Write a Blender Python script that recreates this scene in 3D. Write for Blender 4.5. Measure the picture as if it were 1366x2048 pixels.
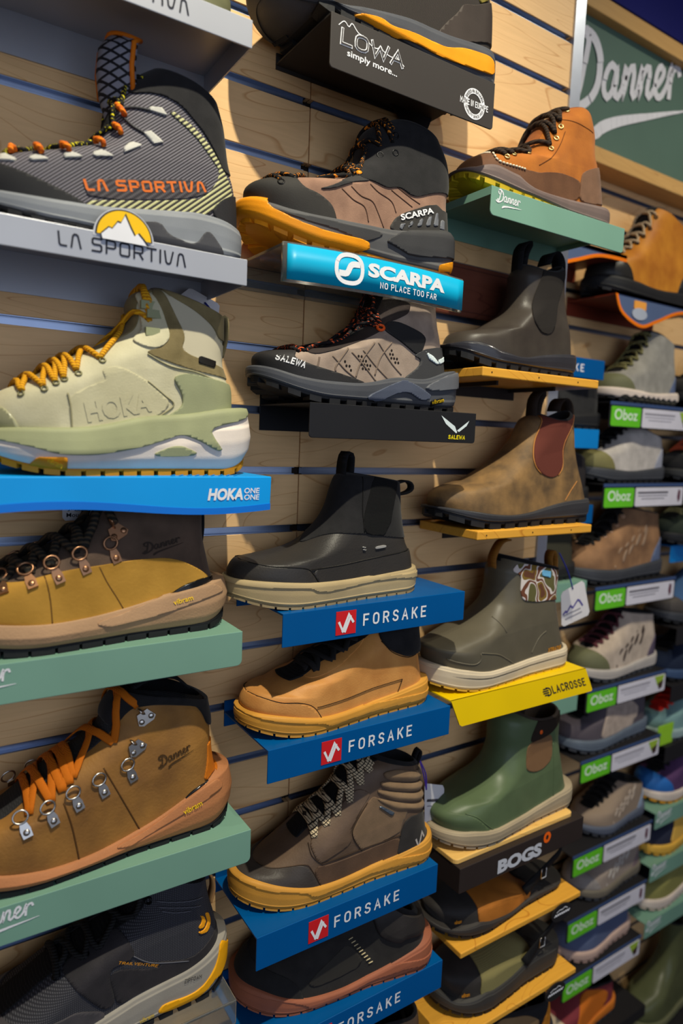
import bpy, bmesh, math, random
import numpy as np
from mathutils import Vector, Matrix
from mathutils.bvhtree import BVHTree
for o in list(bpy.data.objects): bpy.data.objects.remove(o)
random.seed(4)
scene = bpy.context.scene
COL = scene.collection
# ---------------------------------------------------------------- camera
cam = bpy.data.cameras.new('camera'); camo = bpy.data.objects.new('camera', cam); COL.objects.link(camo)
cam.sensor_fit = 'HORIZONTAL'; cam.sensor_width = 24.0; cam.lens = 23.61
yaw, pitch, roll = 0.5796, -0.1125, 0.0390
fwd = Vector((math.sin(yaw)*math.cos(pitch), math.cos(yaw)*math.cos(pitch), math.sin(pitch)))
r0 = Vector((math.cos(yaw), -math.sin(yaw), 0)); u0 = r0.cross(fwd)
rgt = r0*math.cos(roll)+u0*math.sin(roll); upv = u0*math.cos(roll)-r0*math.sin(roll)
camo.matrix_world = Matrix(((rgt.x, upv.x, -fwd.x, -0.4375), (rgt.y, upv.y, -fwd.y, -0.7745), (rgt.z, upv.z, -fwd.z, -0.4095), (0, 0, 0, 1)))
cam.dof.use_dof = True; cam.dof.focus_distance = 0.80; cam.dof.aperture_fstop = 3.2
cam.clip_start = 0.01
scene.camera = camo
# ---------------------------------------------------------------- light
world = bpy.data.worlds.new('shop_ambient'); scene.world = world; world.use_nodes = True
bg = world.node_tree.nodes['Background']; bg.inputs[0].default_value = (1.0, 0.84, 0.84, 1); bg.inputs[1].default_value = 0.09
def spot(name, loc, to, watts, col, size=70, rad=0.02, blend=.6):
    l = bpy.data.lights.new(name, 'SPOT'); l.energy = watts; l.color = col; l.spot_size = math.radians(size); l.spot_blend = blend; l.shadow_soft_size = rad
    o = bpy.data.objects.new(name, l); COL.objects.link(o); o.location = loc
    o.rotation_euler = (Vector(to)-Vector(loc)).to_track_quat('-Z', 'Y').to_euler(); return o
WARM = (1.0, .93, .73)
spot('track_spot', (-.18, -.80, .98), (-.10, -.05, -.64), 128, WARM, 82, .016, 1.0)
spot('track_spot', (.36, -.80, .98), (.38, -.05, -.66), 22, WARM, 82, .016, 1.0)
spot('track_spot', (1.15, -.72, .98), (1.02, .12, -.54), 52, WARM, 84, .016, 1.0)
def area(name, loc, to, sx, sy, watts, col):
    l = bpy.data.lights.new(name, 'AREA'); l.shape = 'RECTANGLE'; l.size = sx; l.size_y = sy; l.energy = watts; l.color = col
    o = bpy.data.objects.new(name, l); COL.objects.link(o); o.location = loc
    o.rotation_euler = (Vector(to)-Vector(loc)).to_track_quat('-Z', 'Y').to_euler(); return o
area('shop_window', (-.3, -3.4, -.1), (.1, 0, -.25), 3.6, 2.6, 42, (.64, .77, 1.0))     # daylight through the shop front behind the camera
vs = scene.view_settings
vs.view_transform = 'Standard'; vs.look = 'None'; vs.gamma = 1.0; vs.use_curve_mapping = False; vs.exposure = 0.0
# ---------------------------------------------------------------- shoe last
def polyres(P,n=None,ts=None):
    P=np.asarray(P,float);d=np.r_[0,np.cumsum(np.linalg.norm(np.diff(P,axis=0),axis=1))];d/=d[-1]
    # smooth with catmull-rom sampled densely, then arc-length resample
    Q=[]
    for i in range(len(P)-1):
        p0=P[max(i-1,0)];p1=P[i];p2=P[i+1];p3=P[min(i+2,len(P)-1)]
        for t in np.linspace(0,1,12,endpoint=False):
            Q.append(.5*((2*p1)+(-p0+p2)*t+(2*p0-5*p1+4*p2-p3)*t*t+(-p0+3*p1-3*p2+p3)*t**3))
    Q.append(P[-1]);Q=np.array(Q)
    s=np.r_[0,np.cumsum(np.linalg.norm(np.diff(Q,axis=0),axis=1))];s/=s[-1]
    if ts is None: ts=np.linspace(0,1,n)
    return np.stack([np.interp(ts,s,Q[:,k]) for k in range(Q.shape[1])],1)
def fx(tab):
    a=np.array(sorted(tab),float)
    return lambda x:np.interp(x,a[:,0],a[:,1])
W0D=[(0,.046),(.12,.048),(.3,.0495),(.48,.044),(.62,.0385),(.85,.036),(1,.035)]
def rnd(a,p=2.2):
    a=np.clip(a,0,1);return (1-(1-a)**p)**(1/p)
class Last:
    """shoe upper: rings running from the sole line up to the collar"""
    def __init__(s,F,B,top,W=1.0,w0=W0D,taper=((0,1),(.05,.97),(.09,.86),(.14,.82),(.3,.86)),Rf=((0,.075),(.25,.06),(1,.05)),Rb=((0,.036),(1,.04)),NT=56,NU=44,bow=0.0,z0=.012):
        s.F=np.asarray(F,float);s.B=np.asarray(B,float);s.top=fx(top);s.NT=NT;s.NU=NU
        s.xt=s.F[:,0].min();s.xh=s.B[:,0].max();s.L=s.xh-s.xt
        s.w0=fx(w0);s.W=W;s.tp=fx(taper);s.rf=fx(Rf);s.rb=fx(Rb);s.bow=bow
        s.ft=polyres(s.F,400);s.bt=polyres(s.B,400);s.tt=np.linspace(0,1,400)
        s.build()
    def fb(s,t):
        return (np.stack([np.interp(t,s.tt,s.ft[:,k]) for k in(0,1)],-1),np.stack([np.interp(t,s.tt,s.bt[:,k]) for k in(0,1)],-1))
    def hw(s,x,z,df,db,t):
        zz=z-s.top(x)
        w=s.w0((x-s.xt)/s.L)*s.W*s.tp(np.maximum(zz,0))
        return w*rnd(df/s.rf(t))*rnd(db/s.rb(t))
    def pt(s,t,u):
        t=np.asarray(t,float);u=np.asarray(u,float)
        F,B=s.fb(t)
        P=F+(B-F)*u[...,None]
        F0,B0=s.F[0],s.B[0]
        z0=F0[1]+(B0[1]-F0[1])*np.clip((P[...,0]-F0[0])/(B0[0]-F0[0]),0,1)
        k=np.clip(1-t/.3,0,1)**1.5
        z=P[...,1]+(s.top(P[...,0])-z0)*k
        ln=np.linalg.norm(B-F,axis=-1)
        z=z+s.bow*4*u*(1-u)*np.clip((t-.5)*2,0,1)**2
        h=s.hw(P[...,0],z,u*ln,(1-u)*ln,t)
        return P[...,0],h,z
    def build(s):
        u=.5-.5*np.cos(np.linspace(0,np.pi,s.NU))
        t=np.linspace(0,1,s.NT)
        T,U=np.meshgrid(t,u,indexing='ij')
        x,h,z=s.pt(T,U)
        near=np.stack([x,-h,z],-1);far=np.stack([x,h,z],-1)[:,-2:0:-1]
        s.G=np.concatenate([near,far],1)      # NT x M x 3
        s.M=s.G.shape[1]
        s.V=s.G.reshape(-1,3)
        i,j=np.meshgrid(np.arange(s.NT-1),np.arange(s.M),indexing='ij');j2=(j+1)%s.M
        s.Q=np.stack([i*s.M+j,i*s.M+j2,(i+1)*s.M+j2,(i+1)*s.M+j],-1).reshape(-1,4)
        s.T3=np.concatenate([s.Q[:,[0,1,2]],s.Q[:,[0,2,3]]])
        # vertex normals from the grid
        du=np.roll(s.G,-1,1)-np.roll(s.G,1,1);dt=np.gradient(s.G,axis=0)
        n=np.cross(du,dt);n/=np.linalg.norm(n,axis=-1,keepdims=True)+1e-12
        s.N=n.reshape(-1,3)
    def at(s,t,y):
        """point on ring t, near the front, at lateral offset y; also its normal"""
        uu=np.linspace(0,.8,240);x,h,z=s.pt(np.full_like(uu,t),uu)
        k=np.argmax(h);u=np.interp(min(abs(y),h[k]*.98),h[:k+1],uu[:k+1])
        def P(t,u):
            x,h,z=s.pt(np.array([t]),np.array([u]));return np.array([x[0],np.sign(y or 1)*h[0]*(1 if y else 0),z[0]])
        p=P(t,u);e=.012
        a=P(min(t+e,1),u)-P(max(t-e,0),u)
        x1,h1,z1=s.pt(np.array([t,t]),np.array([max(u-.01,0),u+.01]))
        b=np.array([x1[1]-x1[0],np.sign(y or 1)*(h1[1]-h1[0]),z1[1]-z1[0]])
        if abs(y)<1e-6: b=np.array([0,1.,0])
        n=np.cross(a,b);n/=np.linalg.norm(n)+1e-12
        F,_=s.fb(np.array(t))
        c=np.array([F[0]+.05,0,F[1]-.05])
        if n@(p-c)<0:n=-n
        return p,n
    def hit(s,o,d):
        A,B,C=(s.V[s.T3[:,k]] for k in range(3))
        e1=B-A;e2=C-A;p=np.cross(d,e2);det=(e1*p).sum(1);det[abs(det)<1e-14]=1e-14
        tv=o-A;u=(tv*p).sum(1)/det;q=np.cross(tv,e1);v=(d*q).sum(1)/det;t=(e2*q).sum(1)/det
        ok=(u>=-1e-6)&(v>=-1e-6)&(u+v<=1+1e-6)&(t>0)&((np.cross(e1,e2)@d)<0)
        if not ok.any():return None
        t=np.where(ok,t,1e9);k=t.argmin();return o+d*t[k],k
# ---------------------------------------------------------------- materials
MATS = {}
def srgb(c):
    return tuple(((v/255.)/12.92 if v/255. <= .04045 else ((v/255.+.055)/1.055)**2.4) for v in c)
def mat(key, col, rough=.6, kind=None, scale=1.0, col2=None, bump=.15, metal=0.0, coat=0.0, spec=.2, trans=0.0):
    """procedural material; col is an 8-bit colour triple"""
    if key in MATS: return MATS[key]
    m = bpy.data.materials.new(key); m.use_nodes = True; nt = m.node_tree; N = nt.nodes; Lk = nt.links
    b = N['Principled BSDF']; c = (*srgb(col), 1); b.inputs['Base Color'].default_value = c
    b.inputs['Roughness'].default_value = rough; b.inputs['Metallic'].default_value = metal
    b.inputs['Specular IOR Level'].default_value = spec
    b.inputs['Coat Weight'].default_value = coat; b.inputs['Coat Roughness'].default_value = .15
    if trans: b.inputs['Transmission Weight'].default_value = trans; b.inputs['IOR'].default_value = 1.45
    tc = N.new('ShaderNodeTexCoord')
    def noise(sc, det=3, vec=None, dist=0.0):
        n = N.new('ShaderNodeTexNoise'); n.inputs['Scale'].default_value = sc; n.inputs['Detail'].default_value = det; n.inputs['Distortion'].default_value = dist
        Lk.new(vec or tc.outputs['Object'], n.inputs['Vector']); return n
    def ramp(src, p0, c0, p1, c1):
        r = N.new('ShaderNodeValToRGB'); e = r.color_ramp.elements; e[0].position = p0; e[0].color = c0; e[1].position = p1; e[1].color = c1
        Lk.new(src, r.inputs[0]); return r
    def setcol(s): Lk.new(s, b.inputs['Base Color'])
    def setbump(s, k, d=.001):
        n = N.new('ShaderNodeBump'); n.inputs['Strength'].default_value = k; n.inputs['Distance'].default_value = d; Lk.new(s, n.inputs['Height']); Lk.new(n.outputs[0], b.inputs['Normal'])
    def mapping(sc, rot=(0, 0, 0)):
        mp = N.new('ShaderNodeMapping'); mp.inputs['Scale'].default_value = sc; mp.inputs['Rotation'].default_value = rot; Lk.new(tc.outputs['Object'], mp.inputs['Vector']); return mp.outputs[0]
    dark = (*srgb(col2), 1) if col2 else tuple(v*.72 for v in c[:3])+(1,)
    if kind == 'leather':
        n1 = noise(22*scale, 4); r = ramp(n1.outputs['Fac'], .34, dark, .66, c); setcol(r.outputs[0])
        n2 = noise(420*scale, 2); setbump(n2.outputs['Fac'], bump, .0012)
    elif kind == 'suede':
        n1 = noise(60*scale, 5); r = ramp(n1.outputs['Fac'], .3, dark, .7, c); setcol(r.outputs[0]); n2 = noise(900*scale, 2); setbump(n2.outputs['Fac'], bump*1.5, .001)
        b.inputs['Sheen Weight'].default_value = .08
    elif kind == 'fabric':
        w1 = N.new('ShaderNodeTexWave'); w1.inputs['Scale'].default_value = 160*scale; w1.bands_direction = 'X'; Lk.new(tc.outputs['Object'], w1.inputs['Vector'])
        w2 = N.new('ShaderNodeTexWave'); w2.inputs['Scale'].default_value = 160*scale; w2.bands_direction = 'Z'; Lk.new(tc.outputs['Object'], w2.inputs['Vector'])
        mx = N.new('ShaderNodeMath'); mx.operation = 'MULTIPLY'; Lk.new(w1.outputs['Fac'], mx.inputs[0]); Lk.new(w2.outputs['Fac'], mx.inputs[1])
        r = ramp(mx.outputs[0], .1, dark, .7, c); setcol(r.outputs[0]); setbump(mx.outputs[0], bump*2, .001)
    elif kind == 'stripe':      # diagonal woven stripes
        v = mapping((1, 1, 1), (0, math.radians(40), 0))
        w1 = N.new('ShaderNodeTexWave'); w1.inputs['Scale'].default_value = 72*scale; w1.bands_direction = 'Z'; Lk.new(v, w1.inputs['Vector'])
        w2 = N.new('ShaderNodeTexWave'); w2.inputs['Scale'].default_value = 150*scale; w2.bands_direction = 'X'; Lk.new(v, w2.inputs['Vector'])
        r = ramp(w1.outputs['Fac'], .38, dark, .62, c)
        mm = N.new('ShaderNodeMixRGB'); mm.blend_type = 'MULTIPLY'; mm.inputs[0].default_value = .55
        r2 = ramp(w2.outputs['Fac'], .3, (.3, .3, .32, 1), .6, (1, 1, 1, 1)); Lk.new(r.outputs[0], mm.inputs[1]); Lk.new(r2.outputs[0], mm.inputs[2]); setcol(mm.outputs[0]); setbump(w1.outputs['Fac'], .3, .0015)
    elif kind == 'lattice':
        v = mapping((1, 1, 1), (0, math.radians(32), 0)); v2 = mapping((1, 1, 1), (0, math.radians(-38), 0))
        fs = []
        for vv in (v, v2):
            w = N.new('ShaderNodeTexWave'); w.inputs['Scale'].default_value = 38*scale; w.bands_direction = 'Z'; Lk.new(vv, w.inputs['Vector']); fs.append(ramp(w.outputs['Fac'], .12, (0, 0, 0, 1), .2, (1, 1, 1, 1)).outputs[0])
        mm = N.new('ShaderNodeMath'); mm.operation = 'MULTIPLY'; Lk.new(fs[0], mm.inputs[0]); Lk.new(fs[1], mm.inputs[1])
        r = ramp(mm.outputs[0], .4, dark, .6, c); setcol(r.outputs[0])
    elif kind == 'lace':        # woven cord with flecks
        v = mapping((1, 1, 1), (0, math.radians(35), 0))
        w1 = N.new('ShaderNodeTexWave'); w1.inputs['Scale'].default_value = 130*scale; w1.bands_direction = 'DIAGONAL'; w1.inputs['Distortion'].default_value = 1.5; Lk.new(v, w1.inputs['Vector'])
        r = ramp(w1.outputs['Fac'], .45, dark, .75, c); setcol(r.outputs[0]); setbump(w1.outputs['Fac'], .5, .001)
    elif kind == 'fleck':       # dark cord with bright flecks
        w1 = N.new('ShaderNodeTexWave'); w1.inputs['Scale'].default_value = 110*scale; w1.bands_direction = 'DIAGONAL'; w1.inputs['Distortion'].default_value = 3; Lk.new(tc.outputs['Object'], w1.inputs['Vector'])
        n1 = noise(260, 1); mm = N.new('ShaderNodeMath'); mm.operation = 'MULTIPLY'; Lk.new(w1.outputs['Fac'], mm.inputs[0]); Lk.new(n1.outputs['Fac'], mm.inputs[1])
        r = ramp(mm.outputs[0], .44, dark, .52, c); setcol(r.outputs[0]); setbump(w1.outputs['Fac'], .5, .001)
    elif kind == 'camo':
        n1 = noise(34*scale, 0, None, .6); r = N.new('ShaderNodeValToRGB'); e = r.color_ramp; e.interpolation = 'CONSTANT'
        e.elements[0].position = 0; e.elements[0].color = (*srgb((92, 88, 52)), 1); e.elements[1].position = .40; e.elements[1].color = (*srgb((205, 195, 190)), 1)
        for p, cc in ((.455, (104, 62, 44)), (.545, (205, 195, 190)), (.585, (122, 96, 40)), (.66, (96, 60, 42))): q = e.elements.new(p); q.color = (*srgb(cc), 1)
        Lk.new(n1.outputs['Fac'], r.inputs[0]); setcol(r.outputs[0])
    elif kind == 'wood':
        oi = N.new('ShaderNodeObjectInfo'); cb = N.new('ShaderNodeCombineXYZ'); Lk.new(oi.outputs['Random'], cb.inputs[0]); Lk.new(oi.outputs['Random'], cb.inputs[2])
        sc = N.new('ShaderNodeVectorMath'); sc.operation = 'SCALE'; sc.inputs['Scale'].default_value = 7; Lk.new(cb.outputs[0], sc.inputs[0])
        ad = N.new('ShaderNodeVectorMath'); ad.operation = 'ADD'; Lk.new(mapping((1.1*scale, 4*scale, 5.5*scale)), ad.inputs[0]); Lk.new(sc.outputs[0], ad.inputs[1])
        n1 = noise(1.6, 2, ad.outputs[0], .8); rg = N.new('ShaderNodeMath'); rg.operation = 'MULTIPLY'; rg.inputs[1].default_value = 15; Lk.new(n1.outputs['Fac'], rg.inputs[0])
        fr = N.new('ShaderNodeMath'); fr.operation = 'FRACT'; Lk.new(rg.outputs[0], fr.inputs[0])
        r = N.new('ShaderNodeValToRGB'); e = r.color_ramp.elements; e[0].position = 0; e[0].color = c; e[1].position = 1; e[1].color = c; q = e.new(.90) ; q.color = tuple(v*.985 for v in c[:3])+(1,); q = e.new(.97); q.color = dark
        Lk.new(fr.outputs[0], r.inputs[0])
        f = noise(150, 2, mapping((.10, 1, 1.4))); m3 = N.new('ShaderNodeMixRGB'); m3.blend_type = 'MULTIPLY'; m3.inputs[0].default_value = .22
        r3 = ramp(f.outputs['Fac'], .35, (.72, .68, .64, 1), .65, (1, 1, 1, 1)); Lk.new(r.outputs[0], m3.inputs[1]); Lk.new(r3.outputs[0], m3.inputs[2])
        g = noise(1.3, 2, ad.outputs[0]); m4 = N.new('ShaderNodeMixRGB'); m4.blend_type = 'MULTIPLY'; m4.inputs[0].default_value = .5; r4 = ramp(g.outputs['Fac'], .3, (.84, .80, .76, 1), .7, (1, 1, 1, 1)); Lk.new(m3.outputs[0], m4.inputs[1]); Lk.new(r4.outputs[0], m4.inputs[2]); setcol(m4.outputs[0])
    elif kind == 'rubber':
        n2 = noise(700*scale, 2); setbump(n2.outputs['Fac'], bump, .0008); n1 = noise(30, 3); r = ramp(n1.outputs['Fac'], .3, tuple(v*.86 for v in c[:3])+(1,), .7, c); setcol(r.outputs[0])
    elif kind == 'paint':
        n1 = noise(900, 2); setbump(n1.outputs['Fac'], .05, .0004); n2 = noise(9, 3); r = ramp(n2.outputs['Fac'], .35, tuple(v*.93 for v in c[:3])+(1,), .7, c); setcol(r.outputs[0])
    else:
        n1 = noise(40, 2); r = ramp(n1.outputs['Fac'], .3, tuple(v*.94 for v in c[:3])+(1,), .7, c); setcol(r.outputs[0])
    MATS[key] = m; return m
# ---------------------------------------------------------------- objects
def mk(name, V, F, m, parent=None, smooth=True, loc=None):
    me = bpy.data.meshes.new(name); me.from_pydata([tuple(v) for v in V], [], [tuple(int(i) for i in f) for f in F]); me.materials.append(m)
    if smooth: me.polygons.foreach_set('use_smooth', [True]*len(me.polygons))
    me.update(); o = bpy.data.objects.new(name, me); COL.objects.link(o)
    if parent: o.parent = parent
    if loc is not None: o.location = loc
    return o
def inst(name, me, parent, loc, rot=(0, 0, 0), sc=1.0):
    o = bpy.data.objects.new(name, me); COL.objects.link(o); o.parent = parent; o.location = loc; o.rotation_euler = rot; o.scale = (sc, sc, sc); return o
def thing(name, label, cat, loc=(0, 0, 0), rz=0.0, group=None):
    o = bpy.data.objects.new(name, None); COL.objects.link(o); o.location = loc; o.rotation_euler = (0, 0, rz); o.empty_display_size = .03
    o['label'] = label; o['category'] = cat
    if group: o['group'] = group
    return o
class MB:
    def __init__(s): s.V = []; s.F = []
    def add(s, V, F):
        k = len(s.V); s.V += [tuple(v) for v in V]; s.F += [tuple(i+k for i in f) for f in F]; return s
    def box(s, x0, x1, y0, y1, z0, z1):
        return s.add([(x0, y0, z0), (x1, y0, z0), (x1, y1, z0), (x0, y1, z0), (x0, y0, z1), (x1, y0, z1), (x1, y1, z1), (x0, y1, z1)],
                     [(0, 3, 2, 1), (4, 5, 6, 7), (0, 1, 5, 4), (1, 2, 6, 5), (2, 3, 7, 6), (3, 0, 4, 7)])
    def prism(s, P, y0, y1):        # polygon in (x,z), thickness along y; y0 is the front
        n = len(P); return s.add([(p[0], y0, p[1]) for p in P]+[(p[0], y1, p[1]) for p in P], [tuple(range(n)), tuple(range(2*n-1, n-1, -1))]+[(i, i+n, (i+1) % n+n, (i+1) % n) for i in range(n)])
    def tube(s, P, r, n=7, flat=None, nrm=None, cap=True):
        P = [Vector(p) for p in P]; k = len(s.V); up = None
        for i, p in enumerate(P):
            t = (P[min(i+1, len(P)-1)]-P[max(i-1, 0)]).normalized()
            if nrm is not None: a = Vector(nrm[i]); a = (a-t*a.dot(t)).normalized()
            else:
                a = up or (Vector((0, 0, 1)) if abs(t.z) < .9 else Vector((1, 0, 0))); a = (a-t*a.dot(t)).normalized(); up = a
            b = t.cross(a); rr = r[i] if hasattr(r, '__len__') else r
            for j in range(n):
                w = 2*math.pi*j/n; s.V.append(tuple(p+b*math.cos(w)*rr+a*math.sin(w)*(rr if flat is None else flat)))
        for i in range(len(P)-1):
            for j in range(n): s.F.append((k+i*n+j, k+i*n+(j+1) % n, k+(i+1)*n+(j+1) % n, k+(i+1)*n+j))
        if cap: s.F.append(tuple(k+j for j in range(n))[::-1]); s.F.append(tuple(k+(len(P)-1)*n+j for j in range(n)))
        return s
    def obj(s, name, m, parent=None, smooth=False, loc=None): return mk(name, s.V, s.F, m, parent, smooth, loc)
def bevel(o, w=.001, seg=2):
    b = o.modifiers.new('bevel', 'BEVEL'); b.width = w; b.segments = seg; b.limit_method = 'ANGLE'; b.angle_limit = math.radians(40); return o
def chaikin(P, n=1, closed=True):
    P = np.asarray(P, float)
    for _ in range(n):
        Q = np.roll(P, -1, 0) if closed else P[1:]
        A = P if closed else P[:-1]
        R = np.empty((2*len(A), P.shape[1])); R[0::2] = .8*A+.2*Q; R[1::2] = .2*A+.8*Q
        P = R if closed else np.vstack([P[:1], R, P[-1:]])
    return P
# ---------------------------------------------------------------- lettering
GL = {'A': [[(0, 0), (.3, 1), (.6, 0)], [(.11, .34), (.49, .34)]], 'B': [[(0, 0), (0, 1), (.36, 1), (.52, .9), (.52, .64), (.36, .53), (0, .53)], [(.36, .53), (.56, .42), (.56, .12), (.4, 0), (0, 0)]],
 'C': [[(.56, .82), (.46, .96), (.3, 1), (.12, .95), (.02, .8), (0, .5), (.02, .2), (.12, .05), (.3, 0), (.46, .04), (.56, .18)]],
 'D': [[(0, 0), (0, 1), (.3, 1), (.5, .88), (.58, .5), (.5, .12), (.3, 0), (0, 0)]], 'E': [[(.5, 1), (0, 1), (0, 0), (.5, 0)], [(0, .52), (.42, .52)]], 'F': [[(.5, 1), (0, 1), (0, 0)], [(0, .5), (.42, .5)]],
 'G': [[(.56, .82), (.46, .96), (.3, 1), (.12, .95), (.02, .8), (0, .5), (.02, .2), (.12, .05), (.3, 0), (.48, .05), (.57, .2), (.57, .48), (.32, .48)]],
 'H': [[(0, 0), (0, 1)], [(.56, 0), (.56, 1)], [(0, .5), (.56, .5)]], 'I': [[(.0, 0), (.0, 1)]], 'K': [[(0, 0), (0, 1)], [(.54, 1), (.03, .42)], [(.2, .6), (.56, 0)]], 'L': [[(0, 1), (0, 0), (.48, 0)]],
 'M': [[(0, 0), (0, 1), (.35, .35), (.7, 1), (.7, 0)]], 'N': [[(0, 0), (0, 1), (.56, 0), (.56, 1)]],
 'O': [[(.3, 1), (.12, .95), (.02, .8), (0, .5), (.02, .2), (.12, .05), (.3, 0), (.48, .05), (.58, .2), (.6, .5), (.58, .8), (.48, .95), (.3, 1), (.12, .95)]],
 'P': [[(0, 0), (0, 1), (.36, 1), (.54, .88), (.54, .58), (.36, .46), (0, .46)]], 'R': [[(0, 0), (0, 1), (.36, 1), (.54, .88), (.54, .6), (.36, .48), (0, .48)], [(.3, .48), (.56, 0)]],
 'S': [[(.52, .84), (.42, .96), (.27, 1), (.1, .95), (.02, .82), (.03, .65), (.14, .55), (.4, .46), (.52, .34), (.53, .17), (.44, .05), (.27, 0), (.1, .04), (0, .17)]],
 'T': [[(0, 1), (.58, 1)], [(.29, 1), (.29, 0)]], 'U': [[(0, 1), (0, .22), (.08, .06), (.28, 0), (.48, .06), (.56, .22), (.56, 1)]], 'V': [[(0, 1), (.3, 0), (.6, 1)]], 'W': [[(0, 1), (.2, 0), (.42, .75), (.64, 0), (.84, 1)]],
 'X': [[(0, 0), (.56, 1)], [(0, 1), (.56, 0)]], 'Y': [[(0, 1), (.28, .45), (.56, 1)], [(.28, .45), (.28, 0)]], 'Z': [[(0, 1), (.54, 1), (0, 0), (.56, 0)]],
 # technical variant used on the climbing brand's lettering
 'a': [[(0, 0), (.1, .86), (.2, 1), (.34, 1), (.44, .9), (.62, 0)]], 'v': [[(0, 1), (.1, .14), (.2, 0), (.34, 0), (.44, .1), (.62, 1)]], 's': [[(.62, 1), (.1, 1), (0, .9), (0, .62), (.1, .52), (.52, .52), (.62, .42), (.62, .1), (.52, 0), (0, 0)]],
 'p': [[(0, 0), (0, 1), (.5, 1), (.62, .9), (.62, .52), (.5, .42), (0, .42)]], 'o': [[(.1, 1), (0, .88), (0, .12), (.1, 0), (.56, 0), (.66, .12), (.66, .88), (.56, 1), (.1, 1), (0, .88)]], 'r': [[(0, 0), (0, 1), (.5, 1), (.62, .9), (.62, .55), (.5, .45), (.1, .45)], [(.36, .45), (.62, 0)]],
 't': [[(0, 1), (.62, 1)], [(.31, 1), (.31, 0)]], 'l': [[(0, 1), (.06, .12), (.14, 0), (.5, 0)]], 'i': [[(0, 1), (0, 0)]]}
def ribbon(P, w, taper=None):
    P = np.asarray(P, float); n = len(P); V = []; F = []
    for i in range(n):
        a = P[i]-P[i-1] if i else P[1]-P[0]; b = P[i+1]-P[i] if i < n-1 else a
        a = a/(np.linalg.norm(a)+1e-12); b = b/(np.linalg.norm(b)+1e-12); t = a+b; l = np.linalg.norm(t); t = t/l if l > 1e-6 else a
        nn = np.array([-t[1], t[0]]); k = 1/max(.55, nn@np.array([-a[1], a[0]])); ww = (w if taper is None else w*taper[i])*.5*k
        e = np.zeros(2)
        if i == 0 and taper is None: e = -a*w*.5
        if i == n-1 and taper is None: e = b*w*.5
        V += [P[i]+nn*ww+e, P[i]-nn*ww+e]
    for i in range(n-1): F.append((2*i, 2*i+1, 2*i+3, 2*i+2))
    return V, F
class Flat:
    """flat lettering: vertices in the (u,v) plane, unit cap height; neighbouring strokes lie a hair apart in depth"""
    def __init__(s): s.V = []; s.F = []; s.L = []; s.w = 0; s.k = 0
    def add(s, V, F, split=True):
        V = [(float(v[0]), float(v[1])) for v in V]; s.w = max([s.w]+[v[0] for v in V])
        if not split:
            k = len(s.V); s.V += V; s.L += [0.0]*len(V); s.F += [tuple(i+k for i in f) for f in F]; return
        for f in F:
            k = len(s.V); s.V += [V[i] for i in f]; s.L += [(s.k % 7)*.00003]*len(f); s.F.append(tuple(range(k, k+len(f)))); s.k += 1
    def arr(s): return np.array(s.V), s.F
def strokes(txt, w=.16, gap=.24, shear=0.0, sx=1.0, draw=None):
    f = Flat(); x = 0; dw = draw or w
    for ch in txt:
        if ch == ' ': x += .45*sx; continue
        g = GL[ch]; mx = 0
        for pl in g:
            q = np.array(pl, float)*np.array([sx, 1])
            q[:, 1] = w/2+q[:, 1]*(1-w); q[:, 0] += x+w/2+shear*q[:, 1]; V, F = ribbon(q, dw); f.add(V, F); mx = max(mx, max(p[0] for p in pl))
        x += mx*sx+w+gap; f.w = x-gap
    return f
TXT = {}
def font(txt, off=0.0, shear=0.0, sx=1.0):
    key = (txt, off, shear, sx)
    if key in TXT: return TXT[key]
    cu = bpy.data.curves.new('text', 'FONT'); cu.body = txt; cu.size = 1; cu.offset = off; cu.shear = shear; cu.resolution_u = 3; cu.fill_mode = 'FRONT'
    o = bpy.data.objects.new('text', cu); COL.objects.link(o); bpy.context.view_layer.update()
    me = bpy.data.meshes.new_from_object(o.evaluated_get(bpy.context.evaluated_depsgraph_get()))
    V = np.array([v.co[:2] for v in me.vertices]); F = [tuple(p.vertices) for p in me.polygons]
    bpy.data.objects.remove(o); bpy.data.curves.remove(cu); bpy.data.meshes.remove(me)
    f = Flat(); V = V-V.min(0); V = V/V[:, 1].max(); V[:, 0] *= sx
    # keep outward winding
    f.add(V, F, False); TXT[key] = f; return f
def fit(f, A, B, h):
    """map flat lettering to the line A->B in (x,z), cap height h"""
    V, F = f.arr(); A = np.asarray(A, float); B = np.asarray(B, float); d = (B-A)/f.w
    n = np.array([0, h]) if abs(B[0]-A[0]) > 1e-9 else np.array([h, 0]); n = np.array([-(B-A)[1], (B-A)[0]])/np.linalg.norm(B-A)*h
    return A+V[:, :1]*d+V[:, 1:]*n, F
def lettering(name, f, A, B, h, y, m, parent, label=None):
    P, F = fit(f, A, B, h); o = mk(name, [(p[0], y-d, p[1]) for p, d in zip(P, f.L)], F, m, parent, False)
    if label: o['label'] = label
    return o
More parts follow.
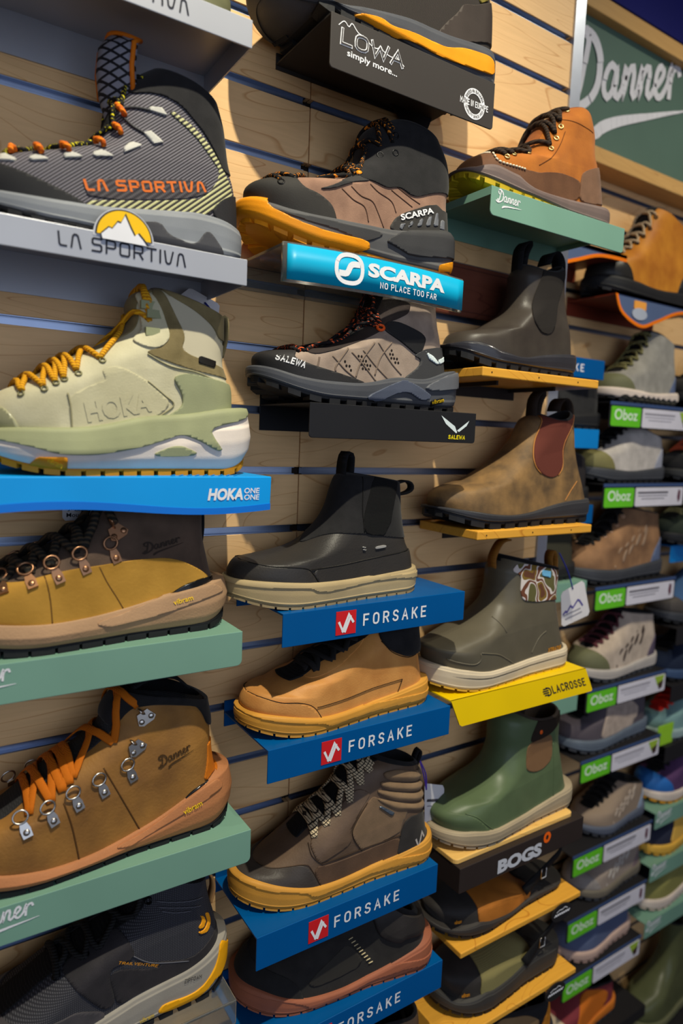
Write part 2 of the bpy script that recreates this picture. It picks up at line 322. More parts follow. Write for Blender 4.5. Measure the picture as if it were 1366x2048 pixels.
DAN = [([(.10, .62), (.02, .70), (.0, .84), (.10, .95), (.22, .93), (.28, .86), (.22, .6), (.14, .3), (.06, .12), (-.02, .06), (-.08, .12), (-.04, .2)], 1.1),
       ([(.02, .9), (.2, .97), (.42, .86), (.55, .6), (.52, .3), (.36, .1), (.12, .0), (-.1, -.02), (-.2, .06)], 1.3),
       ([(.94, .48), (.82, .55), (.70, .44), (.66, .24), (.74, .12), (.86, .22), (.95, .5), (.92, .2), (.98, .12), (1.08, .22)], 1.0),
       ([(1.08, .22), (1.16, .52), (1.12, .14), (1.2, .42), (1.32, .54), (1.36, .42), (1.32, .2), (1.38, .13), (1.46, .22)], 1.0),
       ([(1.46, .22), (1.54, .52), (1.5, .14), (1.58, .42), (1.7, .54), (1.74, .42), (1.7, .2), (1.76, .13), (1.86, .22)], 1.0),
       ([(1.86, .22), (2.02, .34), (2.1, .46), (2.02, .55), (1.92, .44), (1.9, .24), (1.98, .12), (2.1, .16), (2.2, .28)], 1.0),
       ([(2.2, .28), (2.3, .54), (2.27, .14)], 1.0), ([(2.28, .36), (2.36, .5), (2.48, .54), (2.52, .46)], 1.0)]
def script_name(w=.095, swash=True):
    f = Flat()
    for pl, k in DAN:
        P = polyres(np.array(pl)+np.array([.2, .14]), 26); V, F = ribbon(P, w*k); f.add(V, F)
    if swash:
        P = polyres([(.45, -.3), (.6, -.16), (1.0, -.07), (1.6, -.02), (2.3, .03), (2.75, .06)], 20); V, F = ribbon(P, w, list(np.r_[.15, np.linspace(1.9, .25, 19)]))
        f.add(np.array(V)+np.array([.2, .0]), F)
    return f
# ---------------------------------------------------------------- shoe building
def polysd(P, X):
    """signed distance (negative inside) of points X to polygon P"""
    d = np.full(len(X), 1e9); ins = np.zeros(len(X), bool); n = len(P)
    for i in range(n):
        a = P[i]; b = P[(i+1) % n]; e = b-a; w = X-a; t = np.clip((w@e)/(e@e+1e-18), 0, 1); d = np.minimum(d, np.linalg.norm(w-t[:, None]*e, axis=1))
        c = ((a[1] > X[:, 1]) != (b[1] > X[:, 1])); 
        if abs(e[1]) > 1e-12: ins ^= c & (X[:, 0] < e[0]*(X[:, 1]-a[1])/e[1]+a[0])
    return np.where(ins, -d, d)
def vnormals(V, T):
    n = np.cross(V[T[:, 1]]-V[T[:, 0]], V[T[:, 2]]-V[T[:, 0]]); N = np.zeros_like(V)
    for k in range(3): np.add.at(N, T[:, k], n)
    return N/(np.linalg.norm(N, axis=1, keepdims=True)+1e-12)
def clipped(V, T, N, phi, off, name, m, parent, puff=0.0):
    """a panel cut out of a surface along phi=0 and raised off it by its own thickness"""
    ins = phi < 0; cnt = ins[T].sum(1); keep = T[cnt == 3]; part = T[(cnt > 0) & (cnt < 3)]
    NV = [V]; NN = [N]; NP = [phi]; idx = {}; base = len(V); ext = []; tris = [tuple(t) for t in keep]
    def cut(a, b):
        k = (a, b) if a < b else (b, a)
        if k not in idx:
            f = phi[a]/(phi[a]-phi[b]); idx[k] = base+len(ext); ext.append((V[a]+(V[b]-V[a])*f, N[a]+(N[b]-N[a])*f))
        return idx[k]
    for t in part:
        t = [int(i) for i in t]
        s = [ins[i] for i in t]
        if sum(s) == 1:
            k = s.index(True); a, b, c = t[k], t[(k+1) % 3], t[(k+2) % 3]; tris.append((a, cut(a, b), cut(a, c)))
        else:
            k = s.index(False); a, b, c = t[k], t[(k+1) % 3], t[(k+2) % 3]; p = cut(a, b); q = cut(a, c); tris += [(p, b, c), (p, c, q)]
    if not tris: return None
    AV = np.vstack([V, np.array([e[0] for e in ext])]) if ext else V; AN = np.vstack([N, np.array([e[1] for e in ext])]) if ext else N
    ph = np.r_[phi, np.zeros(len(ext))]
    used = sorted({i for t in tris for i in t}); mp = {i: k for k, i in enumerate(used)}
    U = AV[used]; UN = AN[used]; k = off+puff*np.sqrt(np.clip(-ph[used]/.008, 0, 1))
    tr = [tuple(mp[i] for i in t) for t in tris]; out = U+UN*(k if puff else np.full(len(U), off))[:, None]
    ed = {}
    for t in tr:
        for i in range(3):
            a, b = t[i], t[(i+1) % 3]
            if (b, a) in ed: del ed[(b, a)]
            else: ed[(a, b)] = 1
    n = len(out); bi = sorted({i for e in ed for i in e}); bm = {i: n+j for j, i in enumerate(bi)}
    VV = np.vstack([out, (U-UN*.0004)[bi]]) if bi else out
    FF = tr+[(b, a, bm[a], bm[b]) for a, b in ed]
    par = list(range(len(VV)))
    def find(a):
        while par[a] != a: par[a] = par[par[a]]; a = par[a]
        return a
    for f in FF:
        r_ = find(f[0])
        for i in f[1:]: par[find(i)] = r_
    comp = {}
    for f in FF: comp.setdefault(find(f[0]), []).append(f)
    o = None
    for fs in sorted(comp.values(), key=lambda q: np.mean([VV[f[0]][1] for f in q])):
        if len(fs) < 8 and len(comp) > 1: continue
        us = sorted({i for f in fs for i in f}); mq = {i: k for k, i in enumerate(us)}
        ob = mk(name, VV[us], [tuple(mq[i] for i in f) for f in fs], m, parent, True); o = o or ob
    return o
def sole_mesh(xt, xh, w0, W, L, x0, lo, hi, levels, Rf=.075, Rb=.036, n=110, flare=0.0):
    u = .5-.5*np.cos(np.linspace(0, np.pi, n)); x = xt+(xh-xt)*u
    h = w0(np.clip((x-x0)/L, 0, 1))*W*rnd((x-xt)/Rf)*rnd((xh-x)/Rb)
    P = np.vstack([np.stack([x, -h], 1), np.stack([x, h], 1)[-2:0:-1]]); M = len(P)
    t = np.roll(P, -1, 0)-np.roll(P, 1, 0); nn = np.stack([t[:, 1], -t[:, 0]], 1); nn /= np.linalg.norm(nn, axis=1, keepdims=True)+1e-12
    lv = np.array(levels); kk = np.unique(np.r_[np.linspace(0, 1, 21), lv[:, 0]]); levels = list(zip(kk, np.interp(kk, lv[:, 0], lv[:, 1])))
    V = []
    for k, off in levels:
        Q = P+nn*(off+flare); z = lo(P[:, 0])*(1-k)+hi(P[:, 0])*k; V.append(np.column_stack([Q, z]))
    V = np.vstack(V); F = []
    for i in range(len(levels)-1):
        for j in range(M): F.append((i*M+j, i*M+(j+1) % M, (i+1)*M+(j+1) % M, (i+1)*M+j))
    b = (len(levels)-1)*M
    F.append((0, M-1, 1)); F.append((n-2, n, n-1)); F.append((b, b+1, b+M-1)); F.append((b+n-2, b+n-1, b+n))
    for j in range(1, n-2): F.append((j, M-j, M-j-1, j+1)); F.append((b+j, b+j+1, b+M-j-1, b+M-j))
    return V, F, P, nn
def tri(F):
    T = []
    for f in F:
        for k in range(1, len(f)-1): T.append((f[0], f[k], f[k+1]))
    return np.array(T)
_ring = {}
def ring_mesh(key, R, r, m, n=14, k=6):
    if key in _ring: return _ring[key]
    V = []; F = []
    for i in range(n):
        a = 2*math.pi*i/n
        for j in range(k):
            b = 2*math.pi*j/k; V.append(((R+r*math.cos(b))*math.cos(a), (R+r*math.cos(b))*math.sin(a), r*math.sin(b)))
    for i in range(n):
        for j in range(k): F.append((i*k+j, ((i+1) % n)*k+j, ((i+1) % n)*k+(j+1) % k, i*k+(j+1) % k))
    me = bpy.data.meshes.new(key); me.from_pydata(V, [], F); me.materials.append(m); me.polygons.foreach_set('use_smooth', [True]*len(me.polygons)); _ring[key] = me; return me
def dome_mesh(key, R, h, m, n=14, k=4):
    if key in _ring: return _ring[key]
    V = [(0, 0, h)]; F = []
    for i in range(1, k+1):
        a = math.pi/2*i/k
        for j in range(n): b = 2*math.pi*j/n; V.append((R*math.sin(a)*math.cos(b), R*math.sin(a)*math.sin(b), h*math.cos(a)))
    for j in range(n): F.append((0, 1+j, 1+(j+1) % n))
    for i in range(k-1):
        for j in range(n): F.append((1+i*n+j, 1+(i+1)*n+j, 1+(i+1)*n+(j+1) % n, 1+i*n+(j+1) % n))
    me = bpy.data.meshes.new(key); me.from_pydata(V, [], F); me.materials.append(m); me.polygons.foreach_set('use_smooth', [True]*len(me.polygons)); _ring[key] = me; return me
def nrot(n): return Vector(n).to_track_quat('Z', 'Y').to_euler()
mmv = lambda a: np.asarray(a, float)/1000.
def smooth_tab(tab, n=60, k=5):
    a = np.array(sorted(map(tuple, tab)), float); x = np.linspace(a[0, 0]-.01, a[-1, 0]+.01, n); z = np.interp(x, a[:, 0], a[:, 1])
    zp = np.pad(z, k, mode='edge'); z = np.convolve(zp, np.ones(2*k+1)/(2*k+1), 'valid'); return list(zip(x, z))
class Shoe:
    def __init__(s, D, name, label, cat='boot', group=None, W=1.0, taper=None, bow=0.0, Rf=None, Rb=None, w0=W0D, NT=100, NU=74):
        s.root = thing(name, label, cat, (D['X0']/1000., D['yc']/1000., D['z']/1000.), math.radians(D.get('rot', 0)), group)
        s.D = D; top = smooth_tab(mmv(D['top'])); kw = {}
        if taper: kw['taper'] = taper
        if Rf: kw['Rf'] = Rf
        if Rb: kw['Rb'] = Rb
        s.last = Last(mmv(D['F']), mmv(D['B']), top, W=W, bow=bow, w0=w0, NT=NT, NU=NU, **kw); s.W = W; s.w0 = w0
        s.top = fx(top); s.hx = max(D.get('hx', 0)/1000., s.last.xh+.003); s.xt = s.last.xt-.004
        s.bvh = None
    def upper(s, m, name='upper'):
        l = s.last; o = mk(name, l.V, l.Q, m, s.root); s.bvh = BVHTree.FromPolygons([tuple(v) for v in l.V], [tuple(int(i) for i in q) for q in l.Q]); return o
    def lining(s, m, depth=.05, inset=.005, roll=.002):
        l = s.last; R = l.G[-1]; c = R.mean(0); M = l.M; d = R-c; dn = d/(np.linalg.norm(d[:, :2], axis=1, keepdims=True)+1e-9); dn[:, 2] = 0
        rings = [R+np.array([0, 0, 0]), R-dn*roll+np.array([0, 0, roll*.9]), R-dn*(inset*.7)+np.array([0, 0, roll*.9]), R-dn*inset, R-dn*(inset+.001)-np.array([0, 0, depth*.5]), R-dn*(inset+.008)-np.array([0, 0, depth])]
        V = np.vstack(rings); F = [(i*M+j, i*M+(j+1) % M, (i+1)*M+(j+1) % M, (i+1)*M+j) for i in range(5) for j in range(M)]
        k = 5*M; n = l.NU
        for j in range(1, n-2): F.append((k+j, k+j+1, k+(M-j-1) % M, k+(M-j) % M))
        return mk('lining', V, F, m, s.root)
    def panel(s, name, poly, m, off=.0012, ch=2, puff=0.0, part=None):
        P = chaikin(mmv(poly), ch); l = s.last; return clipped(l.V, l.T3, l.N, polysd(P, l.V[:, [0, 2]]), off, name, m, s.root, puff)
    def tongue(s, m, w=.017, t0=.3, t1=1.0, off=.0008, name='tongue', w1=None):
        l = s.last; T = np.repeat(np.linspace(0, 1, l.NT), l.M); ww = w+((w1 or w)-w)*np.clip((T-t0)/(t1-t0+1e-9), 0, 1)
        u = np.tile(np.r_[np.arange(l.NU), np.arange(l.NU-2, 0, -1)], l.NT); front = u < l.NU*.42
        phi = np.maximum(np.abs(l.V[:, 1])-ww, np.maximum((t0-T)*.35, (T-t1)*.35)); phi = np.where(front, phi, .02); return clipped(l.V, l.T3, l.N, phi, off, name, m, s.root)
    def sole(s, m, lo=None, hi=None, name='midsole', levels=((0, -.001), (.15, .001), (.5, .0015), (.85, .001), (1, -.0005)), flare=.003, SPm=None, Rf=.075, Rb=.036):
        l = s.last; lo = lo or s.bottom; hi = hi or (lambda x: s.top(x)+.0015)
        V, F, P, nn = sole_mesh(s.xt, s.hx, l.w0, s.W, l.L, l.xt, lo, hi, levels, Rf, Rb, flare=flare); o = mk(name, V, F, m, s.root); s.sole_geo = (V, tri(F)); 
        return o
    spring = .012; heelb = .004; oh = .010
    def bottom(s, x):
        u = (x-s.xt)/(s.hx-s.xt); return s.spring*np.clip(1-u/.28, 0, 1)**2+s.heelb*np.clip((u-.88)/.12, 0, 1)**2
    def mid(s, x): return s.bottom(x)+s.oh
    def tread(s, m, oh=.006, n=15, gap=.35, flare=.003, depth=.013, name='outsole', slab=True):
        """outsole slab with separate lugs round its edge"""
        l = s.last; mb = MB(); s.oh = oh
        V, F, P, nn = sole_mesh(s.xt, s.hx, l.w0, s.W, l.L, l.xt, lambda x: s.bottom(x)+oh*.55, lambda x: s.bottom(x)+oh+.0006, ((0, -.002), (.2, 0), (1, 0)), flare=flare-.001)
        mb.add(V, F); M = len(P); seg = np.r_[0, np.cumsum(np.linalg.norm(np.roll(P, -1, 0)-P, axis=1))]; tot = seg[-1]; nl = 2*n+4
        PX = np.vstack([P, P[:1]]); NX = np.vstack([nn, nn[:1]])
        for k in range(nl):
            a = tot*k/nl; b = a+tot/nl*(1-gap); q = np.linspace(a, b, 3); px = np.stack([np.interp(q, seg, PX[:, i]) for i in (0, 1)], 1); nx = np.stack([np.interp(q, seg, NX[:, i]) for i in (0, 1)], 1); nx /= np.linalg.norm(nx, axis=1, keepdims=True)
            o = px+nx*flare; i_ = px-nx*depth; z0 = s.bottom(px[:, 0]); z1 = z0+oh*.8
            vs_ = [(*o[i], z0[i]) for i in range(3)]+[(*i_[i], z0[i]) for i in range(3)]+[(*o[i], z1[i]) for i in range(3)]+[(*i_[i], z1[i]) for i in range(3)]
            mb.add(vs_, [(0, 1, 7, 6), (1, 2, 8, 7), (0, 3, 4, 1), (1, 4, 5, 2), (0, 6, 9, 3), (2, 5, 11, 8), (3, 9, 10, 4), (4, 10, 11, 5)])
        return mb.obj(name, m, s.root)
    def sole_panel(s, name, poly, m, off=.001, ch=2):
        V, T = s.sole_geo; return clipped(V, T, vnormals(V, T), polysd(chaikin(mmv(poly), ch), V[:, [0, 2]]), off, name, m, s.root)
    def groove_lines(s, m, fr, r=.0009, name='sole_groove'):
        """thin raised beads running along the sole side at given heights (0..1)"""
        V, T = s.sole_geo
        for k in fr:
            u = np.linspace(.02, .99, 60); l = s.last; x = s.xt+(s.hx-s.xt)*u; h = l.w0(np.clip((x-l.xt)/l.L, 0, 1))*s.W*rnd((x-s.xt)/.075)*rnd((s.hx-x)/.036)+.0036
            z = s.mid(x)*(1-k)+(s.top(x)+.0015)*k; mb = MB()
            for sg in (-1, 1): mb.tube([(x[i], sg*h[i], z[i]) for i in range(60)], r, 5)
            mb.obj(name, m, s.root, True)
    def surf(s, x, z, side=-1):
        h = s.bvh.ray_cast(Vector((x, side*.3, z)), Vector((0, -side, 0)))
        if h[0] is None: return None, None
        n = h[1]; n = n if n.y*side > 0 else -n; return h[0], n
    def text(s, name, f, A, B, h, m, on='upper', lift=.0008, label=None):
        P, F = fit(f, mmv(A), mmv(B), h/1000.)
        if on == 'sole': V, T = s.sole_geo; bv = BVHTree.FromPolygons([tuple(v) for v in V], [tuple(int(i) for i in t) for t in T])
        else: bv = s.bvh
        out = []; last = -.04
        for p, d_ in zip(P, f.L):
            q = bv.ray_cast(Vector((p[0], -.3, p[1])), Vector((0, 1, 0)))
            if q[0] is not None: last = q[0].y
            out.append((p[0], last-lift-d_*2, p[1]))
        o = mk(name, out, F, m, s.root, False)
        if label: o['label'] = label
        return o
    def seam(s, P, m, r=.0007, name='seam', lift=.0):
        P = polyres(mmv(P), 24)
        for sd in (-1, 1):
            pts = []
            for x, z in P:
                a, n = s.surf(x, z, sd)
                if a is not None: pts.append(a+n*lift)
            if len(pts) > 3: MB().tube(pts, r, 5).obj(name, m, s.root, True)
    def laces(s, m, r=.0022, w=None, lift=.003, flat=None, first=0, name='laces', eyelet=None, rowbar=True):
        E = sorted(s.D['E']); mb = MB(); l = s.last
        def path(t0, y0, t1, y1, up):
            p0, n0 = l.at(t0, y0); p1, n1 = l.at(t1, y1); m = (p0+p1)/2
            k = np.argmin((l.ft[40:, 0]-m[0])**2+.35*(l.ft[40:, 1]-m[2]-.02)**2)+40; rg = np.array([l.ft[k, 0], (y0+y1)*.15, l.ft[k, 1]])
            pts = []; nr = []
            for i, q in enumerate(polyres([p0, (p0+rg)/2+np.array([-.003, np.sign(y0)*.004, .006]), rg, (p1+rg)/2+np.array([-.003, np.sign(y1)*.004, .006]), p1], 15)):
                v = Vector(q)+Vector((-.006, np.sign(q[1])*.008 if abs(q[1]) > .004 else 0, .012)); lo, n, _, _ = s.bvh.find_nearest(v)
                if n.dot(v-lo) < 0: n = -n
                pts.append(lo+n*(lift*(.35+up*.55*math.sin(math.pi*i/14)))); nr.append(n)
            mb.tube(pts, r, 8, flat, nr)
        Y = [max(.006, min(abs(y)/1000., w or 1)) for t, y in E]; T = [t for t, y in E]
        if rowbar and E: path(T[0], -Y[0], T[0], Y[0], 1.0)
        for i in range(len(E)-1):
            path(T[i], -Y[i], T[i+1], Y[i+1], 1.2); path(T[i], Y[i], T[i+1], -Y[i+1], 1.9)
        o = mb.obj(name, m, s.root, True)
        if eyelet:
            for t, y in zip(T, Y):
                for sg in (-1, 1):
                    p, n = l.at(t, sg*y); inst('eyelet', eyelet, s.root, p+n*.0008, nrot(n))
        return o
    def loop(s, m, pts, w=.008, th=.0012, name='pull_loop'):
        """a strap bent along pts (x,z in mm), w wide across the shoe"""
        P = polyres(mmv(pts), 18); mb = MB(); V = []; F = []
        for i, (x, z) in enumerate(P):
            t = P[min(i+1, 17)]-P[max(i-1, 0)]; t = t/np.linalg.norm(t); n = np.array([-t[1], t[0]])
            for sg in (1, -1):
                for y in (-w, w): V.append((x+n[0]*th*sg, y, z+n[1]*th*sg))
        for i in range(17):
            a = i*4; b = a+4; F += [(a, a+1, b+1, b), (a+2, b+2, b+3, a+3), (a, b, b+2, a+2), (a+1, a+3, b+3, b+1)]
        F += [(0, 2, 3, 1), (68, 69, 71, 70)]
        return mk(name, V, F, m, s.root)
SHOES={
'sportiva':{'X0':-256.3,'yc':-66.0,'rot':0.0,'z':-236.0,'F':((-123.6,24.8),(-125.7,38.3),(-121.7,48.8),(-109.6,58.2),(-91.0,65.7),(-68.6,72.3),(-47.0,80.6),(-26.4,88.8),(-13.1,104.3),(-6.8,123.4),(4.0,145.6),(18.6,164.0),(35.5,177.0)),'B':((125.7,34.8),(123.4,76.2),(115.1,103.7),(110.0,137.2),(103.2,158.2)),'top':((-125.3,25.0),(-105.3,22.7),(-76.8,20.7),(-35.8,22.8),(14.1,30.6),(37.0,36.9),(64.3,38.3),(86.5,44.9),(101.6,38.0),(116.3,34.8)),'L':251.3,'P':{'toe_rand':((-139.1,58.9),(-104.2,48.0),(-86.3,42.1),(-61.1,33.8),(-40.3,27.1),(-30.2,21.3),(-76.5,16.5),(-140.0,20.6)),'stripe_band':((-40.3,27.9),(7.2,38.9),(64.9,53.5),(81.0,59.9),(93.5,76.8),(97.4,89.4),(87.4,99.4),(73.2,114.1),(57.7,124.4),(44.3,131.0),(47.2,133.9),(65.6,126.7),(85.6,112.1),(100.5,94.7),(116.9,70.3),(95.8,58.7),(87.4,44.6),(65.1,35.3),(14.7,26.0),(-30.2,18.8)),'name_band':((-40.9,46.7),(80.9,77.3),(84.1,59.6),(-33.6,29.6)),'collar':((8.1,141.6),(28.8,146.0),(42.8,145.2),(57.8,140.6),(77.5,124.6),(92.5,107.0),(103.7,86.9),(138.1,108.4),(136.5,174.3),(56.5,198.7),(0.3,172.3)),'heel_patch':((113.0,70.3),(98.1,60.8),(87.4,45.9),(100.3,35.3),(144.4,39.8),(143.3,81.8)),'tab1':((-101.1,65.2),(-97.2,56.3),(-89.4,51.4),(-104.6,51.1)),'tab2':((-82.9,52.8),(-65.4,56.9),(-75.2,59.0),(-81.1,57.4)),'tab3':((-56.2,60.1),(-38.2,65.3),(-46.9,67.1),(-54.0,65.1)),'tab4':((-30.4,68.5),(-10.7,74.0),(-20.8,76.3),(-29.5,72.4)),'tab5':((-1.7,79.7),(16.8,92.0),(6.8,92.8),(-1.4,83.9)),'tab6':((24.8,128.5),(42.8,127.0),(37.0,133.3),(25.5,131.5)),'tab7':((19.0,104.8),(27.6,96.9),(37.9,101.0),(25.4,108.6))},'SP':{'lower':((-140.4,14.0),(-105.7,11.5),(-98.8,8.6),(-78.7,10.7),(-72.0,4.3),(-51.2,6.8),(-43.0,3.4),(-27.8,5.1),(-19.1,13.4),(13.5,20.5),(32.6,24.9),(42.3,14.4),(63.9,10.9),(71.9,12.9),(79.9,25.5),(86.1,25.5),(103.7,6.0),(104.4,-23.3),(-141.6,-38.5))},'SM':(((5.0,127.1),(14.4,128.3),(26.2,128.1)),((1.5,119.3),(10.1,109.6),(19.9,104.6))),'X':{'name':([-36.9,36.6],[82.0,64.7],10.2)},'E':[(0.2,-26.3),(0.218,-40.2),(0.273,-45.5),(0.436,-38.9),(0.6,-29.0),(0.691,-24.8),(0.873,-24.5)]},
'hoka':{'X0':-255.0,'yc':-68.0,'rot':0.0,'z':-456.0,'F':((-116.0,37.5),(-120.1,46.8),(-117.3,62.0),(-108.7,73.8),(-94.8,81.4),(-75.3,91.4),(-51.3,108.0),(-26.5,120.3),(-6.7,132.3),(7.4,143.0),(12.5,155.7),(10.4,167.6),(16.5,179.5),(33.2,187.6)),'B':((120.1,69.2),(119.6,89.2),(115.9,102.4),(111.2,117.7),(112.1,137.7),(112.2,166.3)),'top':((-118.3,36.9),(-109.4,39.2),(-86.1,39.9),(-52.5,40.6),(-24.5,43.9),(-0.7,50.3),(15.9,55.9),(47.9,56.8),(81.1,62.5),(112.7,69.2)),'L':240.2,'bot':((-118.7,19.5),(-110.0,15.5),(-89.9,9.9),(-56.6,6.9),(-13.2,7.5),(-1.1,8.5),(26.3,7.6),(58.7,9.0),(100.5,13.4),(129.4,20.0),(138.8,44.4)),'hx':137.8,'P':{'toe_cap':((-146.8,67.6),(-108.3,62.1),(-102.6,56.8),(-96.6,48.0),(-91.9,37.2),(-147.6,30.9)),'ankle_panel':((39.9,182.6),(46.6,167.3),(61.2,142.6),(55.7,124.6),(84.2,115.0),(124.1,111.8),(121.2,133.9),(100.0,140.4),(92.8,154.0),(71.1,168.5)),'suede_band':((35.3,190.4),(39.9,185.1),(47.6,166.8),(61.6,141.2),(55.3,124.1),(119.3,110.3),(126.8,100.8),(72.5,106.6),(46.4,112.5),(17.2,120.6),(34.1,126.4),(46.1,137.9),(39.7,159.5),(29.6,178.1)),'knit_rim':((35.2,193.4),(71.2,188.4),(125.2,174.1),(125.9,145.5),(101.0,141.6),(94.2,153.2),(71.1,168.1),(46.6,178.3)),'heel_wrap':((46.3,98.2),(57.1,103.2),(72.6,103.0),(129.5,93.1),(130.2,62.4),(82.0,56.9),(48.6,53.3),(37.9,58.0),(57.3,69.7),(56.1,83.6)),'tag':((74.6,122.8),(94.2,118.9),(92.7,111.7),(73.9,115.0)),'eyestay':((15.6,178.5),(29.6,181.3),(39.7,160.5),(46.1,137.9),(34.1,126.0),(17.7,125.7),(7.6,131.1),(20.6,141.8),(19.8,162.1)),'vamp_panel':((-24.8,100.9),(-5.8,104.5),(20.8,93.1),(46.4,72.7),(29.4,57.6),(14.4,53.9),(-16.2,44.8),(-52.1,38.8),(-55.2,72.1),(-33.2,84.9),(-19.7,89.8))},'SP':{'upper_layer':((-147.6,40.1),(-109.6,42.0),(-86.3,41.6),(-25.0,46.4),(-1.3,53.2),(15.3,58.5),(47.2,59.4),(80.3,64.8),(138.1,74.2),(133.4,61.2),(84.0,49.2),(89.9,37.0),(100.7,25.4),(92.5,26.4),(71.7,36.5),(53.9,42.2),(36.7,35.5),(15.4,29.0),(-13.3,23.5),(-34.6,20.4),(-63.4,20.4),(-86.5,26.2),(-109.7,31.0),(-147.7,36.5)),'window':((20.8,20.6),(49.6,32.2),(71.9,23.9),(67.4,20.6),(36.9,19.1)),'block':((-88.3,9.6),(-81.8,17.5),(-57.4,18.1),(-56.4,6.0))},'SM':(((20.8,92.7),(37.8,80.3),(47.5,70.7),(29.4,57.2)),((-55.1,75.8),(-52.7,61.1),(-52.0,44.4)),((21.2,119.0),(44.2,109.2),(72.5,105.5),(102.2,95.5))),'X':{'name':([-37.7,49.7],[25.5,63.4],19.8)},'E':[(0.164,-35.0),(0.2,-42.5),(0.255,-44.9),(0.291,-46.2),(0.345,-43.3),(0.455,-38.8),(0.745,-27.7),(0.836,-25.7),(0.873,-23.4)]},
'danner_mustard':{'X0':-278.2,'yc':-66.0,'rot':0.0,'z':-624.0,'F':((-122.3,33.9),(-127.5,37.2),(-123.2,54.9),(-109.0,64.5),(-84.7,70.8),(-68.0,79.8),(-42.1,93.3),(-15.1,107.4),(-0.3,122.4),(5.4,139.9)),'B':((127.5,51.4),(121.9,72.7),(116.2,99.1),(115.4,124.9),(114.9,150.5)),'top':((-123.6,34.1),(-90.5,30.2),(-67.4,28.1),(-46.3,27.4),(-21.9,27.7),(3.8,30.5),(29.0,33.5),(44.7,36.5),(66.8,43.1),(91.9,44.5),(120.4,51.4)),'L':255.0,'bot':((-124.1,16.8),(-90.9,15.7),(-60.0,10.1),(-17.0,8.6),(20.6,9.8),(50.2,7.3),(83.1,11.0),(109.8,17.4),(139.0,14.9)),'hx':139.2,'P':{'vamp':((-147.1,67.8),(-88.2,67.4),(-65.8,69.6),(-52.1,74.0),(-29.6,78.8),(-2.8,80.0),(31.7,82.4),(65.3,82.5),(84.0,77.5),(102.1,67.4),(119.1,54.7),(104.2,56.5),(82.0,50.8),(67.5,41.2),(45.3,33.0),(29.6,29.0),(-21.5,22.4),(-46.0,22.6),(-90.3,26.1),(-148.3,21.6)),'heel_clip':((67.5,41.0),(82.0,50.2),(104.2,56.5),(139.8,55.1),(140.1,40.6),(92.7,39.9),(71.7,36.0))},'SP':{'side_panel':((-9.7,24.5),(18.6,29.7),(44.1,37.1),(66.1,43.6),(91.1,45.1),(117.5,51.5),(136.2,39.6),(114.8,37.4),(70.4,26.9),(42.2,22.4),(5.2,18.6))},'RV':((-108.3,58.1),(-86.8,64.3),(-63.7,68.9),(-40.9,72.7),(-16.4,79.5),(13.4,87.3)),'HK':((17.2,109.9),),'SM':(((-2.8,79.1),(4.5,63.2),(14.0,46.7),(21.7,32.5)),((-52.1,73.7),(-48.6,52.9),(-46.8,27.3))),'X':{'name':([42.4,86.5],[85.1,96.5],10.6),'mark':([72.0,33.3],[93.4,36.6],5.3)},'E':[(0.2,-22.6),(0.309,-29.2),(0.4,-34.5),(0.455,-41.4),(0.545,-41.3),(0.6,-38.6),(0.8,-33.2)]},
'danner_tan':{'X0':-277.9,'yc':-66.0,'rot':0.0,'z':-857.0,'F':((-133.0,28.8),(-139.0,26.6),(-133.7,48.4),(-117.3,61.1),(-95.7,64.7),(-85.5,69.9),(-71.5,80.2),(-50.0,95.0),(-29.8,106.6),(-10.9,118.9),(4.6,132.4),(11.5,150.0),(18.4,159.3),(30.4,165.6)),'B':((139.0,60.7),(133.8,62.3),(129.2,84.6),(127.7,112.8),(121.8,144.0)),'top':((-133.9,28.9),(-94.9,20.8),(-70.8,17.2),(-45.1,14.8),(-23.3,13.1),(7.3,17.4),(39.8,23.0),(62.5,30.8),(83.9,40.7),(108.1,52.5),(128.9,60.7)),'L':277.9,'bot':((-134.4,12.8),(-95.3,7.7),(-76.2,4.5),(-36.6,-1.5),(2.9,-1.6),(37.2,4.6),(68.4,8.1),(98.9,16.0),(122.7,25.2),(149.2,20.5)),'hx':149.5,'P':{'collar':((-16.2,188.3),(142.0,161.6),(143.2,100.9),(119.4,116.8),(112.0,133.9),(101.6,146.7),(58.4,156.8),(35.5,155.8),(26.8,148.9),(22.2,142.3),(10.6,135.3)),'heel_strip':((119.4,99.8),(155.7,81.6),(156.5,45.6),(126.8,62.1),(111.3,56.5),(118.0,76.7)),'heel_clip':((83.1,38.4),(95.5,50.6),(111.8,56.4),(156.4,50.4),(156.6,38.3),(108.9,48.6))},'SP':{'side_panel':((8.8,16.9),(39.2,22.1),(61.9,31.0),(84.2,41.4),(107.3,52.6),(127.8,58.9),(135.9,46.3),(117.0,41.4),(83.3,29.8),(43.3,18.6),(26.9,13.8))},'RV':((-71.6,61.4),(-47.9,66.3),(-23.9,73.4),(1.7,79.0),(31.3,85.9)),'HK':((37.4,113.5),(47.0,144.1)),'SM':(((2.5,101.8),(16.2,73.6),(30.2,44.1),(39.3,24.6)),((-37.1,77.9),(-29.8,51.3),(-22.9,11.7))),'X':{'name':([61.1,85.3],[99.9,97.4],12.2),'mark':([85.9,30.7],[106.9,36.0],6.2)},'E':[(0.345,-36.9),(0.382,-42.1),(0.436,-40.9),(0.473,-39.7),(0.527,-35.8),(0.709,-32.9),(0.891,-29.7)]},
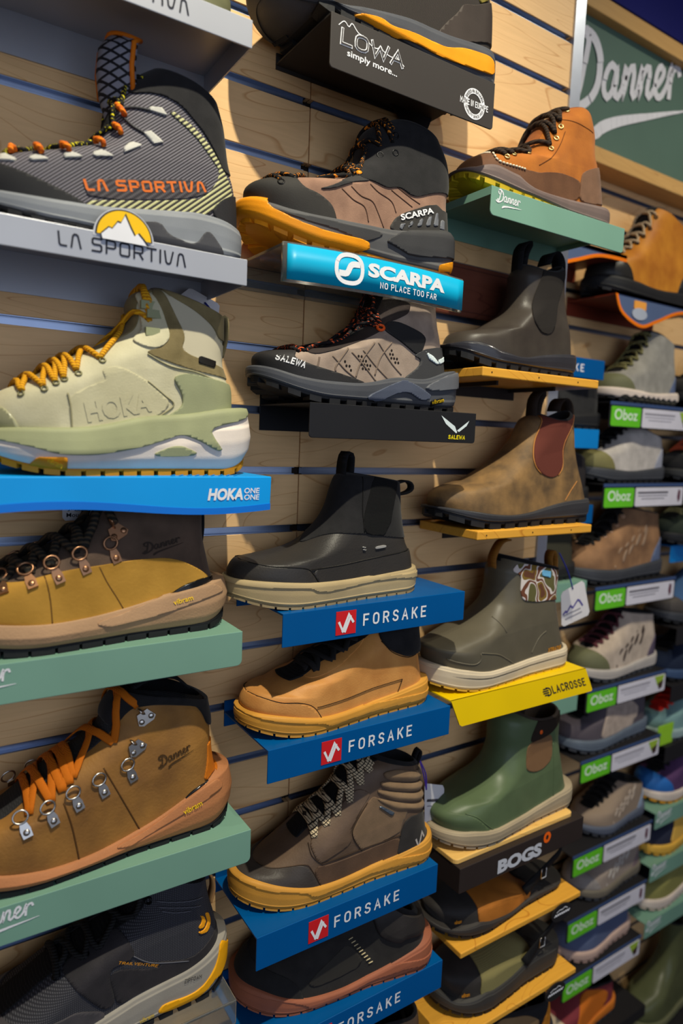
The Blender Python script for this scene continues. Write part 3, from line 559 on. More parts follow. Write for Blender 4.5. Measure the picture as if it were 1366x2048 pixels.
'trail':{'X0':-279.9,'yc':-68.0,'rot':0.0,'z':-1063.0,'F':((-142.5,21.0),(-146.7,33.9),(-138.1,52.5),(-108.0,56.7),(-79.9,69.2),(-54.3,83.9),(-29.7,95.4),(-0.3,105.8),(24.1,114.4),(42.9,125.6),(51.4,145.7),(62.1,160.4)),'B':((146.7,61.5),(144.3,54.4),(138.8,81.5),(131.8,106.4),(127.7,132.3)),'top':((-143.2,21.0),(-62.9,26.9),(-3.2,34.7),(33.8,37.5),(54.8,43.1),(87.7,41.3),(117.4,46.6),(136.3,61.5)),'L':293.3,'bot':((-143.7,-0.0),(-45.5,14.1),(-3.7,19.1),(58.7,12.8),(98.7,11.6),(117.1,19.5),(132.7,33.4),(142.5,47.8)),'hx':150.8,'P':{'mesh_panel':((32.5,89.6),(55.5,90.6),(99.5,87.7),(125.0,78.0),(118.9,66.6),(97.4,56.3),(55.5,71.6),(36.6,81.1)),'overlay_a':((-37.1,91.9),(12.2,108.8),(27.2,112.7),(38.7,84.6),(5.8,88.0),(15.6,44.0),(1.4,43.3),(-29.3,85.4)),'overlay_b':((5.8,87.0),(64.1,59.8),(64.1,68.9),(34.5,82.1),(97.4,55.1),(121.5,65.0),(136.6,70.9),(161.9,51.2),(162.7,15.2),(99.7,43.6),(55.5,43.5),(21.8,40.5),(15.6,44.0)),'toe_guard':((-156.8,72.0),(-92.3,61.9),(-38.8,55.0),(-25.7,57.2),(5.4,41.1),(-2.7,30.5),(-62.7,20.8),(-159.0,-9.5)),'logo_c':((108.4,84.9),(116.5,82.6),(122.6,88.2),(119.1,100.0),(123.8,97.6),(126.8,86.0),(121.9,78.1),(111.3,81.1)),'logo_b':((109.0,91.3),(112.8,91.3),(114.4,96.9),(111.6,101.6),(116.1,99.3),(119.3,91.6),(116.1,86.1),(110.2,87.7))},'SP':{'outsole_side':((58.7,11.6),(65.1,21.2),(98.6,15.9),(117.0,21.9),(132.6,38.3),(137.9,62.6),(160.5,34.2),(156.1,5.5),(133.0,20.9),(117.2,12.2),(98.8,4.4))},'SM':(((63.2,133.8),(89.1,127.6),(116.3,119.7)),((64.7,127.5),(88.9,121.3),(112.9,112.3)),((68.1,122.9),(82.2,118.0),(100.1,113.2)),((34.6,88.7),(55.5,71.6),(97.4,55.1))),'X':{'zip':([90.4,34.5],[111.0,31.9],4.7),'name':([17.0,89.7],[60.2,66.1],2.8),'mark':([39.6,11.1],[55.5,11.0],6.4)},'E':[(0.527,-10.7),(0.491,-36.0),(0.6,-29.6),(0.655,-31.8),(0.818,-16.8),(0.891,-19.8)]},
'lowa':{'X0':56.8,'yc':-66.0,'rot':0.0,'z':30.0,'F':((-160.3,19.4),(-163.2,38.1),(-154.3,54.2),(-123.5,77.9),(-93.1,103.1),(-67.7,132.3),(-51.8,159.8),(-41.6,188.4)),'B':((163.2,50.3),(161.9,101.1),(157.7,125.9),(149.7,151.4),(143.0,184.7),(136.6,215.0)),'top':((-171.0,28.6),(-157.9,17.3),(-144.0,7.7),(-102.3,10.8),(-53.7,23.6),(-6.9,34.3),(27.2,41.0),(51.6,40.8),(79.4,42.1),(115.1,49.5),(139.0,50.3)),'L':326.3,'P':{'heel_leather':((50.2,37.6),(66.3,57.7),(86.3,77.0),(92.7,89.0),(121.4,97.2),(194.8,142.2),(200.5,80.3),(81.3,41.2)),'tag':((119.5,106.6),(139.0,112.8),(137.4,109.8),(122.1,99.4))},'SP':{'band':((-136.9,1.7),(-124.5,6.4),(-103.4,7.1),(-82.6,9.7),(-39.6,20.0),(-23.6,16.9),(9.2,23.2),(44.2,25.6),(64.7,26.2),(95.9,36.7),(147.1,41.8),(150.7,22.1),(108.4,18.1),(58.7,14.6),(23.7,15.7),(-23.2,10.8),(-54.0,3.1),(-87.7,4.2),(-126.4,-1.6))},'X':{},'E':[]},
'scarpa':{'X0':25.9,'yc':-66.0,'rot':0.0,'z':-208.0,'F':((-133.3,42.6),(-138.5,57.6),(-135.4,67.4),(-120.2,75.6),(-94.9,78.9),(-71.3,79.2),(-43.7,90.7),(-18.0,108.4),(1.8,123.9),(6.4,142.4),(13.7,161.6),(31.5,172.8),(48.3,182.2)),'B':((138.5,55.8),(134.1,96.3),(136.6,120.9),(133.0,146.3),(118.5,165.2)),'top':((-143.0,49.8),(-130.6,40.7),(-102.6,33.5),(-57.9,34.1),(-14.0,37.7),(28.3,40.7),(58.1,45.7),(88.7,51.8),(118.9,55.8)),'L':277.0,'P':{'toe_cap':((-158.3,75.5),(-103.3,82.3),(-95.5,62.9),(-76.3,59.1),(-59.5,50.5),(-52.1,31.8),(-101.6,29.2),(-129.9,35.3),(-157.6,42.3)),'collar':((-18.3,104.3),(3.7,127.2),(6.2,172.5),(50.5,193.4),(165.4,172.9),(169.9,116.0),(100.5,103.1),(63.8,88.0),(39.8,95.7),(21.6,88.9),(-2.5,91.1),(-17.8,89.9)),'lace_guard':((-87.4,60.1),(-60.0,71.0),(-23.3,94.4),(-2.5,91.1),(-29.8,83.1),(-57.5,68.7),(-76.4,63.6)),'heel_panel':((23.7,41.9),(38.1,62.6),(96.4,89.0),(114.1,82.1),(168.0,96.1),(169.9,72.0),(72.1,45.5)),'s1':((40.3,45.9),(42.9,53.0),(50.9,55.8),(44.7,46.8)),'s2':((53.5,50.3),(57.6,58.7),(63.6,61.1),(58.9,52.3)),'s3':((68.5,54.9),(72.6,64.7),(78.7,67.1),(75.2,57.0)),'s4':((82.2,58.4),(86.4,69.9),(91.9,72.2),(89.4,59.9)),'s5':((94.8,60.3),(98.7,77.0),(102.5,79.0),(102.6,63.0)),'s6':((106.1,60.3),(107.4,72.1),(114.2,70.4),(113.7,59.8))},'SP':{'toe_tread':((-159.5,49.7),(-139.5,56.0),(-130.4,56.6),(-131.2,37.3),(-103.3,24.5),(-68.1,18.7),(-11.7,21.0),(-9.7,10.9),(-57.9,6.4),(-72.4,6.9),(-115.8,3.3),(-158.4,-2.4)),'heel_tread':((105.5,15.7),(172.2,39.5),(173.7,19.9),(106.0,8.8)),'wedge':((-125.2,36.1),(-107.4,32.4),(-59.0,31.5),(20.6,36.4),(-14.4,18.3),(-48.2,23.6),(-86.8,26.4),(-112.9,30.9)),'heel_guard':((15.0,26.6),(44.6,43.7),(90.0,52.7),(166.7,65.6),(169.0,36.5),(115.3,25.6),(58.3,17.6),(34.0,24.1))},'SM':(((-33.6,77.2),(-19.4,70.4),(-1.9,68.4),(7.5,58.0),(17.4,43.1)),((-47.1,71.3),(-30.4,63.5),(-13.3,59.3),(-6.9,44.0)),((-5.6,86.8),(6.6,81.2),(28.4,76.0),(36.5,64.8)),((27.8,88.8),(46.1,82.3),(61.3,76.8)),((36.8,94.4),(57.8,87.1),(73.3,82.8))),'X':{'name':([43.4,56.9],[94.9,76.2],7.0)},'E':[(0.109,-46.2),(0.182,-47.9),(0.473,-33.4),(0.509,-36.3),(0.491,-38.8),(0.709,-25.5),(0.727,-30.7),(0.818,-29.0)]},
'salewa':{'X0':36.2,'yc':-66.0,'rot':0.0,'z':-374.0,'F':((-132.4,38.4),(-133.5,51.5),(-121.2,59.1),(-97.4,60.5),(-67.8,63.5),(-42.9,71.8),(-16.0,86.0),(5.7,104.6),(16.2,124.4),(22.6,141.5)),'B':((133.5,54.4),(126.3,90.5),(120.7,112.4),(117.9,136.9)),'top':((-139.0,42.7),(-124.4,33.3),(-94.5,24.9),(-46.3,24.1),(-8.5,25.9),(29.0,36.9),(50.4,39.8),(76.0,34.8),(95.1,39.8),(122.1,54.4)),'L':267.0,'bot':((-141.7,19.0),(-122.8,1.4),(-94.7,0.7),(-46.4,-2.0),(13.4,0.3),(76.6,1.5),(159.0,7.6)),'hx':151.6,'P':{'toe_cap':((-157.2,62.0),(-97.1,60.7),(-106.9,49.0),(-87.2,42.3),(-56.2,36.3),(-22.0,30.5),(-3.8,25.3),(-93.3,18.7),(-123.3,29.2),(-156.6,32.8)),'lace_guard':((-94.6,61.0),(-53.6,66.9),(-18.8,84.1),(4.4,103.1),(20.0,133.9),(60.0,132.9),(56.7,118.5),(39.4,109.4),(23.7,103.2),(15.6,92.8),(-12.9,78.2),(-43.3,65.8),(-84.1,53.2)),'strap':((26.7,105.8),(44.2,105.2),(75.3,97.4),(83.1,91.2),(81.6,83.9),(72.9,66.5),(43.9,82.1),(15.6,92.8)),'heel_cage':((63.3,67.9),(88.2,79.9),(158.2,87.5),(167.7,55.0),(78.1,29.1),(46.1,36.1),(73.4,54.8),(76.2,64.5)),'mark_l':((82.7,74.6),(95.3,69.9),(106.6,61.5),(102.8,60.3),(89.0,65.7)),'mark_r':((106.7,60.7),(105.7,66.2),(141.7,78.8),(142.7,74.6)),'vent1':((-28.8,58.4),(-17.1,60.7),(-4.8,49.8),(-4.4,39.7),(-19.5,43.9)),'vent2':((19.5,69.1),(29.0,71.3),(45.0,59.2),(42.2,52.0),(26.4,59.6)),'vent3':((-51.4,53.8),(-42.9,53.6),(-31.1,40.7),(-33.8,36.1),(-45.5,43.7))},'SP':{'arch':((-18.1,10.7),(27.7,29.8),(45.9,35.9),(68.2,30.6),(94.9,18.1),(75.8,12.2),(53.0,22.5),(31.7,18.7),(6.6,7.9)),'label':((91.9,14.3),(110.5,18.7),(114.1,13.3),(94.0,8.0)),'heel_fin':((77.9,28.9),(126.7,51.2),(171.1,55.0),(172.5,37.0),(94.4,25.3))},'SM':(((-61.5,54.6),(-45.4,41.5),(-27.9,32.2)),((-34.6,61.6),(-16.7,48.6),(3.7,31.5)),((-17.3,65.7),(1.4,50.3),(24.2,35.5)),((6.5,77.3),(26.5,57.4),(45.7,42.5)),((-39.6,65.5),(-56.3,44.8),(-57.5,37.2)),((0.5,76.6),(-19.8,52.7),(-27.9,33.3)),((28.6,79.9),(10.4,60.2),(1.9,38.1)),((-77.9,51.9),(-80.5,40.7))),'X':{'name':([-124.9,46.1],[-96.6,37.9],7.8),'mark':([93.6,8.9],[113.2,13.5],5.3)},'E':[(0.182,-37.3),(0.218,-42.3),(0.582,-8.1),(0.691,-9.1),(0.745,-16.4),(0.709,-33.8),(0.691,-36.0),(0.891,-31.9),(0.964,-27.7)]},
'forsake_black':{'X0':4.4,'yc':-66.0,'rot':0.0,'z':-610.5,'F':((-127.7,32.5),(-128.2,41.6),(-119.7,52.6),(-102.8,54.9),(-67.2,58.5),(-38.7,68.9),(-12.7,89.9),(0.8,111.8),(7.7,134.1),(15.2,151.4),(26.9,154.4)),'B':((128.2,30.9),(123.9,51.3),(116.0,68.1),(109.7,98.1),(106.6,127.6),(104.6,143.5)),'top':((-133.7,32.5),(-118.6,32.5),(-77.9,29.7),(-35.8,26.0),(23.1,25.2),(70.6,28.3),(110.6,30.9)),'L':256.5,'bot':((-134.2,16.0),(-123.8,12.0),(-100.2,10.3),(-53.3,5.0),(-24.3,2.4),(26.1,4.2),(70.5,4.3),(114.5,4.1)),'hx':132.6,'P':{'shaded_shaft':((-75.9,57.1),(-43.9,65.9),(-19.5,80.1),(-4.5,84.0),(32.5,81.9),(70.1,76.2),(148.5,67.0),(141.3,175.6),(-11.8,173.3)),'elastic':((50.4,159.0),(92.2,159.3),(72.0,78.1),(38.7,79.9),(31.4,91.6)),'toe_cap':((-144.4,63.3),(-114.6,53.6),(-106.5,51.2),(-83.3,49.0),(-57.4,48.2),(-48.0,43.3),(-34.3,21.9),(-143.5,17.2)),'heel_band':((-48.0,45.6),(7.5,47.3),(71.1,53.3),(152.8,55.7),(155.8,11.0),(72.5,22.6),(-34.3,21.9)),'tag':((50.9,64.8),(67.3,66.2),(68.1,63.2),(51.6,61.5)),'dash1':((29.6,66.9),(35.9,65.2),(37.2,63.2),(30.3,65.1)),'dash2':((30.3,63.7),(36.0,62.3),(37.3,60.4),(31.4,61.8))},'SP':{'step':((-145.4,32.0),(-119.2,28.7),(-48.6,24.4),(-42.6,19.0),(-19.0,17.3),(69.4,23.7),(152.0,17.6),(151.4,26.0),(21.4,28.3),(-37.3,29.7),(-119.3,36.7),(-145.6,37.8))},'SM':(((-117.3,53.3),(-97.5,50.3),(-57.4,47.5),(-46.5,40.8),(-35.1,25.5)),((-48.0,45.1),(7.6,46.9),(71.1,52.8),(111.2,56.4)),((34.8,150.7),(33.1,112.0),(34.1,83.0))),'X':{},'E':[]},
'forsake_tan':{'X0':29.8,'yc':-66.0,'rot':0.0,'z':-768.0,'F':((-131.5,28.9),(-134.0,37.8),(-126.3,51.6),(-110.7,53.5),(-88.4,60.4),(-65.6,65.0),(-44.1,77.7),(-16.1,86.1),(12.8,97.4),(28.9,108.1),(42.2,116.9),(57.5,122.9)),'B':((134.0,31.5),(130.4,32.8),(125.4,55.9),(121.8,78.6),(118.6,101.0)),'top':((-140.6,29.2),(-119.3,28.6),(-88.3,23.8),(-47.2,15.1),(-1.9,16.2),(43.3,20.6),(75.4,23.3),(117.7,31.5)),'L':267.9,'bot':((-141.1,12.7),(-127.6,8.9),(-99.7,3.6),(-69.2,-2.5),(-32.8,-6.0),(10.6,-3.9),(58.9,-0.0),(117.1,2.7)),'hx':138.3,'P':{'collar':((46.5,115.2),(44.4,96.6),(61.9,80.6),(86.4,70.8),(102.0,71.9),(150.9,67.7),(146.8,126.5),(50.5,136.7)),'toe_cap':((-156.9,36.8),(-140.2,50.1),(-128.3,49.4),(-119.9,48.3),(-102.1,44.1),(-80.2,42.0),(-62.8,33.7),(-47.7,10.9),(-87.1,17.0),(-156.6,20.3)),'lace_stay':((-66.0,64.9),(-58.8,63.1),(-42.8,66.7),(-8.9,80.3),(19.8,93.4),(34.0,106.9),(51.8,118.9),(5.7,121.2),(-50.1,91.0))},'SP':{'step':((-158.6,33.9),(-120.0,25.8),(-51.4,13.4),(-42.3,7.4),(-3.1,9.8),(166.0,7.3),(165.3,16.0),(-3.6,19.8),(-51.6,19.4),(-120.1,31.6),(-158.7,38.6))},'SM':(((-58.9,33.5),(-19.6,34.3),(28.1,38.2),(79.4,41.3)),((79.4,41.3),(72.0,24.5)),((45.6,96.1),(61.9,80.1),(86.4,70.0),(104.6,70.4))),'X':{},'E':[(0.418,-4.1),(0.436,-24.9),(0.564,-23.8),(0.673,-17.8),(0.782,-14.2)]},
'forsake_brown':{'X0':37.9,'yc':-65.4,'rot':-6.0,'z':-996.0,'F':((-139.9,43.2),(-141.0,44.1),(-131.0,47.7),(-111.2,51.3),(-80.7,64.2),(-55.3,82.8),(-28.5,100.4),(-6.7,117.0),(3.9,136.3),(20.5,151.9),(43.8,156.9)),'B':((141.0,33.0),(136.6,37.7),(129.4,74.4),(124.9,104.2),(120.7,136.5)),'top':((-144.3,43.2),(-137.7,43.1),(-114.8,36.4),(-80.3,25.7),(-43.3,17.2),(3.0,17.5),(48.7,20.6),(69.8,23.9),(94.8,23.6),(125.2,33.0)),'L':282.1,'bot':((-144.5,21.5),(-134.6,21.7),(-108.5,12.6),(-77.9,2.9),(-54.7,0.9),(-12.2,0.6),(33.5,2.0),(79.1,1.7),(128.4,3.9)),'hx':144.3,'P':{'toe_cap':((-164.7,56.4),(-118.1,47.1),(-116.0,47.2),(-102.2,47.2),(-65.3,52.7),(-56.5,43.9),(-40.6,9.7),(-79.1,16.5),(-164.2,25.8)),'heel_patch':((73.8,18.8),(83.2,66.6),(100.5,75.5),(166.9,56.0),(170.9,-4.4),(106.1,16.5)),'quarter':((1.1,76.2),(27.7,108.0),(39.3,115.6),(69.0,88.0),(94.0,87.2),(81.7,64.3),(79.0,54.2),(18.4,46.2),(7.1,61.8)),'rib1':((51.1,143.8),(77.3,144.3),(146.1,118.8),(146.8,107.1),(94.0,123.0),(65.6,129.7),(53.5,136.1)),'rib2':((46.3,133.5),(81.1,124.4),(147.0,104.2),(147.8,92.4),(94.3,108.9),(63.0,117.0),(47.8,125.6)),'rib3':((40.7,123.1),(81.5,110.2),(148.0,89.5),(148.7,77.7),(97.5,94.5),(69.1,101.9),(45.1,115.7)),'rib4':((37.9,113.3),(75.2,97.9),(148.9,74.7),(149.7,62.9),(93.9,83.8),(72.1,87.8),(51.1,101.5)),'lace_facing':((-55.6,72.5),(-35.5,88.2),(-1.9,110.2),(16.3,128.1),(33.8,119.1),(21.9,106.8),(-1.8,79.5),(2.5,63.3),(-43.1,49.9),(-50.8,56.4)),'lower_band':((-56.3,48.5),(-26.1,44.3),(33.9,45.0),(82.3,50.6),(75.9,20.9),(50.2,13.4),(4.5,10.3),(-40.6,9.7)),'tag':((44.5,99.2),(48.1,99.7),(68.4,86.6),(67.5,82.4),(62.9,84.0))},'SP':{'step':((-165.7,46.6),(-115.3,32.7),(-65.9,20.8),(-57.9,13.4),(-44.0,11.0),(47.8,13.9),(167.7,1.7),(167.1,10.8),(47.2,24.9),(-44.4,20.2),(-115.5,39.0),(-165.9,52.9))},'SM':(((-43.1,49.4),(3.0,49.6),(45.7,49.7),(82.3,51.4)),((-55.6,72.5),(-54.9,60.9),(-43.1,49.9)),((27.7,108.0),(2.6,78.2),(18.3,47.0)),((-116.2,47.1),(-102.4,46.9),(-65.4,52.1),(-56.0,43.8),(-40.7,13.6))),'X':{},'E':[(0.382,-33.7),(0.473,-32.6),(0.545,-32.1),(0.636,-30.3),(0.745,-28.9),(0.855,-27.7),(0.945,-21.6)]},
'forsake_low':{'X0':44.4,'yc':-64.3,'rot':-12.0,'z':-1150.0,'F':((-137.1,39.8),(-138.8,44.6),(-127.8,58.0),(-102.6,70.5),(-71.8,82.0),(-32.1,91.8),(0.7,101.0),(25.8,109.4),(45.7,113.6)),'B':((138.8,39.9),(135.1,29.7),(129.0,52.2),(121.7,71.8)),'top':((-141.2,37.9),(-130.2,42.8),(-108.5,32.2),(-84.8,21.3),(-57.1,14.6),(-18.8,9.6),(24.2,12.0),(67.4,20.5),(96.6,29.0),(125.6,39.9)),'L':277.6,'bot':((-141.3,19.7),(-130.1,17.9),(-96.8,5.9),(-67.2,-5.1),(-32.5,-12.1),(9.9,-14.1),(53.5,-10.5),(97.3,-1.3),(129.6,3.8)),'hx':142.1,'P':{'collar':((46.2,71.8),(66.8,56.8),(81.7,51.3),(93.4,56.6),(152.4,41.9),(148.3,108.7),(30.4,134.0)),'toe_cap':((-163.7,64.5),(-115.8,60.1),(-84.0,52.0),(-67.2,37.7),(-56.1,5.9),(-162.7,4.7)),'zigzag':((-1.5,83.9),(6.0,78.3),(37.4,34.7),(33.1,33.3),(13.0,60.9)),'side_panel':((-57.0,37.8),(-19.6,61.5),(3.0,74.3),(30.1,35.6),(-18.6,29.3),(-46.1,28.7))},'SP':{'step':((-164.1,41.0),(-108.9,29.9),(-60.2,13.7),(-53.5,5.7),(-33.1,3.2),(66.8,13.8),(162.0,4.7),(161.4,13.9),(66.2,25.4),(-33.4,12.8),(-60.4,18.6),(-109.0,36.5),(-164.2,47.7))},'X':{},'E':[(0.364,-3.9),(0.455,-7.1),(0.564,-6.2),(0.673,-5.8)]},
'danner_orange':{'X0':329.1,'yc':-66.0,'rot':0.0,'z':-88.0,'F':((-134.1,37.3),(-137.4,34.4),(-127.3,48.6),(-111.1,57.9),(-77.0,63.6),(-44.7,67.2),(-28.7,77.2),(-10.5,99.3),(3.3,120.5),(13.0,135.6),(36.3,149.3),(51.8,160.9),(69.8,168.1)),'B':((137.4,29.5),(125.0,84.1),(117.1,104.9),(115.2,131.4),(107.1,151.5),(97.8,166.7)),'top':((-154.9,25.5),(-131.4,38.8),(-101.0,44.7),(-107.1,21.8),(-71.3,16.4),(-22.5,16.2),(34.2,22.2),(69.7,24.9),(110.4,29.5)),'L':274.7,'bot':((-158.8,17.4),(-124.4,31.1),(-117.0,14.7),(-85.4,6.4),(-31.0,5.6),(33.5,7.0),(94.6,11.5),(139.2,18.2)),'hx':150.1,'P':{'lower_vamp':((-171.3,19.4),(-173.5,49.3),(-111.6,59.2),(-106.5,56.2),(-104.3,40.9),(-64.6,37.7),(-32.6,41.9),(-25.8,45.1),(14.2,55.0),(44.2,56.6),(63.1,53.8),(59.7,25.3),(-36.9,11.2),(-105.3,16.9)),'heel_counter':((61.5,54.5),(64.6,67.9),(82.0,77.6),(170.5,109.0),(178.4,49.6),(59.9,23.2))},'SP':{},'SM':(((21.5,133.4),(36.6,134.7),(59.3,134.1),(90.5,131.7)),((-36.9,51.1),(-3.4,73.2),(17.1,96.4),(29.2,117.1))),'X':{},'E':[(0.127,-48.4),(0.182,-47.5),(0.291,-44.7),(0.509,-33.5),(0.6,-29.8),(0.691,-27.0),(0.891,-14.4)]},
'chelsea_black':{'X0':306.6,'yc':-66.0,'rot':0.0,'z':-312.0,'F':((-113.4,34.7),(-116.3,34.9),(-107.8,48.1),(-87.8,54.4),(-61.9,58.7),(-36.4,71.7),(-12.8,88.2),(-3.2,107.1),(-0.1,128.9),(0.4,144.5),(9.4,155.7)),'B':((116.3,34.6),(111.6,68.9),(102.6,97.4),(96.9,130.0),(95.4,150.5),(93.7,165.7)),'top':((-130.0,24.3),(-114.5,34.5),(-89.1,37.8),(-88.9,27.7),(-57.4,21.0),(-18.4,17.5),(15.1,25.2),(54.2,30.8),(92.4,34.6)),'L':232.7,'bot':((-129.8,14.0),(-102.7,23.1),(-97.3,12.6),(-69.4,7.0),(-13.0,4.6),(48.4,3.9),(95.0,5.9)),'hx':121.3,'P':{'elastic':((37.7,166.3),(95.7,176.0),(60.5,107.2),(57.1,80.8),(50.6,64.2),(38.4,58.9),(21.8,60.7),(3.6,75.6),(11.2,101.0))},'SP':{},'X':{},'E':[]},
'chelsea_brown':{'X0':329.6,'yc':-66.0,'rot':0.0,'z':-530.0,'F':((-149.7,28.3),(-152.4,39.7),(-140.9,52.3),(-122.4,57.5),(-90.4,62.8),(-58.4,78.3),(-22.6,101.3),(1.3,124.7),(11.0,143.4),(19.7,157.5),(37.6,164.2)),'B':((152.4,35.3),(144.5,56.6),(133.7,81.8),(124.7,114.1),(120.4,143.6),(115.1,171.6)),'top':((-167.3,29.8),(-124.8,26.1),(-120.8,24.4),(-68.5,17.2),(-20.7,16.3),(32.0,24.2),(75.2,32.2),(126.9,35.3)),'L':304.8,'bot':((-170.5,12.6),(-125.2,6.7),(-109.9,3.5),(-52.8,-2.8),(-6.5,-2.8),(39.8,0.9),(128.1,-2.5)),'hx':155.7,'P':{'elastic':((44.1,174.9),(118.8,179.0),(77.2,125.4),(73.4,88.2),(63.0,74.3),(45.3,70.2),(22.4,76.7),(7.7,90.1),(10.2,112.3))},'SP':{},'SM':(((109.3,64.7),(94.9,50.5),(82.0,35.4)),),'X':{},'E':[]},
'camo_boot':{'X0':316.5,'yc':-66.0,'rot':0.0,'z':-762.0,'F':((-133.7,36.5),(-141.6,58.4),(-129.5,64.9),(-93.7,75.0),(-60.0,88.1),(-29.4,111.1),(-19.0,132.6),(-17.3,155.0),(-15.8,166.1),(-1.9,183.0)),'B':((141.6,28.7),(133.5,41.9),(122.1,78.1),(116.6,110.7),(118.3,137.4),(118.6,156.9)),'top':((-151.4,43.5),(-126.3,33.6),(-118.9,35.8),(-86.0,27.3),(-55.3,22.7),(-8.0,24.4),(29.1,25.0),(63.8,27.2),(114.1,28.7)),'L':283.1,'bot':((-151.7,23.2),(-112.2,5.7),(-103.0,11.6),(-73.0,6.4),(-25.5,4.1),(28.8,5.0),(116.7,4.3)),'hx':144.4,'P':{'camo':((-2.5,163.3),(9.5,174.7),(44.9,169.6),(169.4,142.4),(173.9,104.8),(137.3,102.9),(83.9,112.4),(48.9,112.4),(17.9,118.2),(12.5,132.2),(13.4,156.5)),'binding':((-18.4,195.2),(167.9,154.9),(169.3,143.7),(59.0,166.2),(-4.0,180.1),(-7.6,175.1))},'SP':{},'SM':(((-76.4,54.1),(-75.9,44.5),(-86.8,39.3),(-110.6,43.8),(-125.2,48.7)),((-75.0,54.5),(-41.5,47.6),(-20.4,37.2),(-2.1,26.7)),((73.6,64.6),(56.9,55.4),(41.4,34.8)),((-35.7,97.9),(-30.1,89.5),(-22.9,77.0))),'X':{'mark':([80.2,29.9],[113.7,30.3],6.6)},'E':[]},
'green_boot':{'X0':354.6,'yc':-66.0,'rot':0.0,'z':-1010.0,'F':((-138.0,24.2),(-143.4,46.3),(-121.1,63.5),(-93.3,69.7),(-62.4,79.9),(-40.6,96.4),(-28.0,125.5),(-27.4,152.9),(-21.7,174.5),(1.2,179.1)),'B':((143.4,32.7),(134.6,32.3),(121.4,73.5),(113.3,112.9),(112.8,142.7),(110.6,167.8)),'top':((-159.9,35.2),(-134.6,22.5),(-124.9,31.5),(-94.6,25.8),(-62.2,20.5),(-22.6,21.2),(36.1,21.1),(70.0,27.5),(91.3,28.4),(114.4,32.7)),'L':286.8,'bot':((-160.6,20.5),(-120.4,-6.5),(-116.6,8.2),(-89.8,3.4),(-62.6,2.8),(-1.9,3.4),(52.6,5.2),(116.5,4.9)),'hx':145.5,'P':{'pull_tab':((48.8,179.2),(113.7,166.7),(74.7,138.8),(47.0,133.6),(15.6,133.4)),'elastic':((14.1,133.1),(47.0,133.1),(74.9,136.9),(75.4,95.1),(54.7,84.3),(34.4,82.7),(16.1,89.1),(10.1,96.3)),'toe_guard':((-178.5,61.8),(-128.7,55.2),(-104.5,52.5),(-88.7,40.7),(-65.4,14.8),(-123.3,20.8),(-175.9,21.9))},'SP':{},'SM':(((-113.5,55.5),(-98.3,49.8),(-83.4,37.2),(-65.9,22.7)),((79.3,119.0),(80.5,77.9),(83.0,29.8))),'X':{},'E':[]},
'clog_brown':{'X0':352.2,'yc':-62.0,'rot':0.0,'z':-1157.0,'F':((-131.3,22.5),(-138.0,42.2),(-117.8,53.1),(-68.7,53.0),(-20.2,46.1),(6.1,42.0),(45.4,25.8)),'B':((138.0,8.7),(134.5,-17.1),(124.8,0.1)),'top':((-150.6,33.8),(-104.6,6.9),(-101.6,30.3),(-83.7,23.6),(-42.7,12.7),(6.5,4.8),(37.4,10.9),(70.2,13.6),(113.3,8.7)),'L':275.9,'bot':((-151.7,25.3),(-105.2,-8.8),(-94.7,10.0),(-60.9,3.7),(-6.9,-2.6),(51.5,-6.2),(113.0,-4.5)),'hx':142.3,'P':{},'SP':{},'X':{'mark':([-121.7,30.9],[-107.3,27.8],6.0)},'E':[]},
'clog_green':{'X0':368.2,'yc':-61.8,'rot':-2.0,'z':-1300.0,'F':((-122.1,33.5),(-127.3,60.2),(-100.5,69.9),(-57.3,73.6),(-12.3,73.4),(17.3,71.4),(45.5,60.8)),'B':((127.3,38.6),(122.3,7.2),(112.6,27.9)),'top':((-141.8,47.7),(-91.7,11.7),(-87.6,38.0),(-54.6,32.3),(-8.5,31.8),(33.4,38.7),(65.6,40.7),(99.2,38.6)),'L':254.5,'bot':((-142.4,33.7),(-106.4,9.1),(-87.7,17.2),(-54.7,11.2),(3.4,6.2),(48.5,9.7),(102.4,9.8)),'hx':129.7,'P':{},'SP':{},'X':{'mark':([-107.6,37.4],[-89.8,32.6],6.9)},'E':[]},
}
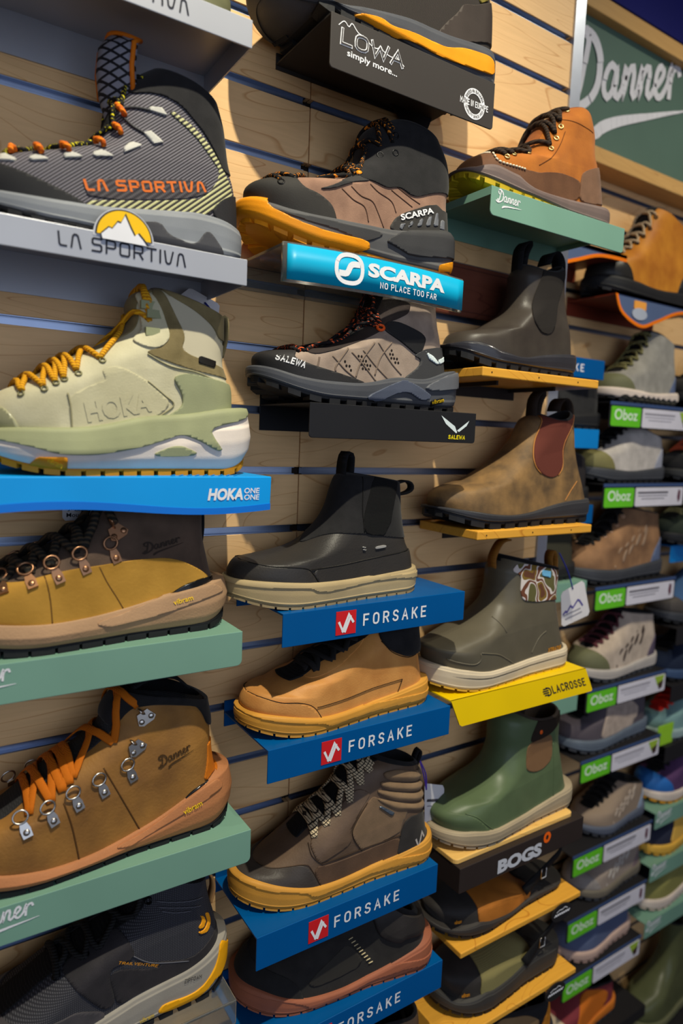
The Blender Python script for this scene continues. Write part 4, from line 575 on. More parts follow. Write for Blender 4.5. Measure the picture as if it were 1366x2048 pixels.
# ================================================================ the setting
maple = mat('maple_laminate', (230, 188, 134), .45, 'wood', 1.0, (204, 154, 100))
alu = mat('brushed_aluminium', (176, 182, 192), .28, None, metal=1.0)
alu_dk = mat('slot_aluminium', (150, 162, 186), .36, None, metal=1.0)
darkm = mat('slot_shadow_board', (38, 30, 26), .9)
def struct(o): o['kind'] = 'structure'; return o
SP = .0762; SH = .0049
def slatwall(name, x0, x1, y, i0, i1, seams=()):
    back = struct(MB().box(x0, x1, y+.0125, y+.02, -SP*i1, -SP*i0).obj(name, darkm))
    xs = [x0]+list(seams)+[x1]
    for a, b in zip(xs[:-1], xs[1:]):
        a += .0007 if a != x0 else 0; b -= .0007 if b != x1 else 0
        me = None
        for i in range(i0, i1):
            zc = -SP*(i+.5); h = SP/2-SH
            if me is None:
                o = MB().box(a-(a+b)/2, b-(a+b)/2, 0, .012, -h, h).obj('board', maple, back, loc=((a+b)/2, y, zc)); me = o.data; bevel(o, .0006, 1)
                ins = MB().box(a-(a+b)/2+.004, b-(a+b)/2-.006, .0085, .0098, -SH-.001, SH+.001).box(a-(a+b)/2+.004, b-(a+b)/2-.006, .0012, .0086, -SH-.0004, -SH+.0012).box(a-(a+b)/2+.004, b-(a+b)/2-.006, .0014, .0086, SH-.0008, SH+.0004)
                o2 = ins.obj('slot_insert', alu_dk, back, loc=((a+b)/2, y, zc-SP/2)); me2 = o2.data
            else:
                o = inst('board', me, back, ((a+b)/2, y, zc)); bevel(o, .0006, 1); inst('slot_insert', me2, back, ((a+b)/2, y, zc-SP/2))
    return back
slatwall('wall_back', -1.3, .473, 0, -9, 27, (0.0,))
slatwall('wall_recess', .497, 3.0, .226, -7, 27)
struct(MB().box(.473, .497, -.003, .24, -2.06, .70).obj('trim_1', mat('satin_metal_trim', (196, 204, 222), .35, None, metal=.85)))
struct(MB().box(.497, 3.2, .224, .25, .5334, 1.9).obj('wall_upper', mat('navy_wall_paint', (26, 30, 104), .7, 'paint')))
struct(MB().box(-3, 4, -4, .24, -2.10, -2.058).obj('floor', mat('shop_carpet', (70, 64, 58), .95, 'suede', .4)))
# ================================================================ shelves
def rrect(x0, x1, z0, z1, r, top=False):
    P = []
    for cx, cz, a0 in ((x1-r, z0+r, -90), (x1-r, z1-r, 0), (x0+r, z1-r, 90), (x0+r, z0+r, 180)):
        if cz > (z0+z1)/2 and not top: P.append((x1, z1) if cx > (x0+x1)/2 else (x0, z1)); continue
        for k in range(5): a = math.radians(a0+90*k/4); P.append((cx+r*math.cos(a), cz+r*math.sin(a)))
    return P
def shelf(name, label, xl, xr, z, lip, m, y0=0.0, d=.125, th=.002, back=.03, skirt=0.0, r=.004, cat='shelf', group=None, up=.012, wide=None):
    t = thing(name, label, cat, ((xl+xr)/2, y0, z), 0, group); a = (xl-xr)/2; b = -a
    MB().box(a, b, -d, -.0005, -th, 0).obj('plate', m, t)
    bevel(MB().prism(rrect(a, b, -lip, .0004, r), -d-.0014, -d+.0006).obj('front_lip', m, t), .0006, 2)
    if back: MB().box(a, b, -.0022, -.0004, -back, up).obj('back_plate', m, t)
    if skirt:
        for x in (a, b-.0015): MB().box(x, x+.0015, -d+.0006, -.002, -skirt, -th).obj('side_flange', m, t)
    t['half'] = b; return t
steel = mat('silver_enamel', (168, 170, 178), .38, 'paint', metal=.25)
white_ink = mat('white_print', (228, 228, 232), .6); black_ink = mat('dark_navy_print', (30, 32, 44), .5)
yf = -.125-.0018                              # lettering just in front of a lip
def put(t, name, f, A, B, h, m, y=yf): return lettering(name, f, mmv(A), mmv(B), h/1000., y, m, t)
# silver shelves, left column
for z, lab in ((-.010, 'silver metal shoe shelf cut off by the top left corner of the photo'), (-.236, 'silver metal shelf with a round mountain badge standing up from its lip')):
    xl, xr = -.425, -.139
    t = shelf('shoe_shelf', lab, xl, xr, z, .0255, steel, back=.042, skirt=.0245, r=.001, group='silver metal shelves')
    b = (xr-xl)/2; x0 = -.3205-(xl+xr)/2 if z < -.1 else -.3205-(xl+xr)/2
    f = strokes('la sportiva', .13, .22); put(t, 'lettering', f, ((-.3197-(xl+xr)/2)*1000, -18), ((-.2037-(xl+xr)/2)*1000, -18), 12.5, black_ink)
    if z < -.1:
        bx = (-.2625-(xl+xr)/2); R = .0275
        arc = [(bx+R*math.cos(a), -.0035+R*math.sin(a)) for a in np.linspace(0, math.pi, 25)]
        bd = MB().prism(arc, -.1268, -.1252).obj('badge', mat('badge_silver', (190, 192, 200), .4), t)
        MB().prism([(bx+(R-.0018)*math.cos(a), -.0015+(R-.0018)*math.sin(a)*.95) for a in np.linspace(0, math.pi, 25)], -.1274, -.1266).obj('badge_rim', black_ink, bd)
        MB().prism([(bx+(R-.0032)*math.cos(a), -.0015+(R-.0032)*math.sin(a)*.95) for a in np.linspace(0, math.pi, 25)], -.1280, -.1272).obj('badge_sun', mat('badge_yellow', (240, 190, 20), .5), bd)
        mt = [(-.021, 0), (-.014, .007), (-.011, .006), (-.006, .013), (-.003, .0125), (.001, .0205), (.006, .010), (.010, .003), (.013, .006), (.018, .001), (.022, -.004), (-.02, -.004)]
        MB().prism([(bx+p[0]*1.02, -.001+p[1]*1.02) for p in mt[::-1]], -.1285, -.1278).obj('badge_mountain', black_ink, bd)
        MB().prism([(bx+p[0]*.95-.0008, -.0018+p[1]*.94) for p in mt[::-1]], -.1291, -.1284).obj('badge_peak', mat('badge_white', (226, 226, 232), .5), bd)
# bright blue shelf with a wavy lower edge
hoka = mat('cyan_blue_enamel', (0, 152, 232), .4, 'paint', spec=.25)
xl, xr = -.43, -.105; t = thing('shoe_shelf', 'bright cyan blue shelf with a wavy lower edge and ribbed top', 'shelf', ((xl+xr)/2, 0, -.456)); b = (xr-xl)/2
MB().box(-b, b, -.1235, -.0005, -.003, 0).obj('plate', hoka, t)
pr = [(-b, 0), (b, 0), (b-.001, -.036)]+[(x, -.0345-.0045*math.sin((b-x)/(2*b)*math.pi*2.1+.25)) for x in np.linspace(b-.006, -b, 26)]
bevel(MB().prism(pr[::-1], -.1265, -.1235).obj('front_lip', hoka, t), .0012, 3)
pr2 = [(x, -.0275-.0045*math.sin((b-x)/(2*b)*math.pi*2.1+.25)*1.1) for x in np.linspace(b-.001, -b, 26)]; pr3 = [(x, -.0345-.0045*math.sin((b-x)/(2*b)*math.pi*2.1+.25)) for x in np.linspace(-b, b-.001, 26)]
MB().prism((pr2+pr3)[::-1], -.1269, -.1264).obj('wave_band', mat('deep_blue_enamel', (10, 112, 214), .35, 'paint'), t)
MB().box(-b, b, -.0022, -.0004, -.03, .01).obj('back_plate', hoka, t)
for k in range(9):
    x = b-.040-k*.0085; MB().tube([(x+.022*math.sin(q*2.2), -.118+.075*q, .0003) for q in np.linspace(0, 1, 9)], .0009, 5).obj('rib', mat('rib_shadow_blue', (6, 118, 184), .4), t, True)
put(t, 'lettering', font('HOKA', .045, .18), ((-.1779-(xl+xr)/2)*1000, -24.5), ((-.1385-(xl+xr)/2)*1000, -24.5), 12.6, white_ink, -.1272)
put(t, 'lettering', font('ONE', .02, .1), ((-.1372-(xl+xr)/2)*1000, -17.6), ((-.1195-(xl+xr)/2)*1000, -17.6), 5.8, white_ink, -.1272)
put(t, 'lettering', font('ONE', .02, .1), ((-.1372-(xl+xr)/2)*1000, -24.5), ((-.1195-(xl+xr)/2)*1000, -24.5), 5.8, white_ink, -.1272)
# sage green shelves
sage = mat('sage_green_enamel', (118, 158, 140), .36, 'paint', spec=.3)
name_script = script_name(.085)
for (xl, xr, z, lip, lab, fx0, fx1) in ((-.43, -.135, -.624, .0375, 'sage green shelf under the mustard and dark brown boot', -.425, -.358), (-.43, -.119, -.857, .0385, 'sage green shelf under the tan boot with orange laces', -.415, -.341), (.194, .469, -.0885, .035, 'sage green shelf under the orange boot, right of the white-lettered black shelf', .203, .249)):
    t = shelf('shoe_shelf', lab, xl, xr, z, lip, sage, r=.006, back=.03, skirt=.01, group='sage green shelves'); c = (xl+xr)/2
    put(t, 'lettering', name_script, ((fx0-c)*1000, -lip*1000*.55), ((fx1-c)*1000, -lip*1000*.55), (fx1-fx0)*1000*.34, white_ink)
# clear shelf at the bottom left
clear = mat('clear_acrylic', (226, 226, 222), .06, None, trans=.92, spec=.5)
t = shelf('shoe_shelf', 'clear acrylic shelf under the black trail boot at the bottom left', -.43, -.132, -1.063, .03, clear, back=.03, r=.002, th=.003)
# charcoal shelf, top of the second column
char = mat('charcoal_enamel', (58, 54, 52), .5, 'paint'); blk = mat('black_enamel', (34, 34, 37), .45, 'paint', spec=.15)
xl, xr, z = -.05, .189, .030; c = (xl+xr)/2
t = shelf('shoe_shelf', 'charcoal shelf with a white mountain outline and MADE IN EUROPE stamp', xl, xr, z, .054, char, back=.006, r=.004)
MB().prism([(.045, -.002), (.115, -.002), (.102, -.034), (.088, -.036)][::-1], -.012, -.009).obj('bracket', blk, t)
X = lambda w: (w-c)*1000
fo = strokes('LOWA', .20, .12, .08, 1.55)
put(t, 'lettering', fo, (X(-.0385), -28.5), (X(.046), -27.5), 17.5, white_ink)
put(t, 'lettering_core', strokes('LOWA', .20, .12, .08, 1.55, .09), (X(-.0385), -28.5), (X(.046), -27.5), 17.5, char, yf-.0006)
put(t, 'lettering', font('simply more...', .012), (X(-.029), -39), (X(.038), -40), 8.5, white_ink)
rg = polyres([(X(-.0405), -10), (X(-.034), -4.5), (X(-.028), -8), (X(-.024), -3.6), (X(-.016), -10), (X(-.010), -11.5), (X(.002), -17), (X(.010), -17.5), (X(.014), -13.5), (X(.018), -17.5), (X(.030), -20), (X(.034), -15.5), (X(.038), -19), (X(.047), -24)], 60)
mb = Flat(); V, F = ribbon(rg, .9); mb.add(V, F); mk('mountain_line', [(v[0]/1000, yf-d_, v[1]/1000) for v, d_ in zip(mb.V, mb.L)], mb.F, white_ink, t, False)
cx, cz = (.156-c), -.033
for a0, a1 in ((12, 168), (192, 348)):
    A = np.radians(np.linspace(a0, a1, 22)); P = [(cx+.0175*math.cos(a), cz+.0175*math.sin(a)) for a in A]+[(cx+.0115*math.cos(a), cz+.0115*math.sin(a)) for a in A[::-1]]
    mk('stamp_ring', [(p[0], yf, p[1]) for p in P], [(i, i+1, 42-i, 43-i) for i in range(21)], white_ink, t, False)
def arc_text(t, txt, cx, cz, R, a0, a1, h, m, y, flip=False):
    f = font(txt, .01); V, F = f.arr(); out = []
    for u, v in V:
        k = u/f.w; a = math.radians(a0+(a1-a0)*k); r = R+(v-.5)*h*(-1 if flip else 1); out.append((cx+r*math.cos(a), y, cz+r*math.sin(a)))
    mk('lettering', out, F, m, t, False)
arc_text(t, 'BASED IN BAVARIA', cx, cz, .0145, 160, 20, 0.0038, char, yf-.0005); arc_text(t, 'QUALITY SINCE 1923', cx, cz, .0145, 198, 342, 0.0038, char, yf-.0005, True)
put(t, 'lettering', strokes('MADE IN EUROPE', .17, .13, 0, .8), (cx*1000-23, cz*1000-3.6), (cx*1000+23, cz*1000-3.6), 7.2, white_ink)
# acrylic holder with a blue strip
xl, xr, z = -.094, .162, -.208; c = (xl+xr)/2; h = (xr-xl)/2
t = thing('shoe_shelf', 'clear acrylic shelf holding a curved turquoise strip with white lettering', 'shelf', (c, 0, z))
MB().box(-h, h, -.118, -.0005, -.003, 0).obj('plate', clear, t); MB().box(-h, h, -.003, -.0003, -.03, 0).obj('back_plate', clear, t)
def bow(x): return -.118-.012*(1-(x/h)**2)
def bowed(name, x0, x1, z0, z1, dy, m, th=.0012, n=24):
    xs = np.linspace(x0, x1, n); V = []; F = []
    for x in xs:
        for yy in (bow(x)-dy, bow(x)-dy+th):
            for zz in (z0, z1): V.append((x, yy, zz))
    for i in range(n-1):
        a = 4*i; b2 = a+4; F += [(a, b2, b2+1, a+1), (a+2, a+3, b2+3, b2+2), (a, a+2, b2+2, b2), (a+1, b2+1, b2+3, a+3)]
    F += [(0, 1, 3, 2), (4*n-4, 4*n-2, 4*n-1, 4*n-3)]; return mk(name, V, F, m, t)
bowed('acrylic_lip', -h, h, -.040, .001, 0, clear, .004); bowed('printed_strip', -h+.004, h, -.0375, -.001, .0012, mat('turquoise_card', (6, 164, 206), .38, 'paint'))
def bow_text(name, f, A, B, hh, m, dy=.0017):
    P, F = fit(f, mmv(A), mmv(B), hh/1000.); return mk(name, [(p[0], bow(p[0])-dy, p[1]) for p in P], F, m, t, False)
bow_text('lettering', font('SCARPA', .05), (-27, -22.0), (92, -22.5), 15.5, white_ink); bow_text('lettering', strokes('NO PLACE TOO FAR', .15, .22, 0, .9), (-10, -32.5), (78, -32.8), 7.2, white_ink)
ring = [(-51+16.5*math.copysign(abs(math.cos(a))**.8, math.cos(a)), -17.5+15*math.copysign(abs(math.sin(a))**.8, math.sin(a))) for a in np.linspace(0, 2*math.pi, 33)]
fl = Flat(); V, F = ribbon(ring, 4.6); fl.add(V, F); V, F = ribbon(polyres([(-61, -23), (-54, -22), (-49, -13), (-41, -11.5)], 12), 6.5); fl.add(V, F)
mk('emblem', [(v[0]/1000, bow(v[0]/1000)-.0017-d_, v[1]/1000) for v, d_ in zip(fl.V, fl.L)], fl.F, white_ink, t, False)
# black shelf with an eagle mark
xl, xr, z = -.06, .191, -.374; c = (xl+xr)/2
t = shelf('shoe_shelf', 'black metal shelf with a white winged mark and yellow lettering', xl, xr, z, .0385, blk, back=.032, r=.004)
wing = mat('pale_print', (214, 226, 228), .5)
fl = Flat(); fl.add([(X(.131), -5), (X(.1545), -17.5), (X(.1588), -25), (X(.1575), -26.5), (X(.139), -15)], [(4, 3, 2, 1, 0)]); fl.add([(X(.1585), -22.8), (X(.179), -9.5), (X(.1745), -16.5), (X(.162), -24.6)], [(3, 2, 1, 0)])
mk('winged_mark', [(v[0]/1000, yf-d_, v[1]/1000) for v, d_ in zip(fl.V, fl.L)], fl.F, wing, t, False)
put(t, 'lettering', strokes('SALEWA', .2, .16, .12, .95), (X(.144), -34), (X(.1725), -34), 5.4, mat('yellow_print', (236, 214, 20), .5))
# four blue shelves
blue = mat('royal_blue_enamel', (0, 82, 146), .36, 'paint', spec=.15); red = mat('red_square_print', (206, 32, 38), .5)
GB = 'blue shelves with a red square'
def vmark(t, x, zc, s, y):
    fl = Flat()
    for P in (((-.34, .02), (-.16, -.34), (.0, -.02)), ((-.16, -.34), (.12, .34), (.34, .02)), ((-.05, -.36), (.2, .24))):
        V, F = ribbon(np.array(P)*s, .11*s); fl.add(V, F)
    return mk('v_mark', [(x+v[0], y-d_, zc+v[1]) for v, d_ in zip(fl.V, fl.L)], fl.F, white_ink, t, False)
for xl, xr, z, lip, rx, tx0, tx1, lab in ((-.086, .19, -.6105, .039, -.001, .024, .123, 'blue shelf under the black pull-on boot'), (-.10, .176, -.768, .040, -.0145, .0105, .1096, 'blue shelf under the tan leather shoe'), (-.108, .17, -.996, .042, -.0235, -.0004, .1026, 'blue shelf under the brown boot with a padded ribbed collar'), (-.11, .19, -1.15, .043, -.012, .012, .114, 'lowest of the blue shelves, under the black slip-on shoe')):
    t = shelf('shoe_shelf', lab, xl, xr, z, lip, blue, back=.02, r=.0008, group=GB, up=.014); c = (xl+xr)/2; sq = .0143
    sqo = MB().box(rx-c-sq, rx-c+sq, yf-.0003, yf+.0003, -lip/2-sq, -lip/2+sq).obj('red_square', red, t); vmark(sqo, rx-c, -lip/2, 2*sq, yf-.0006)
    put(t, 'lettering', strokes('FORSAKE', .15, .36, 0, .82), (X(tx0), -lip*500-7.2), (X(tx1), -lip*500-7.2), 15.0, white_ink)
# wooden shelves, third column
pine = mat('honey_pine', (228, 166, 62), .4, 'wood', 1.2, (196, 128, 44))
def plank(label, xl, xr, z, th, d=.125, back=True, group='honey wooden plank shelves', y0=0):
    t = thing('wooden_shelf', label, 'shelf', ((xl+xr)/2, y0, z), 0, group); b = (xr-xl)/2
    bevel(MB().box(-b, b, -d, -.003, -th, 0).obj('plank', pine, t), .0015, 2)
    br = mat('dark_bracket', (44, 38, 36), .5)
    MB().box(-b*.6, b*.6, -.0028, -.0005, -.03, 0).obj('back_plate', br, t)
    for x in (-b*.5, b*.5): MB().box(x-.002, x+.002, -d*.75, -.003, -th-.006, -th).obj('bracket', br, t)
    if th > .011:
        for x in (-b*.86, -b*.1, b*.6): MB().tube([(x, -d-.0004, -th*.5), (x, -d+.001, -th*.5)], .0011, 8).obj('screw_hole', darkm, t)
    return t
plank('honey wooden plank shelf under the black rubber-soled ankle boot', .199, .439, -.312, .0125)
plank('honey wooden plank shelf under the rustic brown ankle boot', .208, .45, -.530, .0125)
t1 = plank('honey wooden plank shelf under the black and brown clog', .227, .50, -1.157, .009)
t2 = plank('honey wooden plank shelf under the black and olive clog', .20, .505, -1.300, .009)
badge = mat('badge_black', (34, 32, 34), .5)
for t, xw in ((t1, .449), (t2, .449)):
    x = xw-t.location.x; P = [(x+.025*math.cos(a), -.0165+.0145*math.sin(a)) for a in np.linspace(0, 2*math.pi, 25)[:-1]]
    bo = MB().prism(P[::-1], -.123, -.121).obj('oval_badge', badge, t); bo.location = (0, -.0058, 0)
    fl = Flat(); V, F = ribbon([(x-.013, -.012), (x-.006, -.0095), (x, -.0105), (x+.006, -.008), (x+.012, -.011)], .0014); fl.add(V, F); V, F = ribbon([(x-.018+.0024*q, -.018+.0022*(q % 2)) for q in range(16)], .0022); fl.add(V, F); mk('badge_print', [(v[0], -.1234-d_, v[1]) for v, d_ in zip(fl.V, fl.L)], fl.F, white_ink, bo, False)
# yellow shelf with a flared lip
yel = mat('signal_yellow_enamel', (226, 190, 0), .38, 'paint', spec=.3)
t = thing('shoe_shelf', 'yellow shelf with a flared front and black lettering', 'shelf', (.321, 0, -.762)); b = .143
MB().box(-b, b, -.125, -.0005, -.002, 0).obj('plate', yel, t); MB().box(-b, b, -.0022, -.0004, -.03, .01).obj('back_plate', yel, t)
def lp(x, k, dy=0): return (x+.014*k, -.125-.006*k-dy, -.0372*k)
V = [lp(-b, 0), lp(b, 0), lp(b, .93), lp(b-.003, 1), lp(-b+.003, 1), lp(-b, .93)]; V += [(v[0], v[1]+.0018, v[2]) for v in V]
mk('front_lip', V, [(5, 4, 3, 2, 1, 0), (6, 7, 8, 9, 10, 11)]+[(i, (i+1) % 6, (i+1) % 6+6, i+6) for i in range(6)], yel, t, False)
P, F = fit(strokes('LACROSSE', .15, .2, 0, .85), (.063, -.0255), (.141, -.0255), .0125); mk('lettering', [lp(p[0]-.0095, -p[1]/.0372, .0006) for p in P], F, black_ink, t, False)
fl = Flat()
for k, (a0, a1) in enumerate(((.045, .052), (.043, .054), (.043, .054), (.045, .052))):
    V, F = ribbon([(a0, -.0155-k*.0032), (a1, -.0155-k*.0032)], .0018); fl.add(V, F)
V, F = ribbon(polyres([(.051, -.0145), (.0585, -.0165), (.0585, -.0245), (.051, -.0265)], 10), .002); fl.add(V, F)
mk('emblem', [lp(v[0]-.0095, -v[1]/.0372, .0006) for v in fl.V], fl.F, black_ink, t, False)
# dark shelf with a pale wooden tray
esp = mat('espresso_laminate', (48, 40, 38), .4, 'paint')
t = thing('shoe_shelf', 'dark brown shelf with a wooden top board and big silver lettering', 'shelf', (.35, 0, -1.010))
bevel(MB().box(-.138, .137, -.128, -.002, -.046, -.0075).obj('body', esp, t), .001, 2)
bevel(MB().prism(rrect(-.139, .122, -.118, -.004, .008, True), 0, .0075).obj('wood_board', mat('pale_birch', (236, 190, 110), .35, 'wood', 1.2, (222, 168, 84)), t), .0012, 2)
ob = t.children[-1]; ob.rotation_euler = (math.radians(-90), 0, 0); ob.location = (0, 0, 0)
put(t, 'lettering', font('BOGS', .055), ((.289-.35)*1000, -41.5), ((.386-.35)*1000, -41.5), 22, mat('silver_print', (190, 192, 200), .4), -.1284)
mb = MB(); R = [(.397-.35+.0058*math.cos(a), -.0155+.0066*math.sin(a)) for a in np.linspace(0, 2*math.pi, 25)]
fl = Flat(); V, F = ribbon(R, .0052); fl.add(V, F); mk('ring_mark', [(v[0], -.1286-d_, v[1]) for v, d_ in zip(fl.V, fl.L)], fl.F, mat('orange_print', (238, 100, 20), .5), t, False)
# ================================================================ shoes on the shelves
black_rub = mat('black_rubber', (34, 34, 36), .55, 'rubber'); grey_rub = mat('grey_rubber', (112, 115, 120), .5, 'rubber'); dk_line = mat('dark_stitch', (30, 24, 20), .8)
blk_fab = mat('black_fabric', (30, 30, 33), .85, 'fabric', 1.3, (16, 16, 18)); blk_knit = mat('black_softshell', (34, 33, 35), .9, 'suede', 1.0, (24, 24, 26))
gun = mat('gunmetal', (120, 118, 116), .32, None, metal=1.0); nick = mat('satin_nickel', (196, 190, 182), .3, None, metal=1.0); bronze = mat('antique_bronze', (168, 124, 92), .35, None, metal=.9); brass = mat('bright_brass', (224, 196, 130), .3, None, metal=1.0)
yel_rub = mat('yellow_mark', (232, 190, 22), .5)
def ey(key, m, R=.0026, r=.0009): return ring_mesh(key, R, r, m)
def rows(E, lim): return E
def rivets(s, key, m, hooks=(), plate=None):
    dm = dome_mesh(key, .0032, .0016, m); l = s.last
    for (x, z) in s.D.get('RV', ()):
        for sd in (-1, 1):
            p, n = s.surf(x/1000, z/1000, sd)
            if p is None: continue
            a = Vector(n); e = bpy.data.objects.new('lace_ring', None)
            up = (Vector((-.35, 0, 1))-a*a.dot(Vector((-.35, 0, 1)))).normalized(); rt = up.cross(a)
            V = []; mb = MB(); c = Vector(p)+a*.0008
            pl = [(-.0045, -.0065), (.0045, -.0065), (.0048, .002), (.003, .0085), (-.003, .0085), (-.0048, .002)]
            V = [c+rt*q[0]+up*q[1]+a*h for h in (.0012, -.0008) for q in pl]; mb.add(V, [tuple(range(6)), tuple(range(11, 5, -1))]+[(i, i+6, (i+1) % 6+6, (i+1) % 6) for i in range(6)])
            po = mb.obj('lace_plate', m, s.root)
            d = [c+a*.002+up*(.0085+.0062+.0062*math.sin(t))+rt*(.0068*math.cos(t)) for t in np.linspace(-.5*math.pi-1.2, 1.5*math.pi-1.2+.3, 20)]
            MB().tube(d, .0011, 6).obj('ring', m, po, True); inst('rivet', dm, po, c+a*.0012-up*.0015, nrot(a))
    for (x, z) in s.D.get('HK', ()):
        for sd in (-1, 1):
            p, n = s.surf(x/1000, z/1000, sd)
            if p is None: continue
            a = Vector(n); up = (Vector((-.5, 0, .85))-a*a.dot(Vector((-.5, 0, .85)))).normalized(); rt = up.cross(a); c = Vector(p)+a*.001; mb = MB()
            V = [c+rt*q[0]+up*q[1]+a*h for h in (.0013, -.0008) for q in ((-.010, -.003), (-.006, -.0062), (.006, -.0062), (.010, -.003), (.006, .008), (-.006, .008))]
            mb.add(V, [tuple(range(6)), tuple(range(11, 5, -1))]+[(i, i+6, (i+1) % 6+6, (i+1) % 6) for i in range(6)])
            po = mb.obj('lace_hook', m, s.root); MB().tube([c+up*.006+a*.001, c+up*.010+a*.003, c+up*.0125+a*.006, c+up*.010+a*.009], [.0035, .004, .0042, .003], 8, .0012).obj('hook', m, po, True)
            for q in (-.0056, .0056): inst('rivet', dm, po, c+rt*q-up*.001+a*.0012, nrot(a))
# ---- grey climbing boot with the orange name
D = SHOES['sportiva']; P = D['P']
s = Shoe(D, 'hiking_boot', 'grey woven high-top boot with orange lettering and orange lace loops', W=.98)
s.upper(mat('grey_black_weave', (126, 122, 130), .7, 'stripe', 1.8, (54, 51, 56))); s.lining(blk_knit)
s.spring = .014; s.tread(black_rub, .007, 15, .4); s.sole(mat('midsole_grey', (128, 132, 138), .45, 'rubber'), s.mid); s.sole_panel('sole_lower', D['SP']['lower'], mat('sole_charcoal', (70, 70, 74), .6, 'rubber'), .0012, 1)
s.panel('toe_rand', P['toe_rand'], mat('toe_rand_black', (40, 40, 42), .7, 'rubber'), .0014)
s.panel('yellow_stripe_band', P['stripe_band'], mat('pale_yellow_stripes', (206, 204, 150), .7, 'stripe', 1.1, (62, 58, 58)), .0010)
s.panel('name_band', P['name_band'], mat('name_band_grey', (84, 80, 84), .7, 'stripe', 1.0, (64, 60, 64)), .0007, 1)
s.panel('collar', P['collar'], blk_knit, .0016); s.panel('heel_patch', P['heel_patch'], mat('dotted_rubber', (58, 56, 60), .8, 'fabric', 1.4, (30, 30, 32)), .0018, 1)
for k in range(1, 8): s.panel('lace_tab', P['tab%d' % k], mat('tab_white', (206, 204, 196), .7, 'fabric', 2), .0020, 0)
s.text('lettering', strokes('la sportiva', .2, .2), *D['X']['name'], mat('orange_lettering', (214, 110, 44), .6))
for q in D['SM']: s.seam(q, mat('grey_cable', (60, 60, 62), .6), .0012, lift=.001)
s.tongue(mat('tongue_black', (30, 30, 32), .9, 'fabric'), .014, .36, .9, .0012)
s.laces(mat('black_yellow_cord', (220, 206, 30), .8, 'fleck', 1.0, (26, 26, 26)), .0022, .020, .003)
l = s.last
for i, (t, y) in enumerate(sorted(D['E'])[:6]):
    p, n = l.at(t, -max(.010, abs(y)/1000)); q, n2 = l.at(min(t+.035, .95), -max(.006, abs(y)/1000-.006))
    MB().tube([p+n*.001, p+n*.005+(q-p)*.15, p+n*.0062+(q-p)*.5, q+n2*.0052, q+n2*.001], .0026, 8).obj('lace_loop', mat('orange_cord', (236, 128, 22), .75, 'lace', .7, (196, 88, 20)), s.root, True)
tx = mmv(D['F'][8])
TG = [(l.F[9]+np.array(d)) for d in ((-.004, 0), (-.010, .022), (-.012, .045), (-.010, .066))]
V = []; F = []; nU = 9
for i, (w, p, th) in enumerate(zip((.016, .019, .021, .021, .015), TG+[TG[-1]+np.array([.006, .012])], (.004, .004, .004, .004, .002))):
    for sg in (1, -1):
        for j in range(nU):
            a = -1+2*j/(nU-1); V.append((p[0]+.012*a*a-(th if sg > 0 else 0)+(.022*(-a)*.5+.011 if 1 else 0), w*a, p[1]+(.0 if i < 4 else -.006*a*a)))
n2 = 2*nU
for i in range(4):
    for j in range(nU-1): F += [(i*n2+j, i*n2+j+1, (i+1)*n2+j+1, (i+1)*n2+j), (i*n2+nU+j, (i+1)*n2+nU+j, (i+1)*n2+nU+j+1, i*n2+nU+j+1)]
    F += [(i*n2, (i+1)*n2, (i+1)*n2+nU, i*n2+nU), (i*n2+nU-1, i*n2+n2-1, (i+1)*n2+n2-1, (i+1)*n2+nU-1)]
F += [(4*n2+j, 4*n2+j+1, 4*n2+nU+j+1, 4*n2+nU+j) for j in range(nU-1)]
tg = mk('tongue_flap', V, F, mat('lattice_fabric', (132, 134, 146), .6, 'lattice', 1.0, (26, 26, 32)), s.root); tg['label'] = 'lattice fabric tongue sticking up'
MB().tube([V[i*n2+j] for i, j in [(1, 0), (2, 0), (3, 0), (4, 0)]]+[V[4*n2+j] for j in range(1, nU)]+[V[3*n2+nU-1], V[2*n2+nU-1], V[n2+nU-1]], .0024, 7).obj('orange_binding', mat('orange_binding', (232, 124, 20), .6, 'fabric', 2), tg, True)
# ---- sage running boot
D = SHOES['hoka']; P = D['P']; SPn = D['SP']
s = Shoe(D, 'hiking_boot', 'pale sage chunky hiking boot with mustard yellow laces and a white sole', W=1.0, taper=((0, 1.02), (.05, .97), (.09, .84), (.14, .8), (.3, .84)))
sg1 = mat('pale_sage_nubuck', (196, 190, 160), .75, 'suede', .6, (178, 172, 142)); sg2 = mat('sage_rubber', (150, 154, 118), .55, 'rubber'); olive = mat('olive_suede', (132, 118, 82), .85, 'suede', .8, (104, 92, 60))
s.upper(sg1); s.lining(mat('olive_lining', (112, 100, 66), .9, 'fabric', 1.6))
s.oh = .007; s.spring = .016; s.heelb = .014; s.tread(mat('amber_rubber', (196, 132, 30), .5, 'rubber'), .007, 15, .25, flare=.001, depth=.02)
s.sole(mat('white_foam', (226, 214, 204), .6, 'rubber'), s.mid, flare=.005, levels=((0, -.004), (.2, .002), (.45, .004), (.7, .002), (1, -.001)), Rb=.045)
s.sole_panel('upper_foam_layer', SPn['upper_layer'], sg2, .0022, 2); s.sole_panel('sole_window', SPn['window'], sg2, .0012, 2); bo = s.sole_panel('sole_block', SPn['block'], mat('amber_block', (206, 136, 24), .5, 'rubber'), .0016, 0)
s.panel('toe_cap', P['toe_cap'], mat('sage_gloss_cap', (158, 156, 122), .3, 'rubber', coat=.4), .0016); s.panel('ankle_panel', P['ankle_panel'], mat('pale_mesh', (204, 196, 172), .9, 'fabric', 2.2, (180, 172, 148)), .0008)
